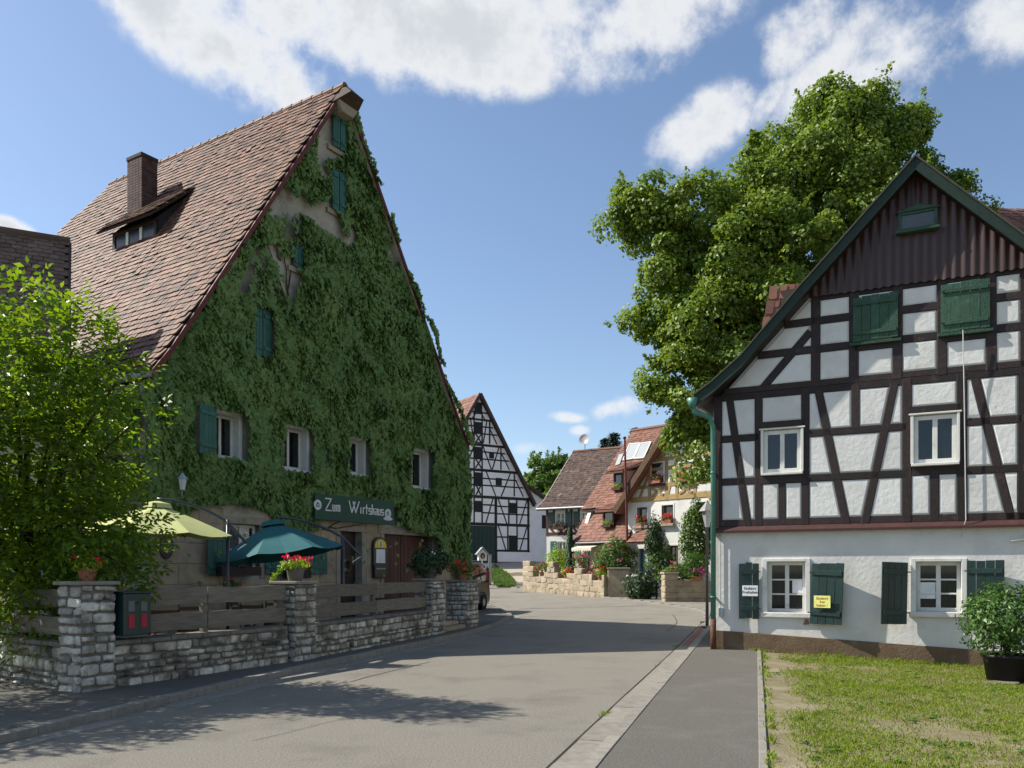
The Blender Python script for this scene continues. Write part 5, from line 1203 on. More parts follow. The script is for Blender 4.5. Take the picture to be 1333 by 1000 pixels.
vp(550, 490, 742, False, m=False); vp(643, 490, 742, False, m=False); rl(430, 550, 608, False, m=False); rl(643, 765, 625, False, m=False); rl(550, 643, 600, False, m=False)
dg(290, 265, 325, 325); dg(340, 330, 305, 560 - 10); dg(370, 410, 440, 565); dg(300, 580, 385, 815); dg(465, 585, 395, 815); dg(490, 665, 565, 820); dg(330, 830, 430, 1085); dg(580, 845, 485, 1085); dg(625, 920, 705, 1090)
dg(405, 215, 330, 470, False, m=False); dg(450, 215, 540, 475, False, m=False); dg(745, 235, 670, 478, False, m=False); dg(455, 495, 530, 740, False, m=False); dg(745, 500, 670, 742, False, m=False)
out = [(0, 0), (BW, 0), (BW, be), (bx, bz - .1), (0, be)]
dark = []
for (x1, y1, x2, y2, f) in ((218, 150, 290, 250, A2), (216, 350, 290, 450, A2), (216, 595, 292, 700, A2), (214, 855, 294, 970, A2), (216, 250, 294, 358, B2), (362, 645, 410, 705, A2), (428, 905, 488, 975, A2), (568, 270, 632, 372, B2), (560, 605, 638, 738, B2)):
    a = bp_(f(x1, y2)); b = bp_(f(x2, y1)); dark.append((a[0], a[1], b[0], b[1]))
gate = (bp_(B2(120, 600))[0] - 1.6, 0.0, xg - .15, zz[5] - .14)
base = (xg, -.1, BW, zg - .1)
T = [(a, b, w_ * .78, nm) for (a, b, w_, nm) in T]
half_timber(barn, [out], T, [gate, base] , M_BARNTIMBER, M_PINKW, y=0.0, depth=.10, proud=.02, pillow=.012)
for h in dark: MB().box(h[0], -.045, h[1], h[2], .02, h[3]).build('hatch', mk('dark hatch boards', (.012, .014, .016), rough=.7), barn)
g = MB().box(gate[0], -.01, gate[1], gate[2], .02, gate[3]).build('barn_gate', mk('dark green barn gate', (.010, .030, .028), (.014, .038, .035), scale=3, rough=.6), barn); npl = 12; pw = (gate[2] - gate[0]) / npl
for i in range(npl): MB().box(gate[0] + i * pw + .01, -.04, gate[1], gate[0] + (i + 1) * pw - .01, -.01, gate[3]).build('plank', MATS['dark green barn gate'], g)
MB().box(xg + .15, -.03, -1.0, BW, .02, zg - .1).build('base_wall', M_PINKW, barn); MB().box(xg + .15, -.06, -1.0, BW + 3, .0, .12).build('plinth', mk('grey plinth', (.17, .155, .15), rough=.9), barn)
# X-braces under the hatches
for (x1, y1, x2, y2, f) in ((225, 462, 285, 548, A2), (225, 712, 285, 800, A2), (232, 95, 278, 185, B2)):
    a = bp_(f(x1, y2)); b = bp_(f(x2, y1)); MB().bar((a[0], -.03, a[1]), (b[0], -.03, b[1]), .1, .04).build('cross_brace', M_BARNTIMBER, barn); MB().bar((a[0], -.034, b[1]), (b[0], -.034, a[1]), .1, .04).build('cross_brace', M_BARNTIMBER, barn)
# roof
ov = .35; sl_ = (bz - be) / bx; R0 = [(-ov, be - ov * sl_), (bx, bz + .12)]
rA = MB().prism([(-ov, be - ov * sl_ + .05), (bx, bz + .1), (bx, bz - .12), (-ov, be - ov * sl_ - .15)][::-1], -.3, 16.3).build('roof', M_ROOFB, barn)
rB = MB().prism([(BW + ov + .0, be - ov * sl_ + .05), (bx, bz + .1), (bx, bz - .12), (BW + ov, be - ov * sl_ - .15)], -.3, 16.3).build('roof', M_ROOFB, barn)
dv = Vector((bx + ov, 0, bz + .1 - (be - ov * sl_ + .05))); tiles(rA, BFm.M @ Matrix.Translation((0, 0, BZ0)), (-ov, 16.3, be - ov * sl_ + .06), (0, -1, 0), dv, 16.6, dv.length, M_TILERED, tw=.34, ex=.32, th=.03)
for s_ in (-1, 1):
    p = [(bx + s_ * (bx + ov), be - ov * sl_ + .07), (bx, bz + .16)]
    MB().bar((p[0][0], -.31, p[0][1] - .06), (p[1][0], -.31, p[1][1] - .06), .24, .05).build('verge_board', mk('red brown verge', (.06, .03, .028), rough=.6), barn)
# white lean-to on its right
la = bp_((690, 625)); lb = bp_((712, 652))
MB().prism([(BW, -1.0), (BW + 3.6, -1.0), (BW + 3.6, be - 1.3), (BW, be + .6)], .06, 6).build('lean_to_wall', M_PINKW, barn); MB().bar((BW - .3, -.1, be + .95), (BW + 3.9, -.1, be - 1.35), .16, .35, up=(0, 1, 0)).build('lean_to_roof', mk('red brown verge', (.06, .03, .028)), barn)
a, b = bp_((706.5, 688)), bp_((713.5, 671)); MB().box(a[0], .02, a[1], b[0], .07, b[1]).build('lean_to_window', mk('dark hatch boards', (.012, .014, .016)), barn)

# ------------------------------------------------------------------ brown-roofed house with green shutters
HB = Frame(at(712, 745, 50.2) * Vector((1, 1, 0)), -33); HBW = 6.4; Z0b = .5
hb_ = empty('small_timbered_house', (HB.o.x, HB.o.y, Z0b), HB.a, 'small white house with mossy brown roof, green shutters and flower boxes', 'house')
def hp(u, v, y=0): a = HB.px(u, v, y); return (a[0], a[1] - Z0b)
zj = hp(740, 697)[1]; zt = hp(740, 660)[1] + .1
lwn = [(*hp(727, 727), *hp(737.5, 705)), (*hp(758, 726), *hp(768, 704))]
uwn = [(*hp(724.5, 684), *hp(735.5, 667)), (*hp(757, 683), *hp(766.5, 666))]
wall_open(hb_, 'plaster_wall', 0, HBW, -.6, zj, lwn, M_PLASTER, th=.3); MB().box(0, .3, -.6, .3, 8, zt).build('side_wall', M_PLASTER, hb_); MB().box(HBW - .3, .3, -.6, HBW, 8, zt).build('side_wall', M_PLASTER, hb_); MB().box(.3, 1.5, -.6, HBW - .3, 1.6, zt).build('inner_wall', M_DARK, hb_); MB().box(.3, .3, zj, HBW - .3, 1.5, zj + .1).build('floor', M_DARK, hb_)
wall_open(hb_, 'infill_backing', 0, HBW, zj, zt, uwn, M_PANEL, y=.02, th=.15)
T = [((0, zj + .1), (HBW, zj + .1), .18, 'sill_beam'), ((0, zt - .12), (HBW, zt - .12), .24, 'wall_plate')]
zm = uwn[0][1] - .1; T.append(((0, zm), (HBW, zm), .16, 'rail'))
xs_ = [hp(u, 680)[0] for u in (713, 723.5, 736.5, 744.5, 756, 768, 780)]
for x in (xs_[0], xs_[3], xs_[6], HBW - .1): T.append(((x, zj), (x, zt), .17, 'post'))
for x in (xs_[1] - .1, xs_[2] + .1, xs_[4] - .1, xs_[5] + .1): T.append(((x, zm), (x, zt), .12, 'post'))
for (a, b) in ((715, 723), (743, 735), (746, 753)):
    T.append((hp(a, 685), hp(b, 695), .13, 'brace'))
T.append(((xs_[1] + .6, zm), (xs_[1] + .2, zj), .12, 'brace')); T.append(((xs_[1] + .1, zm), (xs_[1] + .7, zj), .12, 'brace'))
half_timber(hb_, [[(0, zj), (HBW, zj), (HBW, zt), (0, zt)]], T, [(h[0] - .02, h[1] - .02, h[2] + .02, h[3] + .02) for h in uwn], M_MAROON, M_PANEL, y=-.01)
for h in lwn + uwn:
    window(hb_, h[0], h[1], h[2], h[3], y=.05, fw=.07, cols=2, rows=2, sill=False)
    MB().box(h[0] - .06, -.03, h[1], h[0], .05, h[3]).box(h[2], -.03, h[1], h[2] + .06, .05, h[3]).box(h[0] - .06, -.035, h[3], h[2] + .06, .05, h[3] + .07).build('window_casing', M_WHITEPAINT, hb_)
    mt = M_TEAL if h in lwn else M_GREENDK
    for (hx, s_) in ((h[0] - .08, -1), (h[2] + .08, 1)):
        MB().box(min(hx, hx + s_ * .42), -.07, h[1] - .03, max(hx, hx + s_ * .42), -.035, h[3] + .03).box(min(hx + s_ * .04, hx + s_ * .38), -.08, h[1] + .08, max(hx + s_ * .04, hx + s_ * .38), -.071, h[1] + .16).box(min(hx + s_ * .04, hx + s_ * .38), -.08, h[3] - .16, max(hx + s_ * .04, hx + s_ * .38), -.071, h[3] - .08).build('shutter', mt, hb_)
# roof
ex_, ez_ = -.45, zt + .0; ry, rzb = 4.0, hp(751, 589, 4.0)[1]
bl, br_ = -.35, HBW + 1.2
ML = [(-.55, zt - .18), (.35, zt + .35), (ry, rzb)]
prof = [(p[0], p[1]) for p in ML]
m = MB()
def roof_x(name, root, prof, x0, x1, mat, th=.12):
    n = len(prof); m = MB(); vs = [(x0, y, z) for y, z in prof] + [(x1, y, z) for y, z in prof] + [(x0, y, z - th) for y, z in prof] + [(x1, y, z - th) for y, z in prof]; fs = []
    for i in range(n - 1): fs += [(i, n + i, n + i + 1, i + 1), (2 * n + i, 2 * n + i + 1, 3 * n + i + 1, 3 * n + i), (i, i + 1, 2 * n + i + 1, 2 * n + i), (n + i, 3 * n + i, 3 * n + i + 1, n + i + 1)]
    fs += [(0, 2 * n, 3 * n, n), (n - 1, 2 * n - 1, 4 * n - 1, 3 * n - 1)]; m.add(vs, fs); return m.build(name, mat, root)
rfB = roof_x('roof', hb_, prof, bl, br_, M_ROOFB); roof_x('rear_roof', hb_, [(ry, rzb), (8.5, zt - .2)], bl, br_, M_TILEDK)
for a, b in zip(prof[:-1], prof[1:]):
    d = Vector((0, b[0] - a[0], b[1] - a[1])); tiles(rfB, HB.M @ Matrix.Translation((0, 0, Z0b)), (bl, a[0], a[1] + .01), (1, 0, 0), d, br_ - bl, d.length, M_TILEDK, tw=.21, ex=.21, th=.022)
MB().tube([(bl, ry, rzb + .04), (br_, ry, rzb + .04)], .11, 8).build('ridge_tiles', M_TILERED, hb_)
for a, b in zip(prof[:-1], prof[1:]): MB().bar((bl - .03, a[0], a[1] - .02), (bl - .03, b[0], b[1] - .02), .18, .05, up=(1, 0, 0)).build('verge_board', mk('pale verge', (.38, .34, .28)), hb_)
MB().tube([(bl, -.6, zt - .2), (br_, -.6, zt - .2)], .07, 8).build('gutter', M_GREYMETAL, hb_)
MB().prism([(0, zt - .2), (8, zt - .2), (ry, rzb - .2)], 0, .3).build('gable', M_PANEL, hb_).matrix_local = Matrix(((0, 1, 0, .0), (1, 0, 0, 0), (0, 0, 1, 0), (0, 0, 0, 1)))
for i, h in enumerate(lwn + uwn):
    q = HB.w(((h[0] + h[2]) / 2, -.2, h[1] + Z0b - .16)); fb = empty('flower_box', q, HB.a, ['flower box under the left green-shuttered lower window of the small house', 'flower box under the lower window beside the cream awning', 'flower box under the upper left window of the brown-roofed house', 'flower box under the upper right window of the brown-roofed house'][i], 'flower box', 'flower boxes of the small house')
    MB().box(-.38, -.1, -.1, .38, .1, .1).build('box', M_MAROON, fb); bush('foliage', fb, (0, 0, .18), (.42, .16, .17), 220, .09, L_BUSH); flowers(fb, (0, -.02, .2), (.4, .16, .17), 12 if i < 2 else 5, .09, L_RED if i < 2 else L_PINK)
dish = empty('satellite_dish', HB.w((hp(762, 586, 4.0)[0], 4.0, rzb + Z0b)), HB.a, 'small satellite dish on the ridge of the brown roof', 'antenna')
MB().tube([(0, 0, 0), (0, 0, .8)], .03, 6).build('mast', M_GREYMETAL, dish); MB().lathe([(.02, 0), (.2, .03), (.36, .1), (.36, .115), (.2, .05), (.02, .02)], 16).build('reflector', mk('pale grey dish', (.42, .40, .40), rough=.5), dish).matrix_local = Matrix.Translation((0, -.02, .75)) @ Matrix.Rotation(R(78), 4, 'X'); MB().tube([(0, -.1, .45), (0, -.45, .72)], .015, 5).build('arm', M_GREYMETAL, dish)

# ------------------------------------------------------------------ white house with ochre timbered gable and red catslide roof
HC = Frame((6.0, 43.0, 0), -46.8); Z0c = .3
hc = empty('ochre_timbered_house', (6.0, 43.0, Z0c), HC.a, 'white house with ochre timbered gable, red catslide roof and solar panels', 'house')
def cq(u, v, y=0): a = HC.px(u, v, y); return (a[0], a[1] - Z0c)
zc = cq(818, 655)[1]; GWc = 8.0; azc = zc + 4.0 * 1.17
cw_ = [(*cq(830, 685), *cq(843, 660)), (*cq(862, 682), *cq(877, 657)), (*cq(906, 680), *cq(922, 653)), (*cq(870, 735), *cq(884, 710))]
cdoor = (*cq(831, 750), *cq(846, 714)); cdoor = (cdoor[0], 0.0, cdoor[2], cdoor[3])
wall_open(hc, 'plaster_wall', 0, GWc, -.6, zc, cw_ + [cdoor], M_PLASTER, th=.35)
for (x0, x1, zt_) in ((-3.3, -3.0, 2.9), (GWc - .3, GWc, zc)): MB().box(x0, .35, -.6, x1, 9.5, zt_).build('side_wall', M_PLASTER, hc)
MB().box(-3.3, .05, -.6, -.0, .35, 2.9).build('low_wall', mk('cream plaster', (.55, .50, .36), (.48, .44, .32), scale=2, rough=.92), hc); MB().box(0, 1.8, -.6, GWc, 1.9, zc).build('inner_wall', M_DARK, hc)
a, b = cq(792, 722), cq(803, 715); MB().box(a[0], .02, a[1], b[0], .06, b[1]).build('low_window', M_MAROON, hc)
for h in cw_:
    window(hc, h[0] + .03, h[1] + .03, h[2] - .03, h[3] - .03, y=.16, fw=.06, cols=2 if h is cw_[3] else 1, rows=2 if h is not cw_[3] else 1, sill=False, mat=mk('brown window wood', (.16, .075, .05), rough=.5)); 
    MB().box(h[0] - .1, -.018, h[1], h[0], .12, h[3] + .08).box(h[2], -.018, h[1], h[2] + .06, .12, h[3] + .08).box(h[0], -.018, h[3], h[2], .12, h[3] + .08).build('window_surround', M_WHITEPAINT, hc)
    MB().box(h[0] - .15, -.2, h[1] - .14, h[2] + .12, .1, h[1]).build('sill', M_LINTEL, hc, bev=.02)
cd_ = MB().box(cdoor[0], .2, 0, cdoor[2], .26, cdoor[3]).build('door', mk('blue door', (.06, .20, .30), rough=.4), hc); MB().box(cdoor[0] + .2, .18, .95, cdoor[2] - .2, .2, cdoor[3] - .15).build('door_pane', mk('pale pane', (.45, .55, .58), rough=.1), cd_)
# porch roof
p0, p1 = cq(818, 707, -.9), cq(847, 706, -.9); zt0 = cq(826, 695, 0)[1]
pr = MB().add([(p0[0], -1.0, p0[1]), (p1[0], -1.0, p0[1]), (p1[0] - .05, -.0, zt0 + .25), (p0[0], -.0, zt0 + .25), (p0[0], -1.0, p0[1] - .1), (p1[0], -1.0, p0[1] - .1), (p1[0], 0, zt0 + .1), (p0[0], 0, zt0 + .1)], [(0, 1, 2, 3), (4, 7, 6, 5), (0, 4, 5, 1), (1, 5, 6, 2), (3, 7, 4, 0)]).build('porch_roof', M_ROOFB, hc)
d = Vector((0, 1, zt0 + .25 - p0[1])); tiles(pr, HC.M @ Matrix.Translation((0, 0, Z0c)), (p0[0], -1.0, p0[1] + .01), (1, 0, 0), d, p1[0] - p0[0], d.length, M_TILERED, tw=.2, ex=.2, th=.022)
# gable timbers
zs = lambda x: zc + (4.0 - abs(x - 4.0)) * 1.17
T = [((0.2, zc + .13), (GWc - .2, zc + .13), .26, 'sill_beam')]
gw1, gw2 = (*cq(848, 631), *cq(866.5, 600)), (*cq(884, 628), *cq(904, 599))
zr_ = [gw1[1] - .1, cq(845, 612)[1], gw1[3] + .1]
for z in zr_: xx = (z - zc) / 1.17; T.append(((xx, z), (GWc - xx, z), .17, 'rail'))
for x in (gw1[0] - .08, gw1[2] + .08, gw2[0] - .08, gw2[2] + .08): T.append(((x, zc), (x, zr_[2]), .17, 'post'))
xq = cq(848, 640)[0]; T.append((cq(833, 649), cq(845, 618), .16, 'brace')); T.append((cq(860, 596), cq(866, 578), .15, 'brace')); T.append((cq(869, 649), cq(881, 602), .15, 'brace')); T.append((cq(918, 640), cq(926, 650), .15, 'brace'))
zu = zr_[2] + 1.0; xx = (zu - zc) / 1.17; T.append(((xx, zu), (GWc - xx, zu), .16, 'rail'))
for x in (2.9, 4.0, 5.1): T.append(((x, zr_[2]), (x, zs(x) - .25), .16, 'post'))
T.append(((2.2, zr_[2]), (2.8, zu), .15, 'brace')); T.append(((5.8, zr_[2]), (5.2, zu), .15, 'brace'))
gpoly = [(.15, zc), (GWc - .15, zc), (4.0, azc - .3)]
half_timber(hc, [gpoly], T, [(h[0], h[1], h[2], h[3]) for h in (gw1, gw2)], M_OCHRE, M_PANEL, y=-.01, depth=.1, proud=.03, pillow=.014)
MB().prism([(.02, zc), (GWc - .02, zc), (4.0, azc - .1)], .025, .3).build('gable_backing', M_PANEL, hc)
for (h, xx) in ((gw1, 0), (gw2, 0)):
    window(hc, h[0], h[1], h[2], h[3], y=-.06, fw=.07, cols=1, rows=1, sill=False, glassmat=mk('dark pane', (.03, .04, .05), rough=.08, spec=.8))
    MB().box(h[0] - .02, -.16, h[1] - .1, h[2] + .02, 0, h[1]).build('sill', M_MAROON, hc)
    xm, zlo, zhi = (h[0] + h[2]) / 2, zc + .28, h[1] - .22; r_ = (zhi - zlo) / 2; wd = (h[2] - h[0]) / 2 - .05      # the curved cross below each window
    for s_ in (-1, 1):
        pts = [(xm + s_ * (.07 + (wd - .1) * abs(t) ** 1.7), -.05, (zlo + zhi) / 2 + t * r_) for t in np.linspace(-1, 1, 11)]
        mm = MB()
        for a, b in zip(pts[:-1], pts[1:]): mm.bar(a, b, .12, .05)
        mm.build('curved_brace', M_OCHRE, hc)
# roofs: cross gable, main slope with the steeper lower part
ovc = .45
for s_ in (-1, 1):
    a = (4.0 + s_ * (4.0 + ovc), zc - ovc * 1.17 + .2); b = (4.0, azc + .2)
    poly = [a, b, (b[0], b[1] - .22), (a[0], a[1] - .22)]
    MB().prism(poly if s_ > 0 else poly[::-1], -.55, 5.2).build('cross_roof', M_TILERED if s_ > 0 else M_TILERED, hc)
    MB().bar((a[0], -.57, a[1] - .13), (b[0], -.57, b[1] - .13), .3, .06).build('barge_board', mk('brown barge board', (.085, .05, .03), (.11, .07, .04), scale=5), hc)
rd, rzc = 5.0, 9.6; zlow = cq(790, 705, -.3)[1]; zmid = cq(790, 659, .75)[1]
lowp = [(-.35, zlow), (.95, zmid - .1)]; upp = [(.55, zmid - .12), (rd, rzc)]
for (pp, nm) in ((lowp, 'lower_roof'), (upp, 'upper_roof')):
    x0, x1 = (-3.55, .25) if nm == 'lower_roof' else (-3.7, 4.2)
    rr_ = roof_x(nm, hc, pp, x0, x1 if nm == 'lower_roof' else 4.2, M_ROOFB)
    d = Vector((0, pp[1][0] - pp[0][0], pp[1][1] - pp[0][1])); L_ = d.length
    ins = None
    if nm == 'upper_roof': ins = lambda u, v, L_=L_: (u - 3.7) < max(0.0, (pp[0][1] + (pp[1][1] - pp[0][1]) * v / L_ - zc) / 1.17) - .1
    tiles(rr_, HC.M @ Matrix.Translation((0, 0, Z0c)), (x0, pp[0][0], pp[0][1] + .01), (1, 0, 0), d, x1 - x0, L_, M_TILERED, tw=.2, ex=.2, th=.024, inside=ins)
roof_x('rear_roof', hc, [(rd, rzc), (10, 3.6)], -3.7, GWc, M_TILERED); MB().tube([(-3.7, rd, rzc + .05), (GWc, rd, rzc + .05)], .12, 8).build('ridge_tiles', M_TILERED, hc)
MB().prism([(-.3, 2.6), (9.5, 2.6), (9.5, 3.8), (rd, rzc - .25), (.6, zmid - .3), (-.2, zlow - .1)], 0, .25).build('end_gable', M_PLASTER, hc).matrix_local = Matrix(((0, 1, 0, -3.3), (1, 0, 0, 0), (0, 0, 1, 0), (0, 0, 0, 1)))
MB().tube([(-3.6, -.42, zlow - .05), (.1, -.42, zlow - .05)], .07, 8).build('gutter', M_BLACKMETAL, hc)
# solar panels lying on the slope
nU = Vector((0, -(upp[1][1] - upp[0][1]), upp[1][0] - upp[0][0])).normalized()
def on_roof(u, v, off=.12):
    p = HC.plane(u, v, Vector((0, upp[0][0], upp[0][1] + Z0c)) + nU * off, nU); return Vector((p.x, p.y, p.z - Z0c))
M_SOLAR = mk('pale solar collector', (.36, .385, .39), (.32, .345, .35), scale=1, rough=.35, spec=.4)
for (qa, qb, qc, qd) in (((820, 578), (833.5, 577), (824.5, 597), (811.5, 599)), ((834.5, 577), (848, 575.5), (838.5, 596), (825.5, 597))):
    P = [on_roof(*p) for p in (qa, qb, qc, qd)]; Q = [p - nU * .1 for p in P]
    sp = MB().add(P + Q, [(3, 2, 1, 0), (0, 1, 5, 4), (1, 2, 6, 5), (2, 3, 7, 6), (3, 0, 4, 7)]).build('solar_panel', M_SOLAR, hc); fr2 = MB()
    for i in range(4): fr2.bar(P[i], P[(i + 1) % 4], .06, .05, up=nU)
    fr2.build('panel_frame', M_WHITEPAINT, sp)
P = [on_roof(*p) for p in ((806, 592), (812, 590), (807, 604), (801, 606))]; MB().add(P + [p - nU * .1 for p in P], [(3, 2, 1, 0), (0, 1, 5, 4), (1, 2, 6, 5), (2, 3, 7, 6), (3, 0, 4, 7)]).build('roof_window', M_SOLAR, hc)
# dormers
def dormer(u0, v0, u1, v1, over, label, slope, rise):
    n_ = Vector((0, -(slope[1][1] - slope[0][1]), slope[1][0] - slope[0][0])).normalized(); p = HC.plane((u0 + u1) / 2, v1, Vector((0, slope[0][0], slope[0][1] + Z0c)), n_); y = p.y - .12
    a, b = cq(u0, v1, y), cq(u1, v0, y); dm = empty('dormer', (0, 0, 0)); dm.parent = hc; h = b[1] - a[1]
    MB().box(a[0], y, a[1], a[0] + .1, y + .1, b[1]).box(b[0] - .1, y, a[1], b[0], y + .1, b[1]).box(a[0] + .1, y, a[1], b[0] - .1, y + .1, a[1] + .1).box(a[0] + .1, y, b[1] - .1, b[0] - .1, y + .1, b[1]).build('frame', M_MAROON, dm); MB().box(a[0] + .1, y + .05, a[1] + .1, b[0] - .1, y + .06, b[1] - .1).build('pane', mk('dark pane', (.03, .04, .05), rough=.08), dm)
    dp_ = h / max(.3, (slope[1][1] - slope[0][1]) / (slope[1][0] - slope[0][0])) + .3
    for x in (a[0], b[0]): MB().add([(x, y, a[1]), (x, y, b[1]), (x, y + dp_ + .6, b[1] + .3), (x, y + dp_ * .2, a[1])], [(0, 1, 2, 3)]).build('cheek', mk('pale cheek board', (.48, .45, .44), rough=.8) if rise else M_MAROON, dm)
    m = MB(); z0 = b[1]; P = [(a[0] - over, y - .35, z0 - .1), (b[0] + over, y - .35, z0 - .1), (b[0] + over + .2, y + dp_ + 1.0, z0 + .75), (a[0] - over, y + dp_ + 1.0, z0 + .75)]; Q = [(x, yy, z + .1) for x, yy, z in P]
    dro = m.add(P + Q, [(0, 3, 2, 1), (4, 5, 6, 7), (0, 1, 5, 4), (1, 2, 6, 5), (2, 3, 7, 6), (3, 0, 4, 7)]).build('dormer_roof', M_TILERED if not rise else M_TILEDK, dm)
    d = Vector(Q[3]) - Vector(Q[0]); tiles(dro, HC.M @ Matrix.Translation((0, 0, Z0c)), Q[0], (1, 0, 0), d, Q[1][0] - Q[0][0], d.length, M_TILERED, tw=.2, ex=.2, th=.024)
    q = HC.w(((a[0] + b[0]) / 2, y - .12, a[1] + .06 + Z0c)); fb = empty('flower_box', q, HC.a, label, 'flower box'); MB().box(-.3, -.08, -.06, .3, .08, .08).build('box', M_MAROON, fb); bush('foliage', fb, (0, 0, .16), (.34, .14, .16), 160, .09, L_LIME)
dormer(799, 614, 811, 639, .3, 'flower box in the upper dormer below the solar panels', upp, True)
dormer(785, 664, 799.5, 687, .25, 'flower box in the lower dormer of the red roof', lowp, False)
for i, (h, yy) in enumerate(((cw_[0], -.1), (cw_[1], -.1), (gw1, -.2), (gw2, -.2))):
    q = HC.w(((h[0] + h[2]) / 2, yy, h[1] + Z0c + .02)); lab = ['red geraniums in the left window of the white plaster storey', 'red geraniums in the right window of the white plaster storey', 'geraniums in the left window of the ochre timbered gable', 'geraniums in the ochre gable window half hidden by linden leaves'][i]
    fb = empty('flower_box', q, HC.a, lab, 'flower box'); MB().box(-.3, -.09, 0, .3, .09, .16).build('box', M_TERRA, fb); bush('foliage', fb, (0, 0, .25), (.33, .17, .16), 170, .09, L_BUSH); flowers(fb, (0, -.04, .32), (.34, .18, .18), 16, .09, L_RED)

# rust-red pole in front of the house, awning, garden walls and garden
q = at(815, 745, 42.2); q = Vector((q.x, q.y, gz(q.x, q.y))); o = empty('flag_pole', q, 0, 'slim rust red pole standing before the red catslide roof', 'pole')
MB().tube([(.15, 0, 0), (-.05, 0, 8.05)], [.07, .05], 10).build('shaft', mk('rust red paint', (.13, .035, .028), rough=.5), o); MB().lathe([(.02, 0), (.09, .04), (.09, .1), (.02, .16)], 10, (-.05, 0, 8.03)).build('finial', M_MAROON, o)
aw = empty('awning', Vector((at(769, 712, 44.2).x, 44.2, gz(0, 44.2))), HC.a, 'small cream awning with scalloped edge above the garden table', 'awning')
za = at(770, 712, 44.2).z - gz(0, 44.2); M_CREAM = mk('cream canvas', (.66, .62, .50), (.60, .56, .45), scale=3, rough=.8)
MB().add([(-1.0, -.4, za - .05), (.4, -.4, za - .05), (.4, .5, za + .15), (-1.0, .5, za + .15)], [(0, 1, 2, 3)]).build('canvas', M_CREAM, aw)
vs = []; fs = []; nsc = 11
for i in range(nsc * 6 + 1): t = i / (nsc * 6); x = -1.0 + 1.4 * t; vs += [(x, -.4, za - .05), (x, -.4, za - .16 - .09 * abs(math.sin(t * nsc * math.pi)))]
fs = [(2 * i, 2 * i + 1, 2 * i + 3, 2 * i + 2) for i in range(nsc * 6)]; MB().add(vs, fs).build('scalloped_edge', M_CREAM, aw); MB().tube([(.2, -.35, 0), (.2, -.35, za - .05)], .04, 8).build('pole', M_BLACKMETAL, aw)

GW0, GW1 = at(685, 767, 48.0), at(791, 778, 41.6); gdir = Vector((GW1.x - GW0.x, GW1.y - GW0.y, 0)); gl = gdir.length; ga = math.atan2(gdir.y, gdir.x)
gwl = empty('garden_wall', (GW0.x, GW0.y, .35), ga, 'stepped sandstone garden wall with flower pots in its dips', 'wall')
SAND_ST = stone_meshes(M_SANDSTONE, 'sandstone_block', .3, .8)
prof_x = [0, .09, .10, .14, .15, .29, .30, .335, .34, .41, .42, .46, .47, .57, .58, .655, .66, .75, .76, .80, .81, .87, .88, .98, .985, 1.01]; prof_h = [1.75, 1.75, 1.5, 1.5, .95, .95, 1.25, 1.25, 1.65, 1.65, 1.3, 1.3, .85, .85, 1.25, 1.25, 1.62, 1.62, 1.3, 1.3, 1.1, 1.1, .9, .9, 1.5, 1.5]
ph_ = lambda s: float(np.interp(s / gl, prof_x, prof_h)); z = 0.0; rowi = 0
while z < 1.7:
    h = .29; s = -random.uniform(0, .3)
    while s < gl:
        l = random.uniform(.38, .75); a, b = max(s, 0), min(s + l, gl)
        # split the block where the step profile cuts it
        k = 6; seg = [(lerp(a, b, i / k), lerp(a, b, (i + 1) / k)) for i in range(k)]; keep = [sg_ for sg_ in seg if ph_((sg_[0] + sg_[1]) / 2) >= z + h * .6]
        if len(keep) and b - a > .1:
            xa_, xb_ = keep[0][0], keep[-1][1]
            if xb_ - xa_ > .12:
                ob = link('stone_block', random.choice(SAND_ST), gwl); zt_ = gz(0, lerp(GW0.y, GW1.y, (xa_ + xb_) / 2 / gl)) - .35
                ob.location = ((xa_ + xb_) / 2, .0, z + h / 2 + zt_ - .03); ob.scale = (xb_ - xa_ + .03, .42, h + .03); ob.rotation_euler = (random.uniform(-.03, .03), random.uniform(-.03, .03), random.uniform(-.03, .03))
        s += l
    z += h
# pier faces beside the gate
pier = empty('gate_pier', (GW1.x, GW1.y, gz(0, 41.6)), 0, 'dark sandstone slab pier left of the garden gate', 'pier'); MB().slab([(0, -.1), (1.05, -.35), (1.15, .1), (.1, .35)], -.2, 1.42).build('block', M_SANDSTONE, pier, bev=.05); MB().slab([(-.03, -.14), (1.08, -.4), (1.2, .14), (.08, .4)], 1.43, 1.52).build('cap', M_LINTEL, pier, bev=.02)
rp0 = at(866, 786, 37.6); rw = empty('garden_wall', (rp0.x, rp0.y, .12), R(8), 'shaded sandstone garden wall right of the gate', 'wall')
for (x0, x1, hs) in ((0, .62, 1.42), (.6, 4.6, 1.12)):
    z = 0; r_ = 0
    while z < hs - .08:
        h = .28; s = x0 - (.2 if r_ % 2 and x0 > 0 else 0)
        while s < x1:
            l = random.uniform(.4, .8) if x0 > 0 else x1 - x0; a, b = max(s, x0), min(s + l, x1)
            if b - a > .1: ob = link('stone_block', random.choice(SAND_ST), rw); ob.location = ((a + b) / 2, .24, z + h / 2); ob.scale = (b - a + .02, .5, h + .02); ob.rotation_euler = (0, random.uniform(-.02, .02), random.uniform(-.02, .02))
            s += l
        z += h; r_ += 1
MB().box(-.06, -.06, 1.40, .66, .54, 1.48).build('cap', M_SANDSTONE, rw, bev=.02)
rp1 = at(854, 785, 38.8)
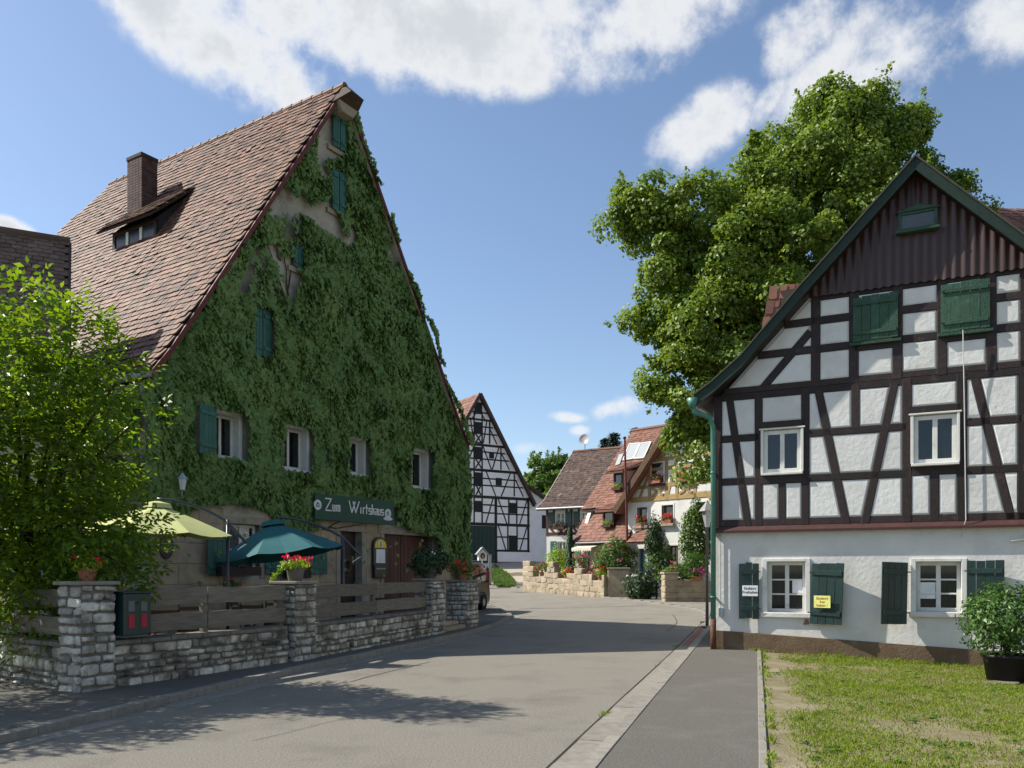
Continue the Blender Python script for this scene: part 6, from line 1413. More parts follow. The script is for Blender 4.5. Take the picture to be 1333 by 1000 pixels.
# garden plants
def gpt(u, v, Y, z): p = at(u, v, Y); return (p.x, p.y, z)
def on_gw(fr, y=.0, dz=0): s = fr * gl; x = GW0.x + gdir.x * fr - math.sin(ga) * y; yy = GW0.y + gdir.y * fr + math.cos(ga) * y; return (x, yy, gz(0, yy) - .02 + ph_(s) + dz)
for i, (fr, lab, leaf, fl, rad) in enumerate(((.22, 'red geraniums in a pot in the left dip of the garden wall', L_BUSH, L_RED, .42), (.535, 'red geraniums in a small pot beside the cypress', L_LIME, L_RED, .3), (.70, 'pink geraniums on the garden wall under the awning', L_BUSH, L_PINK, .45), (.93, 'red geraniums in a pot next to the slab pier', L_LIME, L_RED, .34))):
    pot_plant(*on_gw(fr, .0, -.03), lab, pot=.15, ph=.22, fr=(rad, rad * .8, rad * .75), fz=.2, n=240, ls=.11, leaf=leaf, fl=fl, fn=18, fs=.11)
x, y, z = on_gw(.25, .9); oo = empty('garden_shrub', (x, y, gz(x, y)), 0, 'light green leafy shrub behind the left end of the garden wall', 'shrub'); bush('foliage', oo, (0, 0, 1.7), (.75, .7, .85), 900, .16, L_LIME); MB().tube([(0, 0, 0), (.05, 0, 1.6)], [.05, .02], 6).build('stem', M_BARK, oo)
x, y, z = on_gw(.475, .55); oo = empty('cypress', (x, y, gz(x, y)), 0, 'slim dark column cypress rising above the garden wall', 'cypress'); MB().tube([(0, 0, 0), (0, 0, 3.0)], [.05, .02], 6).build('trunk', M_BARK, oo)
hh_ = RNG.random(1500) ** .8; th_ = RNG.random(1500) * 6.283; rr2 = .30 * (1 - hh_) ** .6 + .03; C = np.stack([np.cos(th_) * rr2, np.sin(th_) * rr2, .4 + hh_ * 3.3], axis=1); leaves('foliage', C, np.stack([np.cos(th_), np.sin(th_), np.full(1500, .2)], axis=1) + RNG.normal(scale=.3, size=(1500, 3)), np.tile([0, 0, 1.0], (1500, 1)), np.full(1500, .16), np.full(1500, .06), L_OLEANDER, oo)
x, y, z = on_gw(.57, .8); oo = empty('garden_shrub', (x, y, gz(x, y)), 0, 'light green shrub just right of the cypress', 'shrub'); bush('foliage', oo, (0, 0, 1.2), (.5, .5, .75), 500, .13, L_BUSH); MB().tube([(0, 0, 0), (.05, 0, 1.2)], [.05, .02], 6).build('stem', M_BARK, oo)
x, y, z = on_gw(.80, .8); oo = empty('rose_bush', (x, y, gz(x, y)), 0, 'rose bush with pink blooms below the awning', 'bush'); bush('foliage', oo, (0, 0, 1.2), (.9, .6, .65), 700, .12, L_BUSH); flowers(oo, (0, 0, 1.25), (.9, .6, .65), 16, .14, L_PINK); MB().tube([(0, 0, 0), (.05, 0, 1.2)], [.05, .02], 6).build('stem', M_BARK, oo)
x, y, z = gpt(802, 745, 42.4, 0); oo = empty('oleander_bush', (x, y, gz(x, y)), 0, 'tall oleander with pink flowers behind the slab pier', 'bush'); bush('foliage', oo, (0, 0, 2.0), (1.0, .7, 1.0), 2400, .18, L_BUSH, wid=.35); flowers(oo, (0, 0, 2.2), (1.0, .7, .9), 14, .14, L_PINK); MB().tube([(0, 0, 0), (.05, 0, 1.8)], [.06, .02], 6).build('stem', M_BARK, oo)
x, y, z = gpt(835, 745, 40.0, 0); oo = empty('hedge_bush', (x, y, gz(x, y)), 0, 'dark bushes filling the garden gateway', 'bush'); bush('foliage', oo, (0, 0, .6), (.85, .6, .75), 1500, .17, L_OLEANDER); flowers(oo, (-.1, 0, .95), (.7, .5, .4), 10, .1, L_WHITE); MB().tube([(0, 0, 0), (.05, 0, .6)], [.05, .02], 6).build('stem', M_BARK, oo)
x, y, z = gpt(855, 745, 40.2, 0); oo = empty('climbing_shrub', (x, y, gz(x, y)), 0, 'dark narrow climbing shrub beside the blue door', 'shrub'); bush('foliage', oo, (-.1, 0, 2.9), (.42, .4, 1.15), 1500, .16, L_OLEANDER, lump=.3); bush('foliage', oo, (.2, 0, 1.8), (.7, .5, .9), 1300, .16, L_BUSH); MB().tube([(0, 0, 0), (0, 0, 2.6)], [.05, .02], 6).build('stem', M_BARK, oo)
x, y, z = gpt(884, 745, 38.8, 0); oo = empty('flower_bed', (x, y, gz(x, y)), 0, 'pale flowering perennials above the right garden wall', 'flowers'); bush('foliage', oo, (0, 0, 1.2), (1.0, .4, .55), 1500, .16, L_BUSH, wid=.35); flowers(oo, (0, 0, 1.6), (.6, .3, .5), 12, .08, L_PINK); MB().tube([(0, 0, 0), (0, 0, 1.0)], [.04, .02], 6).build('stem', M_BARK, oo)
x, y, z = gpt(909, 745, 38.9, 0); oo = empty('climbing_rose', (x, y, gz(x, y)), 0, 'tall climbing rose on the white house wall near the lantern', 'climbing plant'); bush('foliage', oo, (0, 0, 3.0), (.85, .5, 1.75), 4200, .17, L_BUSH, lump=.12); flowers(oo, (0, -.1, 3.0), (.85, .5, 1.6), 5, .15, L_RED); MB().tube([(0, 0, 0), (0, 0, 2.6)], [.06, .02], 6).build('stem', M_BARK, oo)
x, y, z = gpt(908, 745, 37.2, 0); oo = empty('ball_shrub', (x, y + .7, gz(x, y)), 0, 'clipped round green shrub above the right garden wall', 'shrub'); bush('foliage', oo, (0, 0, 1.75), (.68, .65, .62), 1500, .09, L_LAUREL, lump=.06); MB().tube([(0, 0, 0), (0, 0, 1.5)], [.06, .03], 6).build('stem', M_BARK, oo)
pot_plant(*gpt(907, 745, 37.6, gz(0, 37.6) + 1.0), 'magenta petunias in a terracotta trough on the right garden wall', pot=.26, ph=.2, fr=(.45, .25, .28), fz=.12, n=240, ls=.1, fl=L_MAGENTA, fn=14, fs=.11)

# wayside shrine, gate posts below the barn
q = at(628, 745, 47.0); q.z = gz(q.x, q.y); sh_ = empty('wayside_shrine', q, R(20), 'small white wayside shrine with pointed roof on a post', 'shrine'); zt_ = at(628, 712, 47).z - q.z; zb_ = at(628, 730, 47).z - q.z
M_SHR = mk('white shrine paint', (.72, .73, .72), rough=.6)
MB().tube([(0, 0, 0), (0, 0, zb_)], .05, 8).build('post', M_SHR, sh_); MB().prism([(-.24, zb_), (.24, zb_), (.24, zb_ + .42), (0, zb_ + .66), (-.24, zb_ + .42)], -.12, .12).build('housing', M_SHR, sh_)
rf_ = MB().bar((-.36, 0, zb_ + .34), (0, 0, zb_ + .75), .05, .36).bar((.36, 0, zb_ + .34), (0, 0, zb_ + .75), .05, .36).build('roof', mk('grey shrine roof', (.30, .32, .33)), sh_)
MB().prism([(.14 * math.cos(t), zb_ + .27 + .17 * math.sin(t)) for t in np.linspace(0, 6.283, 17)[:-1]], -.135, -.121).build('niche', M_BLACKMETAL, sh_); MB().prism([(-.05, zb_ + .15), (.05, zb_ + .15), (.03, zb_ + .33), (-.03, zb_ + .33)], -.145, -.136).build('figure', mk('niche figure', (.45, .32, .25)), sh_)
for k, (u, lab) in enumerate(((613, 'pale gate post between the ivy and the wayside shrine'), (638, 'pale gate post just right of the wayside shrine'))):
    q = at(u, 745, 52); q.z = gz(q.x, q.y); o = empty('gate_post', q, 0, lab, 'post', 'gate posts below the barn'); zt_ = at(u, 723, 52).z - q.z; MB().box(-.1, -.1, 0, .1, .1, zt_).build('shaft', mk('pale grey post', (.34, .36, .36)), o, bev=.02); MB().box(-.13, -.13, zt_, .13, .13, zt_ + .06).build('cap', M_GREYMETAL, o)
q = at(634, 745, 50); o = empty('wooden_bollard', (q.x, q.y, gz(q.x, q.y)), 0, 'dark wooden bollard between the van and the grass verge', 'bollard'); MB().tube([(0, 0, -.2), (0, 0, 1.2), (0, 0, 1.3)], [.16, .15, .08], 10).build('shaft', M_TIMBER, o); MB().tube([(0, 0, 1.0), (0, 0, 1.06)], .17, 10).build('band', M_BLACKMETAL, o)

# ------------------------------------------------------------------ terrace wall of limestone rubble, piers, board fence
WS = stone_meshes(M_WALLSTONE, 'limestone', 1.1, 1.5); WS2 = stone_meshes(M_WALLSTONE2, 'weathered_limestone', 1.1, 1.6)
C0, C1, C2, C3 = Vector((-5.46, 10.45, 0)), Vector((-3.60, 14.35, 0)), Vector((-1.80, 20.6, 0)), Vector((-1.22, 23.0, 0)); CL = Vector((-8.6, 12.7, 0))
PZ = .085
tp = tag(MB().add([(p.x, p.y, .16) for p in (C0 + Vector((-.2, .1, 0)), C1 + Vector((-.2, .1, 0)), C2 + Vector((-.2, .1, 0)), IF.w((IW, 0, 0)), IF.w((0, 0, 0)), Vector((-12, 20, 0)), Vector((-12, 15, 0)))], [(0, 1, 2, 3, 4, 5, 6)]).build('terrace_paving', mk('terrace paving', (.20, .18, .15), (.15, .135, .115), scale=2, rough=.9)), kind='structure')
def wall_sec(name, A, B, z1, label, th=.34, ends=0.0):
    d = (B - A); L_ = d.length; a = math.atan2(d.y, d.x); o = empty(name, (A.x, A.y, PZ - .05), a, label, 'wall')
    MB().box(ends, .015, 0, L_ - ends, th, z1 - .06).build('mortar_core', M_MORTAR, o)
    stones_on(o, WS2 + WS2 + WS[:4], (ends, 0, 0), (1, 0, 0), L_ - 2 * ends, .0, z1 - .06, hs=(.08, .17), ls=(.11, .40), depth=.13, gap=.03)
    x = ends
    while x < L_ - ends - .05:
        l = min(random.uniform(.5, .8), L_ - ends - x); MB().box(x + .005, -.035 + random.uniform(-.008, .008), z1 - .06, x + l - .005, th + .03, z1 + random.uniform(-.006, .006)).build('coping_slab', M_MORTAR, o, bev=.012, seg=1); x += l
    return o
wall_sec('stone_wall', C0, C1, .66, 'low limestone wall between the corner pier and the geranium pier', ends=.4)
wall_sec('stone_wall', C1, C2, .66, 'low limestone wall between the geranium pier and the oleander pier', ends=.26)
wall_sec('stone_wall', CL, C0, .66, 'shaded low limestone wall running left under the tree', ends=.02)
def pier_(P, a, w, d, h, label, cap=M_CONC):
    o = empty('stone_pier', (P.x, P.y, PZ - .05), a, label, 'pier', 'limestone piers of the terrace wall'); MB().box(.012, .012, 0, w - .012, d - .012, h).build('mortar_core', M_MORTAR, o)
    kw = dict(hs=(.10, .165), ls=(.15, .32), depth=.13, proud=.028, gap=.032)
    stones_on(o, WS, (0, 0, 0), (1, 0, 0), w, 0, h, **kw); stones_on(o, WS, (0, d, 0), (0, -1, 0), d, 0, h, **kw); stones_on(o, WS, (w, 0, 0), (0, 1, 0), d, 0, h, **kw)
    MB().box(-.05, -.05, h, w + .05, d + .05, h + .05).build('cap', cap, o, bev=.012); return o
a1 = math.atan2(C1.y - C0.y, C1.x - C0.x); a2 = math.atan2(C2.y - C1.y, C2.x - C1.x)
u1 = Vector((math.cos(a1), math.sin(a1), 0)); n1 = Vector((-math.sin(a1), math.cos(a1), 0)); u2 = Vector((math.cos(a2), math.sin(a2), 0)); n2 = Vector((-math.sin(a2), math.cos(a2), 0))
pier_(C0 - n1 * .04 + u1 * .0, a1, .50, .42, 1.40, 'large pale limestone pier at the corner below the tree')
pier_(C1 - u1 * .28 - n1 * .05, a1 + (a2 - a1) / 2, .60, .46, 1.36, 'limestone pier carrying the red geranium pot')
pier_(C2 - u2 * .55 - n2 * .05, a2, .78, .5, 1.36, 'limestone pier carrying the white oleander tub')
pier_(C3 - u2 * .25 - n2 * .06, a2, .95, .62, 1.30, 'limestone pier nearest the parked van')
st_ = empty('terrace_step', (C2.x, C2.y, PZ), a2, 'low sandstone step in the gap between two piers', 'step'); MB().box(.3, .05, -.05, 2.1, .5, .10).build('lower_tread', M_SANDSTONE, st_, bev=.012); MB().box(.3, .3, .1, 2.1, .75, .20).build('upper_tread', M_SANDSTONE, st_, bev=.012)
def fence(A, B, s0, s1, label, boards=2, zs=((.76, 1.01), (1.13, 1.37)), back=.12):
    d = B - A; a = math.atan2(d.y, d.x); o = empty('board_fence', (A.x, A.y, .6), a, label, 'fence', 'board fences between the piers'); L_ = s1 - s0
    for (z0, z1) in zs:
        for k in range(boards):
            xa, xb = s0 + L_ * k / boards + .008, s0 + L_ * (k + 1) / boards - .008; n = 10; vs = []; ph = random.random() * 9
            for i in range(n + 1):
                t = i / n; x = lerp(xa, xb, t); w0 = .018 * noise.noise((t * 3 + ph, z0 * 5, 1)); w1 = .022 * noise.noise((t * 3 + ph, z1 * 7, 5)); vs += [(x, back, z0 - .6 + w0), (x, back, z1 - .6 + w1), (x, back + .045, z0 - .6 + w0), (x, back + .045, z1 - .6 + w1)]
            fs = []
            for i in range(n): q = 4 * i; fs += [(q, q + 4, q + 5, q + 1), (q + 2, q + 3, q + 7, q + 6), (q + 1, q + 5, q + 7, q + 3), (q, q + 2, q + 6, q + 4)]
            fs += [(0, 1, 3, 2), (4 * n, 4 * n + 2, 4 * n + 3, 4 * n + 1)]
            MB().add(vs, fs).build('board', M_WOOD, o, bev=.006, seg=1)
    for k in range(boards + 1): x = lerp(s0 + .06, s1 - .06, k / boards); MB().box(x - .05, back + .05, -.05, x + .05, back + .13, .72).build('post', M_WOOD, o, bev=.006)
    return o
fence(C0, C1, .50, (C1 - C0).length - .3, 'grey board fence between the corner pier and the geranium pier'); fence(C1, C2, .34, (C2 - C1).length - .56, 'grey board fence between the geranium pier and the oleander pier'); fence(CL, C0, .1, (C0 - CL).length - .1, 'shaded board fence under the tree at the far left')
# dark green twin letter box hanging on the fence
p = C0 + u1 * .78 - n1 * .03; o = empty('twin_letter_box', (p.x, p.y, .76), a1, 'dark green twin letter box with two red slots hanging on the fence', 'letter box'); M_BOX = mk('dark green enamel', (.010, .035, .032), rough=.35, spec=.5)
MB().box(-.22, -.10, 0, .22, .08, .56).build('body', M_BOX, o, bev=.012); MB().box(-.24, -.12, .56, .24, .09, .585).build('lid', M_BOX, o, bev=.006)
for x in (-.10, .10): MB().box(x - .045, -.106, .10, x + .045, -.101, .28).build('red_panel', mk('red panel', (.42, .02, .045), rough=.4), o); MB().box(x - .05, -.106, .32, x + .05, -.101, .46).build('name_plate', mk('grey plate', (.12, .15, .15), rough=.4), o)

# ------------------------------------------------------------------ terrace furniture
def parasol(c, r, ztop, zrim, tilt, pole, mat, label, under):
    o = empty('cantilever_parasol', (pole[0], pole[1], .16), 0, label, 'parasol', 'cantilever parasols on the terrace'); cx, cy = c[0] - pole[0], c[1] - pole[1]; zt = ztop - .16; zr = zrim - .16
    vs = [(0, 0, zt - zr)]; fs = []; n = 8; sub = 4; rings = 5
    for j in range(1, rings + 1):
        t = j / rings
        for i in range(n * sub):
            th = 2 * math.pi * i / (n * sub); f = (i % sub) / sub; sc = 1 - .075 * t * math.sin(math.pi * f); vs.append((r * t * sc * math.cos(th), r * t * sc * math.sin(th), (zt - zr) * (1 - t ** 1.12) - .05 * math.sin(math.pi * f) * t))
    m_ = n * sub; fs = [(0, 1 + i, 1 + (i + 1) % m_) for i in range(m_)]
    for j in range(rings - 1): fs += [(1 + j * m_ + i, 1 + (j + 1) * m_ + i, 1 + (j + 1) * m_ + (i + 1) % m_, 1 + j * m_ + (i + 1) % m_) for i in range(m_)]
    Mx = Matrix.Translation((cx, cy, zr)) @ Matrix.Rotation(R(tilt), 4, 'Y')
    cn = MB().add(vs, fs).build('canopy', mat, o); cn.matrix_local = Mx; s = cn.modifiers.new('thickness', 'SOLIDIFY'); s.thickness = .008
    MB().lathe([(.26, zt - zr - .06), (.22, zt - zr + .02), (.05, zt - zr + .06)], 8).build('vent_cap', mat, cn)
    for i in range(n):
        th = 2 * math.pi * i / n; MB().tube([(0, 0, zt - zr - .12), (r * .97 * math.cos(th), r * .97 * math.sin(th), -.03)], .009, 5).build('rib', M_BLACKMETAL, cn)
    top = Vector((cx, cy, zt + .10)); pl = Vector((0, 0, 0))
    ph = zt - .25; end = Vector((-cx * .28, -cy * .28, ph - .42)); mid = Vector((cx * .45, cy * .45, zt + .08)); kn = Vector((0, 0, ph - .05))
    pts = []
    for t in np.linspace(0, 1, 15):
        a = top.lerp(mid, t); b = mid.lerp(kn, t); pts.append(a.lerp(b, t))
    pts += [kn.lerp(end, .5), end]
    M_POLE = mk('slate blue tube', (.045, .055, .075), rough=.35, spec=.5)
    MB().tube(pts, .026, 8).build('arm', M_POLE, o, smooth=True); MB().tube([(0, 0, -.05), (0, 0, ph)], .030, 10).build('pole', M_POLE, o, smooth=True); MB().tube([top, top - Vector((0, 0, .16))], .02, 6).build('hanger', M_POLE, o)
    MB().tube([end, end + Vector((-.16, -.05, -.12))], .012, 6).build('crank', mk('pale crank', (.6, .6, .55), rough=.4), o); MB().bar((-.45, 0, .02), (.45, 0, .02), .06, .05).bar((0, -.45, .02), (0, .45, .02), .06, .05).build('base', M_BLACKMETAL, o); return o
M_LIME = mk('lime canvas', (.50, .52, .22), (.46, .48, .20), scale=2, rough=.75); M_TEALC = mk('petrol green canvas', (.018, .105, .115), (.022, .118, .128), scale=2, rough=.75); M_WHC = mk('white canvas', (.65, .68, .68), rough=.75)
c = at(205, 690, 14.6); pp = at(297, 700, 14.9); parasol((c.x, c.y), 1.32, at(205, 657, 14.6).z, at(205, 694, 14.6).z, 2, (pp.x, pp.y), M_LIME, 'lime green cantilever parasol beside the tree', None)
c = at(362, 700, 16.6); pp = at(447, 700, 16.9); parasol((c.x, c.y), 1.33, at(362, 680, 16.6).z, at(362, 723, 16.6).z, -9, (pp.x, pp.y), M_TEALC, 'petrol green cantilever parasol above the geranium pier', None)
c = at(-10, 700, 13.4); pp = at(-95, 700, 13.4); parasol((c.x, c.y), 1.0, at(0, 690, 13.4).z, at(0, 722, 13.4).z, 3, (pp.x, pp.y), M_WHC, 'white cantilever parasol half hidden behind the tree at the left edge', None)
# folding chairs and tables seen through the gaps of the fence
def chair0():
    o = empty('terrace_chair', (0, 0, .16), 0, 'x', 'chair', 'folding chairs on the terrace'); M_CH = mk('dark chair frame', (.03, .026, .024), rough=.5); M_SL = mk('brown chair slats', (.11, .06, .035), rough=.6)
    for s_ in (-.21, .21): MB().tube([(s_, -.2, 0), (s_, .02, .44), (s_, .22, .88)], .013, 6).build('back_leg', M_CH, o); MB().tube([(s_ * .9, .24, 0), (s_ * .9, -.2, .44)], .013, 6).build('front_leg', M_CH, o)
    for k in range(5): MB().box(-.21, -.2 + k * .085, .44, .21, -.13 + k * .085, .458).build('seat_slat', M_SL, o)
    for z in (.62, .72, .82): yy = .02 + (z - .44) * .45; MB().box(-.21, yy - .01, z - .03, .21, yy + .012, z + .03).build('back_slat', M_SL, o)
    return o
def table0():
    o = empty('terrace_table', (0, 0, .16), 0, 'x', 'table', 'tables on the terrace'); MB().box(-.42, -.42, .70, .42, .42, .73).build('table_top', mk('pale table top', (.45, .42, .36), rough=.5), o, bev=.008)
    for a in (-.35, .35):
        for b in (-.35, .35): MB().tube([(a, b, 0), (a * .9, b * .9, .7)], .016, 6).build('leg', M_BLACKMETAL, o)
    return o
ch0, tb0 = chair0(), table0()
spots = [(215, 13.1, 200, 'folding chair just behind the twin letter box'), (250, 14.0, 20, 'folding chair behind the fence below the oval plaque'), (335, 15.0, 170, 'folding chair behind the fence left of the geranium pier'), (360, 15.9, 10, 'folding chair under the petrol green parasol'), (318, 16.4, 90, 'folding chair near the ground floor window with red flowers'), (500, 19.4, 160, 'folding chair in front of the maroon gate')]
for i, (u, Y, rz, lab) in enumerate(spots):
    o = ch0 if i == 0 else copy_tree(ch0); p = at(u, 800, Y); o.location = (p.x, p.y, .16); o.rotation_euler = (0, 0, R(rz)); o['label'] = lab
for i, (u, Y, lab) in enumerate(((232, 13.5, 'terrace table behind the fence near the letter box'), (345, 15.6, 'terrace table under the petrol green parasol'), (515, 20.0, 'terrace table in front of the maroon gate'))):
    o = tb0 if i == 0 else copy_tree(tb0); p = at(u, 800, Y); o.location = (p.x, p.y, .16); o.rotation_euler = (0, 0, R(20)); o['label'] = lab
pot_plant(*at(300, 778, 15.9), 'small red flowers in a pot on the terrace behind the fence', pot=.1, ph=.14, fr=(.2, .2, .14), fz=.08, n=120, ls=.07, fl=L_RED, fn=14, fs=.05)
for (u, v, Y, lab, rr_) in ((312, 738, 19.6, 'red flower box on the ground floor window sill of the inn', .55), (388, 742, 20.8, 'red flower box on the inn window half hidden by the geranium pot', .35)):
    p = at(u, v, Y); o = empty('flower_box', IF.w((IF.px(u, v, -.25)[0], -.25, IF.px(u, v, -.25)[1])), IF.a, lab, 'flower box'); MB().box(-rr_, -.1, -.2, rr_, .1, 0).build('box', M_TIMBER, o); bush('foliage', o, (0, 0, .1), (rr_, .16, .18), 320, .08, L_OLEANDER); flowers(o, (0, -.05, .1), (rr_, .18, .2), 22, .06, L_RED)

# plants on the piers
def pier_top(P, a, w, d, h, fx=.5, fy=.5): return P + Vector((math.cos(a), math.sin(a), 0)) * (w * fx) + Vector((-math.sin(a), math.cos(a), 0)) * (d * fy) + Vector((0, 0, PZ - .05 + h + .05))
q = pier_top(C1 - u1 * .28 - n1 * .05, a1, .60, .46, 1.36, .45); M_GREYPOT = mk('grey pot', (.15, .14, .115), (.11, .10, .085), scale=5, rough=.85)
o = pot_plant(q.x, q.y, q.z, 'grey pot with red geraniums and lime trailing leaves on a pier', pot=.17, ph=.24, fr=(.26, .26, .10), fz=.05, n=420, ls=.055, leaf=L_LIME, fl=L_RED, fn=20, fs=.075, potmat=M_GREYPOT)
C = []; 
for k in range(90): t = random.random(); C.append((-.2 - .22 * t + random.gauss(0, .02), -.15 + random.gauss(0, .02), .24 - .30 * t + random.gauss(0, .02)))
leaves('trailing_leaves', C, RNG.normal(size=(90, 3)) + np.array([0, -1, .4]), RNG.normal(size=(90, 3)) + np.array([0, 0, -1]), np.full(90, .05), np.full(90, .035), L_LIME, o)
for i_, ch_ in enumerate(o.children):
    if ch_.name.startswith('flowers'): ch_.location.z += .06
q = pier_top(C2 - u2 * .55 - n2 * .05, a2, .78, .5, 1.36, .5); o = pot_plant(q.x, q.y, q.z, 'bushy oleander with white blossoms in a tub on a pier', pot=.22, ph=.2, fr=(.52, .45, .36), fz=.22, n=1100, ls=.11, leaf=L_OLEANDER, fl=L_WHITE, fn=16, fs=.075, potmat=M_GREYPOT, fper=5)
q = pier_top(C3 - u2 * .25 - n2 * .06, a2, .95, .62, 1.30, .5); o = pot_plant(q.x, q.y, q.z, 'bright red geraniums in a pot on the pier nearest the van', pot=.16, ph=.2, fr=(.40, .34, .22), fz=.12, n=420, ls=.08, leaf=L_BUSH, fl=L_RED, fn=16, fs=.085, potmat=M_TERRA)
q = pier_top(C0 - n1 * .04, a1, .50, .42, 1.40, .7, .8); o = pot_plant(q.x, q.y, q.z, 'red lilies in a pot on the corner pier under the tree', pot=.12, ph=.16, fr=(.2, .2, .12), fz=.05, n=200, ls=.07, leaf=L_LIME, fl=L_RED, fn=9, fs=.06)

# ------------------------------------------------------------------ potted laurel on the right
q = at(1312, 870, 12.9); q.z = lawn_z(q.x, q.y)
lb = empty('potted_laurel', (q.x, q.y, q.z - .02), 0, 'glossy round laurel bush in a black tub before the timbered house', 'potted plant')
MB().lathe([(.28, 0), (.34, .40), (.37, .40), (.37, .45), (.33, .45), (.32, .38), (.02, .38)], 24).build('tub', mk('black plastic tub', (.012, .012, .013), rough=.55), lb, smooth=True)
P, d = blob_points((0, 0, 0), (1, 1, 1), 3600, .55); k = np.array([1 + .22 * noise.noise((x * 2.5, y * 2.5, z * 2.5 + 3)) + .14 * noise.noise((x * 6, y * 6, z * 6)) for x, y, z in d])[:, None]; P = P * k * np.array((.70, .62, .60)) + np.array((0, 0, .98)); s = RNG.uniform(.05, .10, len(P))
leaves('foliage', P, d + RNG.normal(scale=.45, size=d.shape) + np.array([0, 0, .5]), d + RNG.normal(scale=.7, size=d.shape), s, s * .48, L_LAUREL, lb); stm = MB()
for k in range(7): th = k * .9; stm.tube([(0, 0, .4), (.12 * math.cos(th), .12 * math.sin(th), .8), (.4 * math.cos(th), .4 * math.sin(th), 1.2)], [.02, .015, .006], 5)
stm.build('stems', M_BARK, lb)
q2 = at(1303, 893, 12.6); tag(MB().slab([(q2.x - .28, q2.y - .14), (q2.x + .1, q2.y - .2), (q2.x + .3, q2.y), (q2.x + .1, q2.y + .2), (q2.x - .2, q2.y + .14)], lawn_z(q2.x, q2.y) - .03, lawn_z(q2.x, q2.y) + .025).build('stepping_stone', M_MORTAR, bev=.015), 'flat grey stone in the grass before the laurel tub', 'stone')

# ------------------------------------------------------------------ parked van beside the inn
vn = empty('parked_van', (-2.32, 30.6, gz(0, 31) + .05), math.atan2(-4.0, -1.25), 'bronze brown van parked beside the inn behind the stone pier', 'van')   # faces the camera
M_BODY = mk('bronze metallic paint', (.085, .060, .042), (.078, .055, .038), scale=2, rough=.32, spec=.6, metal=.55, coat=.6); M_CGL = mk('dark car glass', (.012, .014, .016), rough=.04, spec=.9); M_TYRE = mk('tyre rubber', (.015, .015, .015), rough=.85)
body = [(-2.15, .32), (-2.2, .62), (-2.16, 1.0), (-2.08, 1.45), (-1.92, 1.76), (-1.6, 1.83), (.2, 1.83), (.55, 1.74), (1.15, 1.16), (1.95, .98), (2.12, .78), (2.15, .4), (2.05, .28), (-2.0, .26)]
def wd(z): return .86 if z < 1.05 else .86 - (z - 1.05) * .20
vs = []; fs = []; n = len(body)
for s_ in (-1, 1):
    for (x, z) in body: vs.append((x, s_ * wd(z), z))
fs = [tuple(range(n)), tuple(range(2 * n - 1, n - 1, -1))] + [(i, i + n, (i + 1) % n + n, (i + 1) % n) for i in range(n)]
MB().add(vs, fs).build('body', M_BODY, vn, bev=.05, seg=3)
for s_ in (-1, 1):
    def sp(pts, nm, mat): 
        m = MB(); m.add([(x, s_ * (wd(z) + .006), z) for x, z in pts], [tuple(range(len(pts)))[::-s_]]); return m.build(nm, mat, vn)
    sp([(-2.0, 1.08), (-1.93, 1.62), (-1.2, 1.70), (-1.2, 1.08)], 'side_window', M_CGL); sp([(-1.1, 1.08), (-1.1, 1.70), (-.12, 1.70), (-.12, 1.08)], 'side_window', M_CGL); sp([(-.02, 1.08), (-.02, 1.70), (.42, 1.66), (.98, 1.14), (.95, 1.08)], 'side_window', M_CGL)
    for x in (-.42, .02): MB().box(x - .1, s_ * .875 - .015, .93, x + .1, s_ * .875 + .015, .96).build('door_handle', M_BLACKMETAL, vn)
    MB().box(-1.9, s_ * .865 - .008, .60, 1.7, s_ * .865 + .008, .66).build('rub_strip', M_BLACKMETAL, vn)
    for x in (-1.35, 1.35):
        w = empty('wheel', (x, s_ * .80, .32)); w.parent = vn
        ty = MB(); ty.lathe([(.2, -.1), (.30, -.11), (.325, -.07), (.325, .07), (.30, .11), (.2, .1)], 24); tyo = ty.build('tyre', M_TYRE, w); tyo.rotation_euler = (R(90), 0, 0)
        ri = MB(); ri.lathe([(.02, -.105), (.19, -.098), (.205, -.09), (.205, .09), (.19, .098), (.02, .105)], 20); rio = ri.build('rim', M_GREYMETAL, w); rio.rotation_euler = (R(90), 0, 0)
        MB().tube([(x + .40 * math.cos(t), s_ * .862, .32 + .40 * math.sin(t)) for t in np.linspace(0, math.pi, 15)], .022, 6).build('wheel_arch', M_BLACKMETAL, vn)
    MB().box(.85, s_ * .98 - .11, 1.02, .97, s_ * .98 + .11, 1.2).build('mirror', M_BLACKMETAL, vn, bev=.03); MB().tube([(-1.6, s_ * .6, 1.84), (-1.5, s_ * .6, 1.90), (.1, s_ * .6, 1.90), (.2, s_ * .6, 1.84)], .02, 6).build('roof_rail', M_GREYMETAL, vn)
    MB().box(1.98, s_ * .62 - .18, .74, 2.13, s_ * .62 + .18, .92).build('headlight', mk('headlight', (.5, .52, .55), rough=.1, spec=.8), vn, bev=.03); MB().box(-2.2, s_ * .76 - .07, .9, -2.1, s_ * .76 + .07, 1.5).build('tail_light', mk('tail light', (.35, .01, .01), rough=.15), vn, bev=.02)
MB().add([(.60, -.66, 1.70), (.60, .66, 1.70), (1.14, .74, 1.185), (1.14, -.74, 1.185)], [(0, 3, 2, 1)]).build('windscreen', M_CGL, vn).location = (.012, 0, .012)
MB().box(2.1, -.8, .3, 2.2, .8, .55).build('bumper', M_BLACKMETAL, vn, bev=.03); MB().box(-2.24, -.8, .3, -2.14, .8, .6).build('bumper', M_BLACKMETAL, vn, bev=.03)

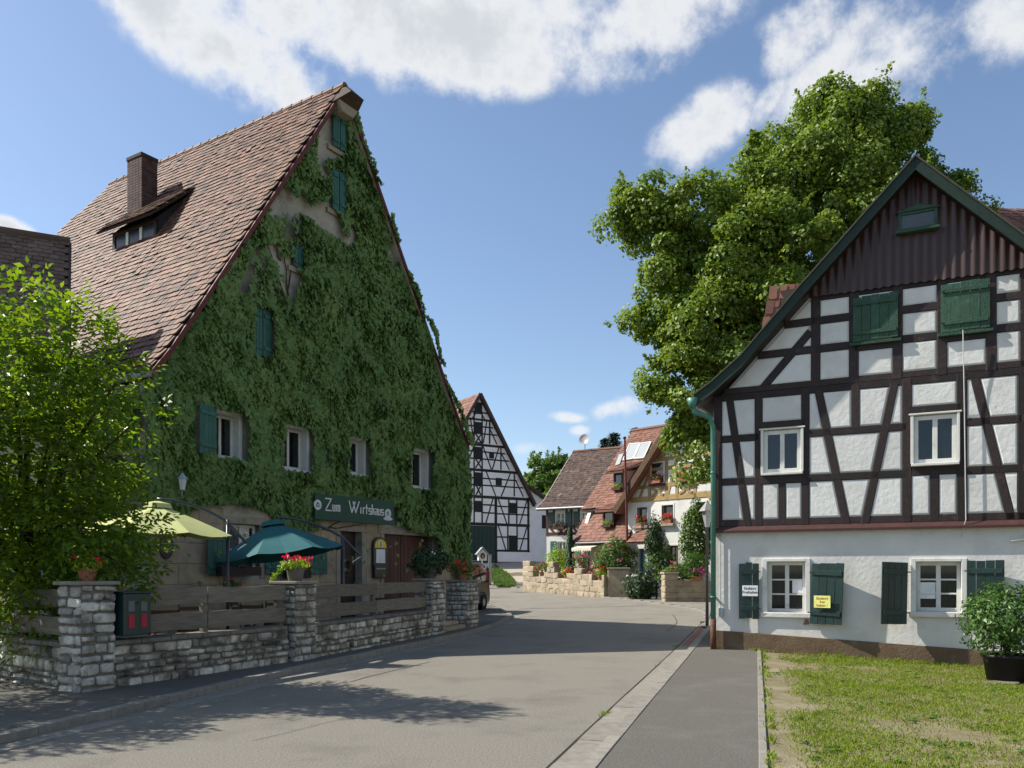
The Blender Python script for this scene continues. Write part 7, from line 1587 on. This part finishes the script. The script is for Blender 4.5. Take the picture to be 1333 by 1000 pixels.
# ------------------------------------------------------------------ trees
def tree(name, base, trunk_r, fork, lobes, label, leafmat, subr, nsub, per, ls, wid=.75, cat='tree', group=None, seed=1, droop=.3, bark=None):
    """lobes: (centre, radii) in world space; sub-clumps sit on the lobes, leaves on the sub-clumps"""
    rg = np.random.default_rng(seed); b = Vector(base); o = empty(name, b, 0, label, cat, group); tk = MB(); f = Vector(fork) - b
    tk.tube([(0, 0, -.3), (0, 0, .3), f * .5 + Vector((.05, .05, 0)), f], [trunk_r * 1.35, trunk_r, trunk_r * .85, trunk_r * .7], 10)
    for (c, r) in lobes:
        c = Vector(c) - b; mid = f.lerp(c, .5) + Vector((0, 0, .25)); tk.tube([f * .85, f.lerp(mid, .5), mid, f.lerp(c, .82)], [trunk_r * .42, trunk_r * .34, trunk_r * .22, .02], 6)
    SC = []; SN = []; SR = []
    vols = np.array([max(.05, (r[0] * r[1] * r[2]) ** (2 / 3)) for c, r in lobes]); cnt = np.maximum(3, (nsub * vols / vols.sum()).astype(int))
    for (c, r), k in zip(lobes, cnt):
        d = unit(rg.normal(size=(k, 3)) + np.array([0, 0, .15])); q = np.array(c) + d * np.array(r) * rg.uniform(.5, 1.16, (k, 1)); SC.append(q); SN.append(d); SR.append(rg.uniform(.45, 1.3, k) * subr)
    SC = np.concatenate(SC); SN = np.concatenate(SN); SR = np.concatenate(SR); n = len(SC)
    d = unit(rg.normal(size=(n, per, 3)).reshape(-1, 3) + np.repeat(SN, per, axis=0) * .55 + np.array([0, 0, .25])); rad = np.repeat(SR, per)[:, None]
    C = np.repeat(SC, per, axis=0) + d * rad * rg.uniform(.55, 1.05, (n * per, 1)) * np.array([1, 1, .78]) - np.array(b)
    nn = d * .8 + rg.normal(scale=.45, size=d.shape) + np.array([0, 0, .45]); tt = d * .5 + rg.normal(scale=.5, size=d.shape) + np.array([0, 0, -droop]); s = rg.uniform(.75, 1.25, n * per) * ls
    # loose sprigs that break the outline
    ns = min(n, 420); pick = rg.choice(n, ns, replace=False); ax = unit(SN[pick] + rg.normal(scale=.45, size=(ns, 3)) + np.array([0, 0, .45])); k2 = 26
    tpos = rg.random((ns, k2, 1)); SP = SC[pick][:, None, :] + ax[:, None, :] * (SR[pick][:, None, None] * (.7 + 1.0 * tpos)) + rg.normal(size=(ns, k2, 3)) * (SR[pick][:, None, None] * .26 * (1.1 - tpos)); SP = SP.reshape(-1, 3) - np.array(b)
    C = np.concatenate([C, SP]); nn = np.concatenate([nn, rg.normal(scale=.6, size=SP.shape) + np.array([0, 0, .6])]); tt = np.concatenate([tt, np.repeat(ax, k2, axis=0) + rg.normal(scale=.6, size=SP.shape)]); s = np.concatenate([s, rg.uniform(.75, 1.2, len(SP)) * ls])
    tone = np.clip(np.repeat(rg.random(n), per) * .55 + rg.random(n * per) * .45, 0, 1)
    tone = np.concatenate([tone, .35 + .65 * rg.random(len(SP))]); leaves('crown', C, nn, tt, s, s * wid, leafmat, o, tone); tk.build('trunk', bark or M_BARK, o, smooth=True)
    for k in range(0): pass
    return o
def lob(u, v, Y, rp, ry=None): p = at(u, v, Y); r = rp / FPX * Y; return ((p.x, p.y, p.z), (r, ry or r, r))
LT = [(1095, 175, 27.5, 68), (1150, 170, 28, 52), (1040, 215, 27, 62), (980, 265, 26.6, 66), (910, 280, 26.2, 60), (840, 272, 26.2, 48), (812, 285, 26.5, 26), (1105, 255, 26.6, 72), (1030, 310, 25.6, 72), (950, 345, 25.4, 70), (885, 345, 26, 58), (868, 405, 26.3, 52), (920, 420, 25.2, 66), (1000, 400, 25, 70), (893, 480, 25.6, 54), (955, 480, 25, 55), (912, 552, 25.6, 34), (893, 545, 25.8, 24), (908, 598, 25.6, 19), (1190, 165, 28.5, 28), (1215, 235, 28, 38), (1240, 270, 28, 45), (1180, 260, 27, 60), (1120, 140, 28, 38), (1065, 150, 28, 40), (1000, 185, 27.5, 32), (960, 530, 26.5, 60), (1060, 420, 27, 90), (1150, 350, 28, 90), (1010, 520, 28, 80)]
tree('linden_tree', (10.2, 28, 0), .45, (10.2, 28, 4.2), [lob(u, v + 10, Y, r * .78) for u, v, Y, r in LT], 'huge linden tree rising behind the timbered house', L_LINDEN, .58, 980, 250, .125, .85, seed=3)
# leafy walnut at the left edge, with compound leaves
WT = [(40, 425, 10.6, 52), (95, 455, 10.5, 52), (20, 500, 10.8, 80), (92, 530, 10.9, 60), (150, 500, 10.8, 34), (60, 610, 11.6, 95), (140, 600, 11.6, 34), (30, 700, 11.6, 80), (120, 690, 11.4, 62), (165, 735, 11.5, 34), (60, 780, 11.7, 70), (-40, 560, 11.2, 100), (-40, 720, 12, 110), (150, 770, 11.6, 30), (178, 690, 11.7, 30), (110, 790, 11.6, 40), (182, 545, 11.0, 20)]
wl = [lob(u, v, Y, r) for u, v, Y, r in WT] + [((-8.3, 10.2, 3.4), (1.0, 1.0, 1.0)), ((-7.7, 9.2, 3.1), (.7, .7, .7)), ((-9.2, 9.0, 3.9), (1.2, 1.0, 1.0)), ((-9.6, 8.0, 3.3), (1.0, .9, .9)), ((-8.8, 11.0, 4.6), (1.0, 1.0, .8))]; wb = Vector((-7.4, 12.6, 0)); o = empty('walnut_tree', wb, 0, 'sunlit leafy walnut tree at the left edge behind the corner pier', 'tree'); tk = MB(); f = Vector((0, 0, 2.0)); tk.tube([(0, 0, -.2), (.05, 0, 1.0), f], [.15, .12, .10], 8); C = []; N_ = []; T_ = []; S_ = []; rg = np.random.default_rng(11)
for (c, r) in wl:
    cc = Vector(c) - wb; m1 = f.lerp(cc, .5) + Vector((0, 0, .2)); tk.tube([f * .8, m1, cc], [.06, .035, .012], 5); vol = r[0] ** 2
    for _ in range(int(vol * 360)):
        d = Vector(rg.normal(size=3)).normalized(); p = cc + Vector((d.x * r[0], d.y * r[1], d.z * r[2])) * (.4 + .68 * rg.random()); ax = (d * .8 + Vector((rg.normal() * .5, rg.normal() * .5, .1 + rg.normal() * .3))).normalized(); up = (Vector((0, 0, 1)) + d * .4 + Vector(rg.normal(size=3)) * .3).normalized(); sd = ax.cross(up).normalized(); up = sd.cross(ax); L_ = .30 * rg.uniform(.8, 1.2)
        for k in range(7):
            if k == 6: q, t = p + ax * L_, ax
            else:
                s_ = 1 if k % 2 else -1; t0 = (.35 + .27 * (k // 2)); q = p + ax * L_ * t0 + sd * s_ * .06 - Vector((0, 0, .02 * t0)); t = (sd * s_ + ax * .55).normalized()
            C.append(q + t * .045 - up * .01); N_.append(up + Vector(rg.normal(size=3)) * .25); T_.append(t - Vector((0, 0, .25))); S_.append(.115 * rg.uniform(.8, 1.2))
S_ = np.array(S_); leaves('crown', C, N_, T_, S_, S_ * .46, L_WALNUT, o); tk.build('trunk', M_BARK, o, smooth=True)
# trees behind the roofs
FT = [((712, 635, 92, 30), (690, 660, 90, 26), (735, 650, 90, 28), (700, 615, 93, 18), (725, 612, 93, 18), (712, 680, 88, 34)), ((745, 640, 98, 26), (755, 670, 96, 26), (740, 615, 98, 16)), ((668, 690, 100, 34), (680, 650, 100, 18))]
for i, (ls_, lab) in enumerate(zip(FT, ('light green broad tree between the barn and the brown roof', 'darker tree touching the left edge of the brown roof', 'leafy tree half hidden behind the barn roof'))):
    L2 = [lob(u, v, Y, r) for u, v, Y, r in ls_]; p = at(ls_[0][0], 745, ls_[0][2]); g0 = gz(p.x, p.y); tree('broadleaf_tree', (p.x, p.y, g0), .3, (p.x, p.y, g0 + 3.5), L2, lab, L_FAR, .7, 260, 70, .30, .8, group='trees behind the roofs', seed=20 + i)
for i, (u, vt, Y, lab) in enumerate(((800, 563, 75, 'dark pine top showing above the red roof ridge'), (788, 570, 82, 'paler conifer top left of the dark pine'), (828, 556, 78, 'dark conifer behind the ridge next to the linden'))):
    p = at(u, 745, Y); g0 = gz(p.x, p.y); H = at(u, vt, Y).z - g0; o = empty('conifer_tree', (p.x, p.y, g0), 0, lab, 'tree', 'conifers behind the roofs'); MB().tube([(0, 0, -.3), (0, 0, H * .96)], [.25, .03], 8).build('trunk', M_BARK, o); C = []; N_ = []; T_ = []; rg = np.random.default_rng(40 + i)
    for k in range(26):
        h = H * (.35 + .63 * k / 25); br = .3 + (H - h) * .28
        for j in range(7):
            th = j * .9 + k * 1.3; 
            for t in np.linspace(.15, 1, 9):
                for e in range(3): C.append((math.cos(th) * br * t + rg.normal() * .12, math.sin(th) * br * t + rg.normal() * .12, h - .12 * br * t + rg.normal() * .08)); N_.append((rg.normal() * .3, rg.normal() * .3, 1)); T_.append((math.cos(th) + rg.normal() * .5, math.sin(th) + rg.normal() * .5, .2))
    leaves('crown', C, N_, T_, np.full(len(C), .38), np.full(len(C), .12), L_CONIFER, o)
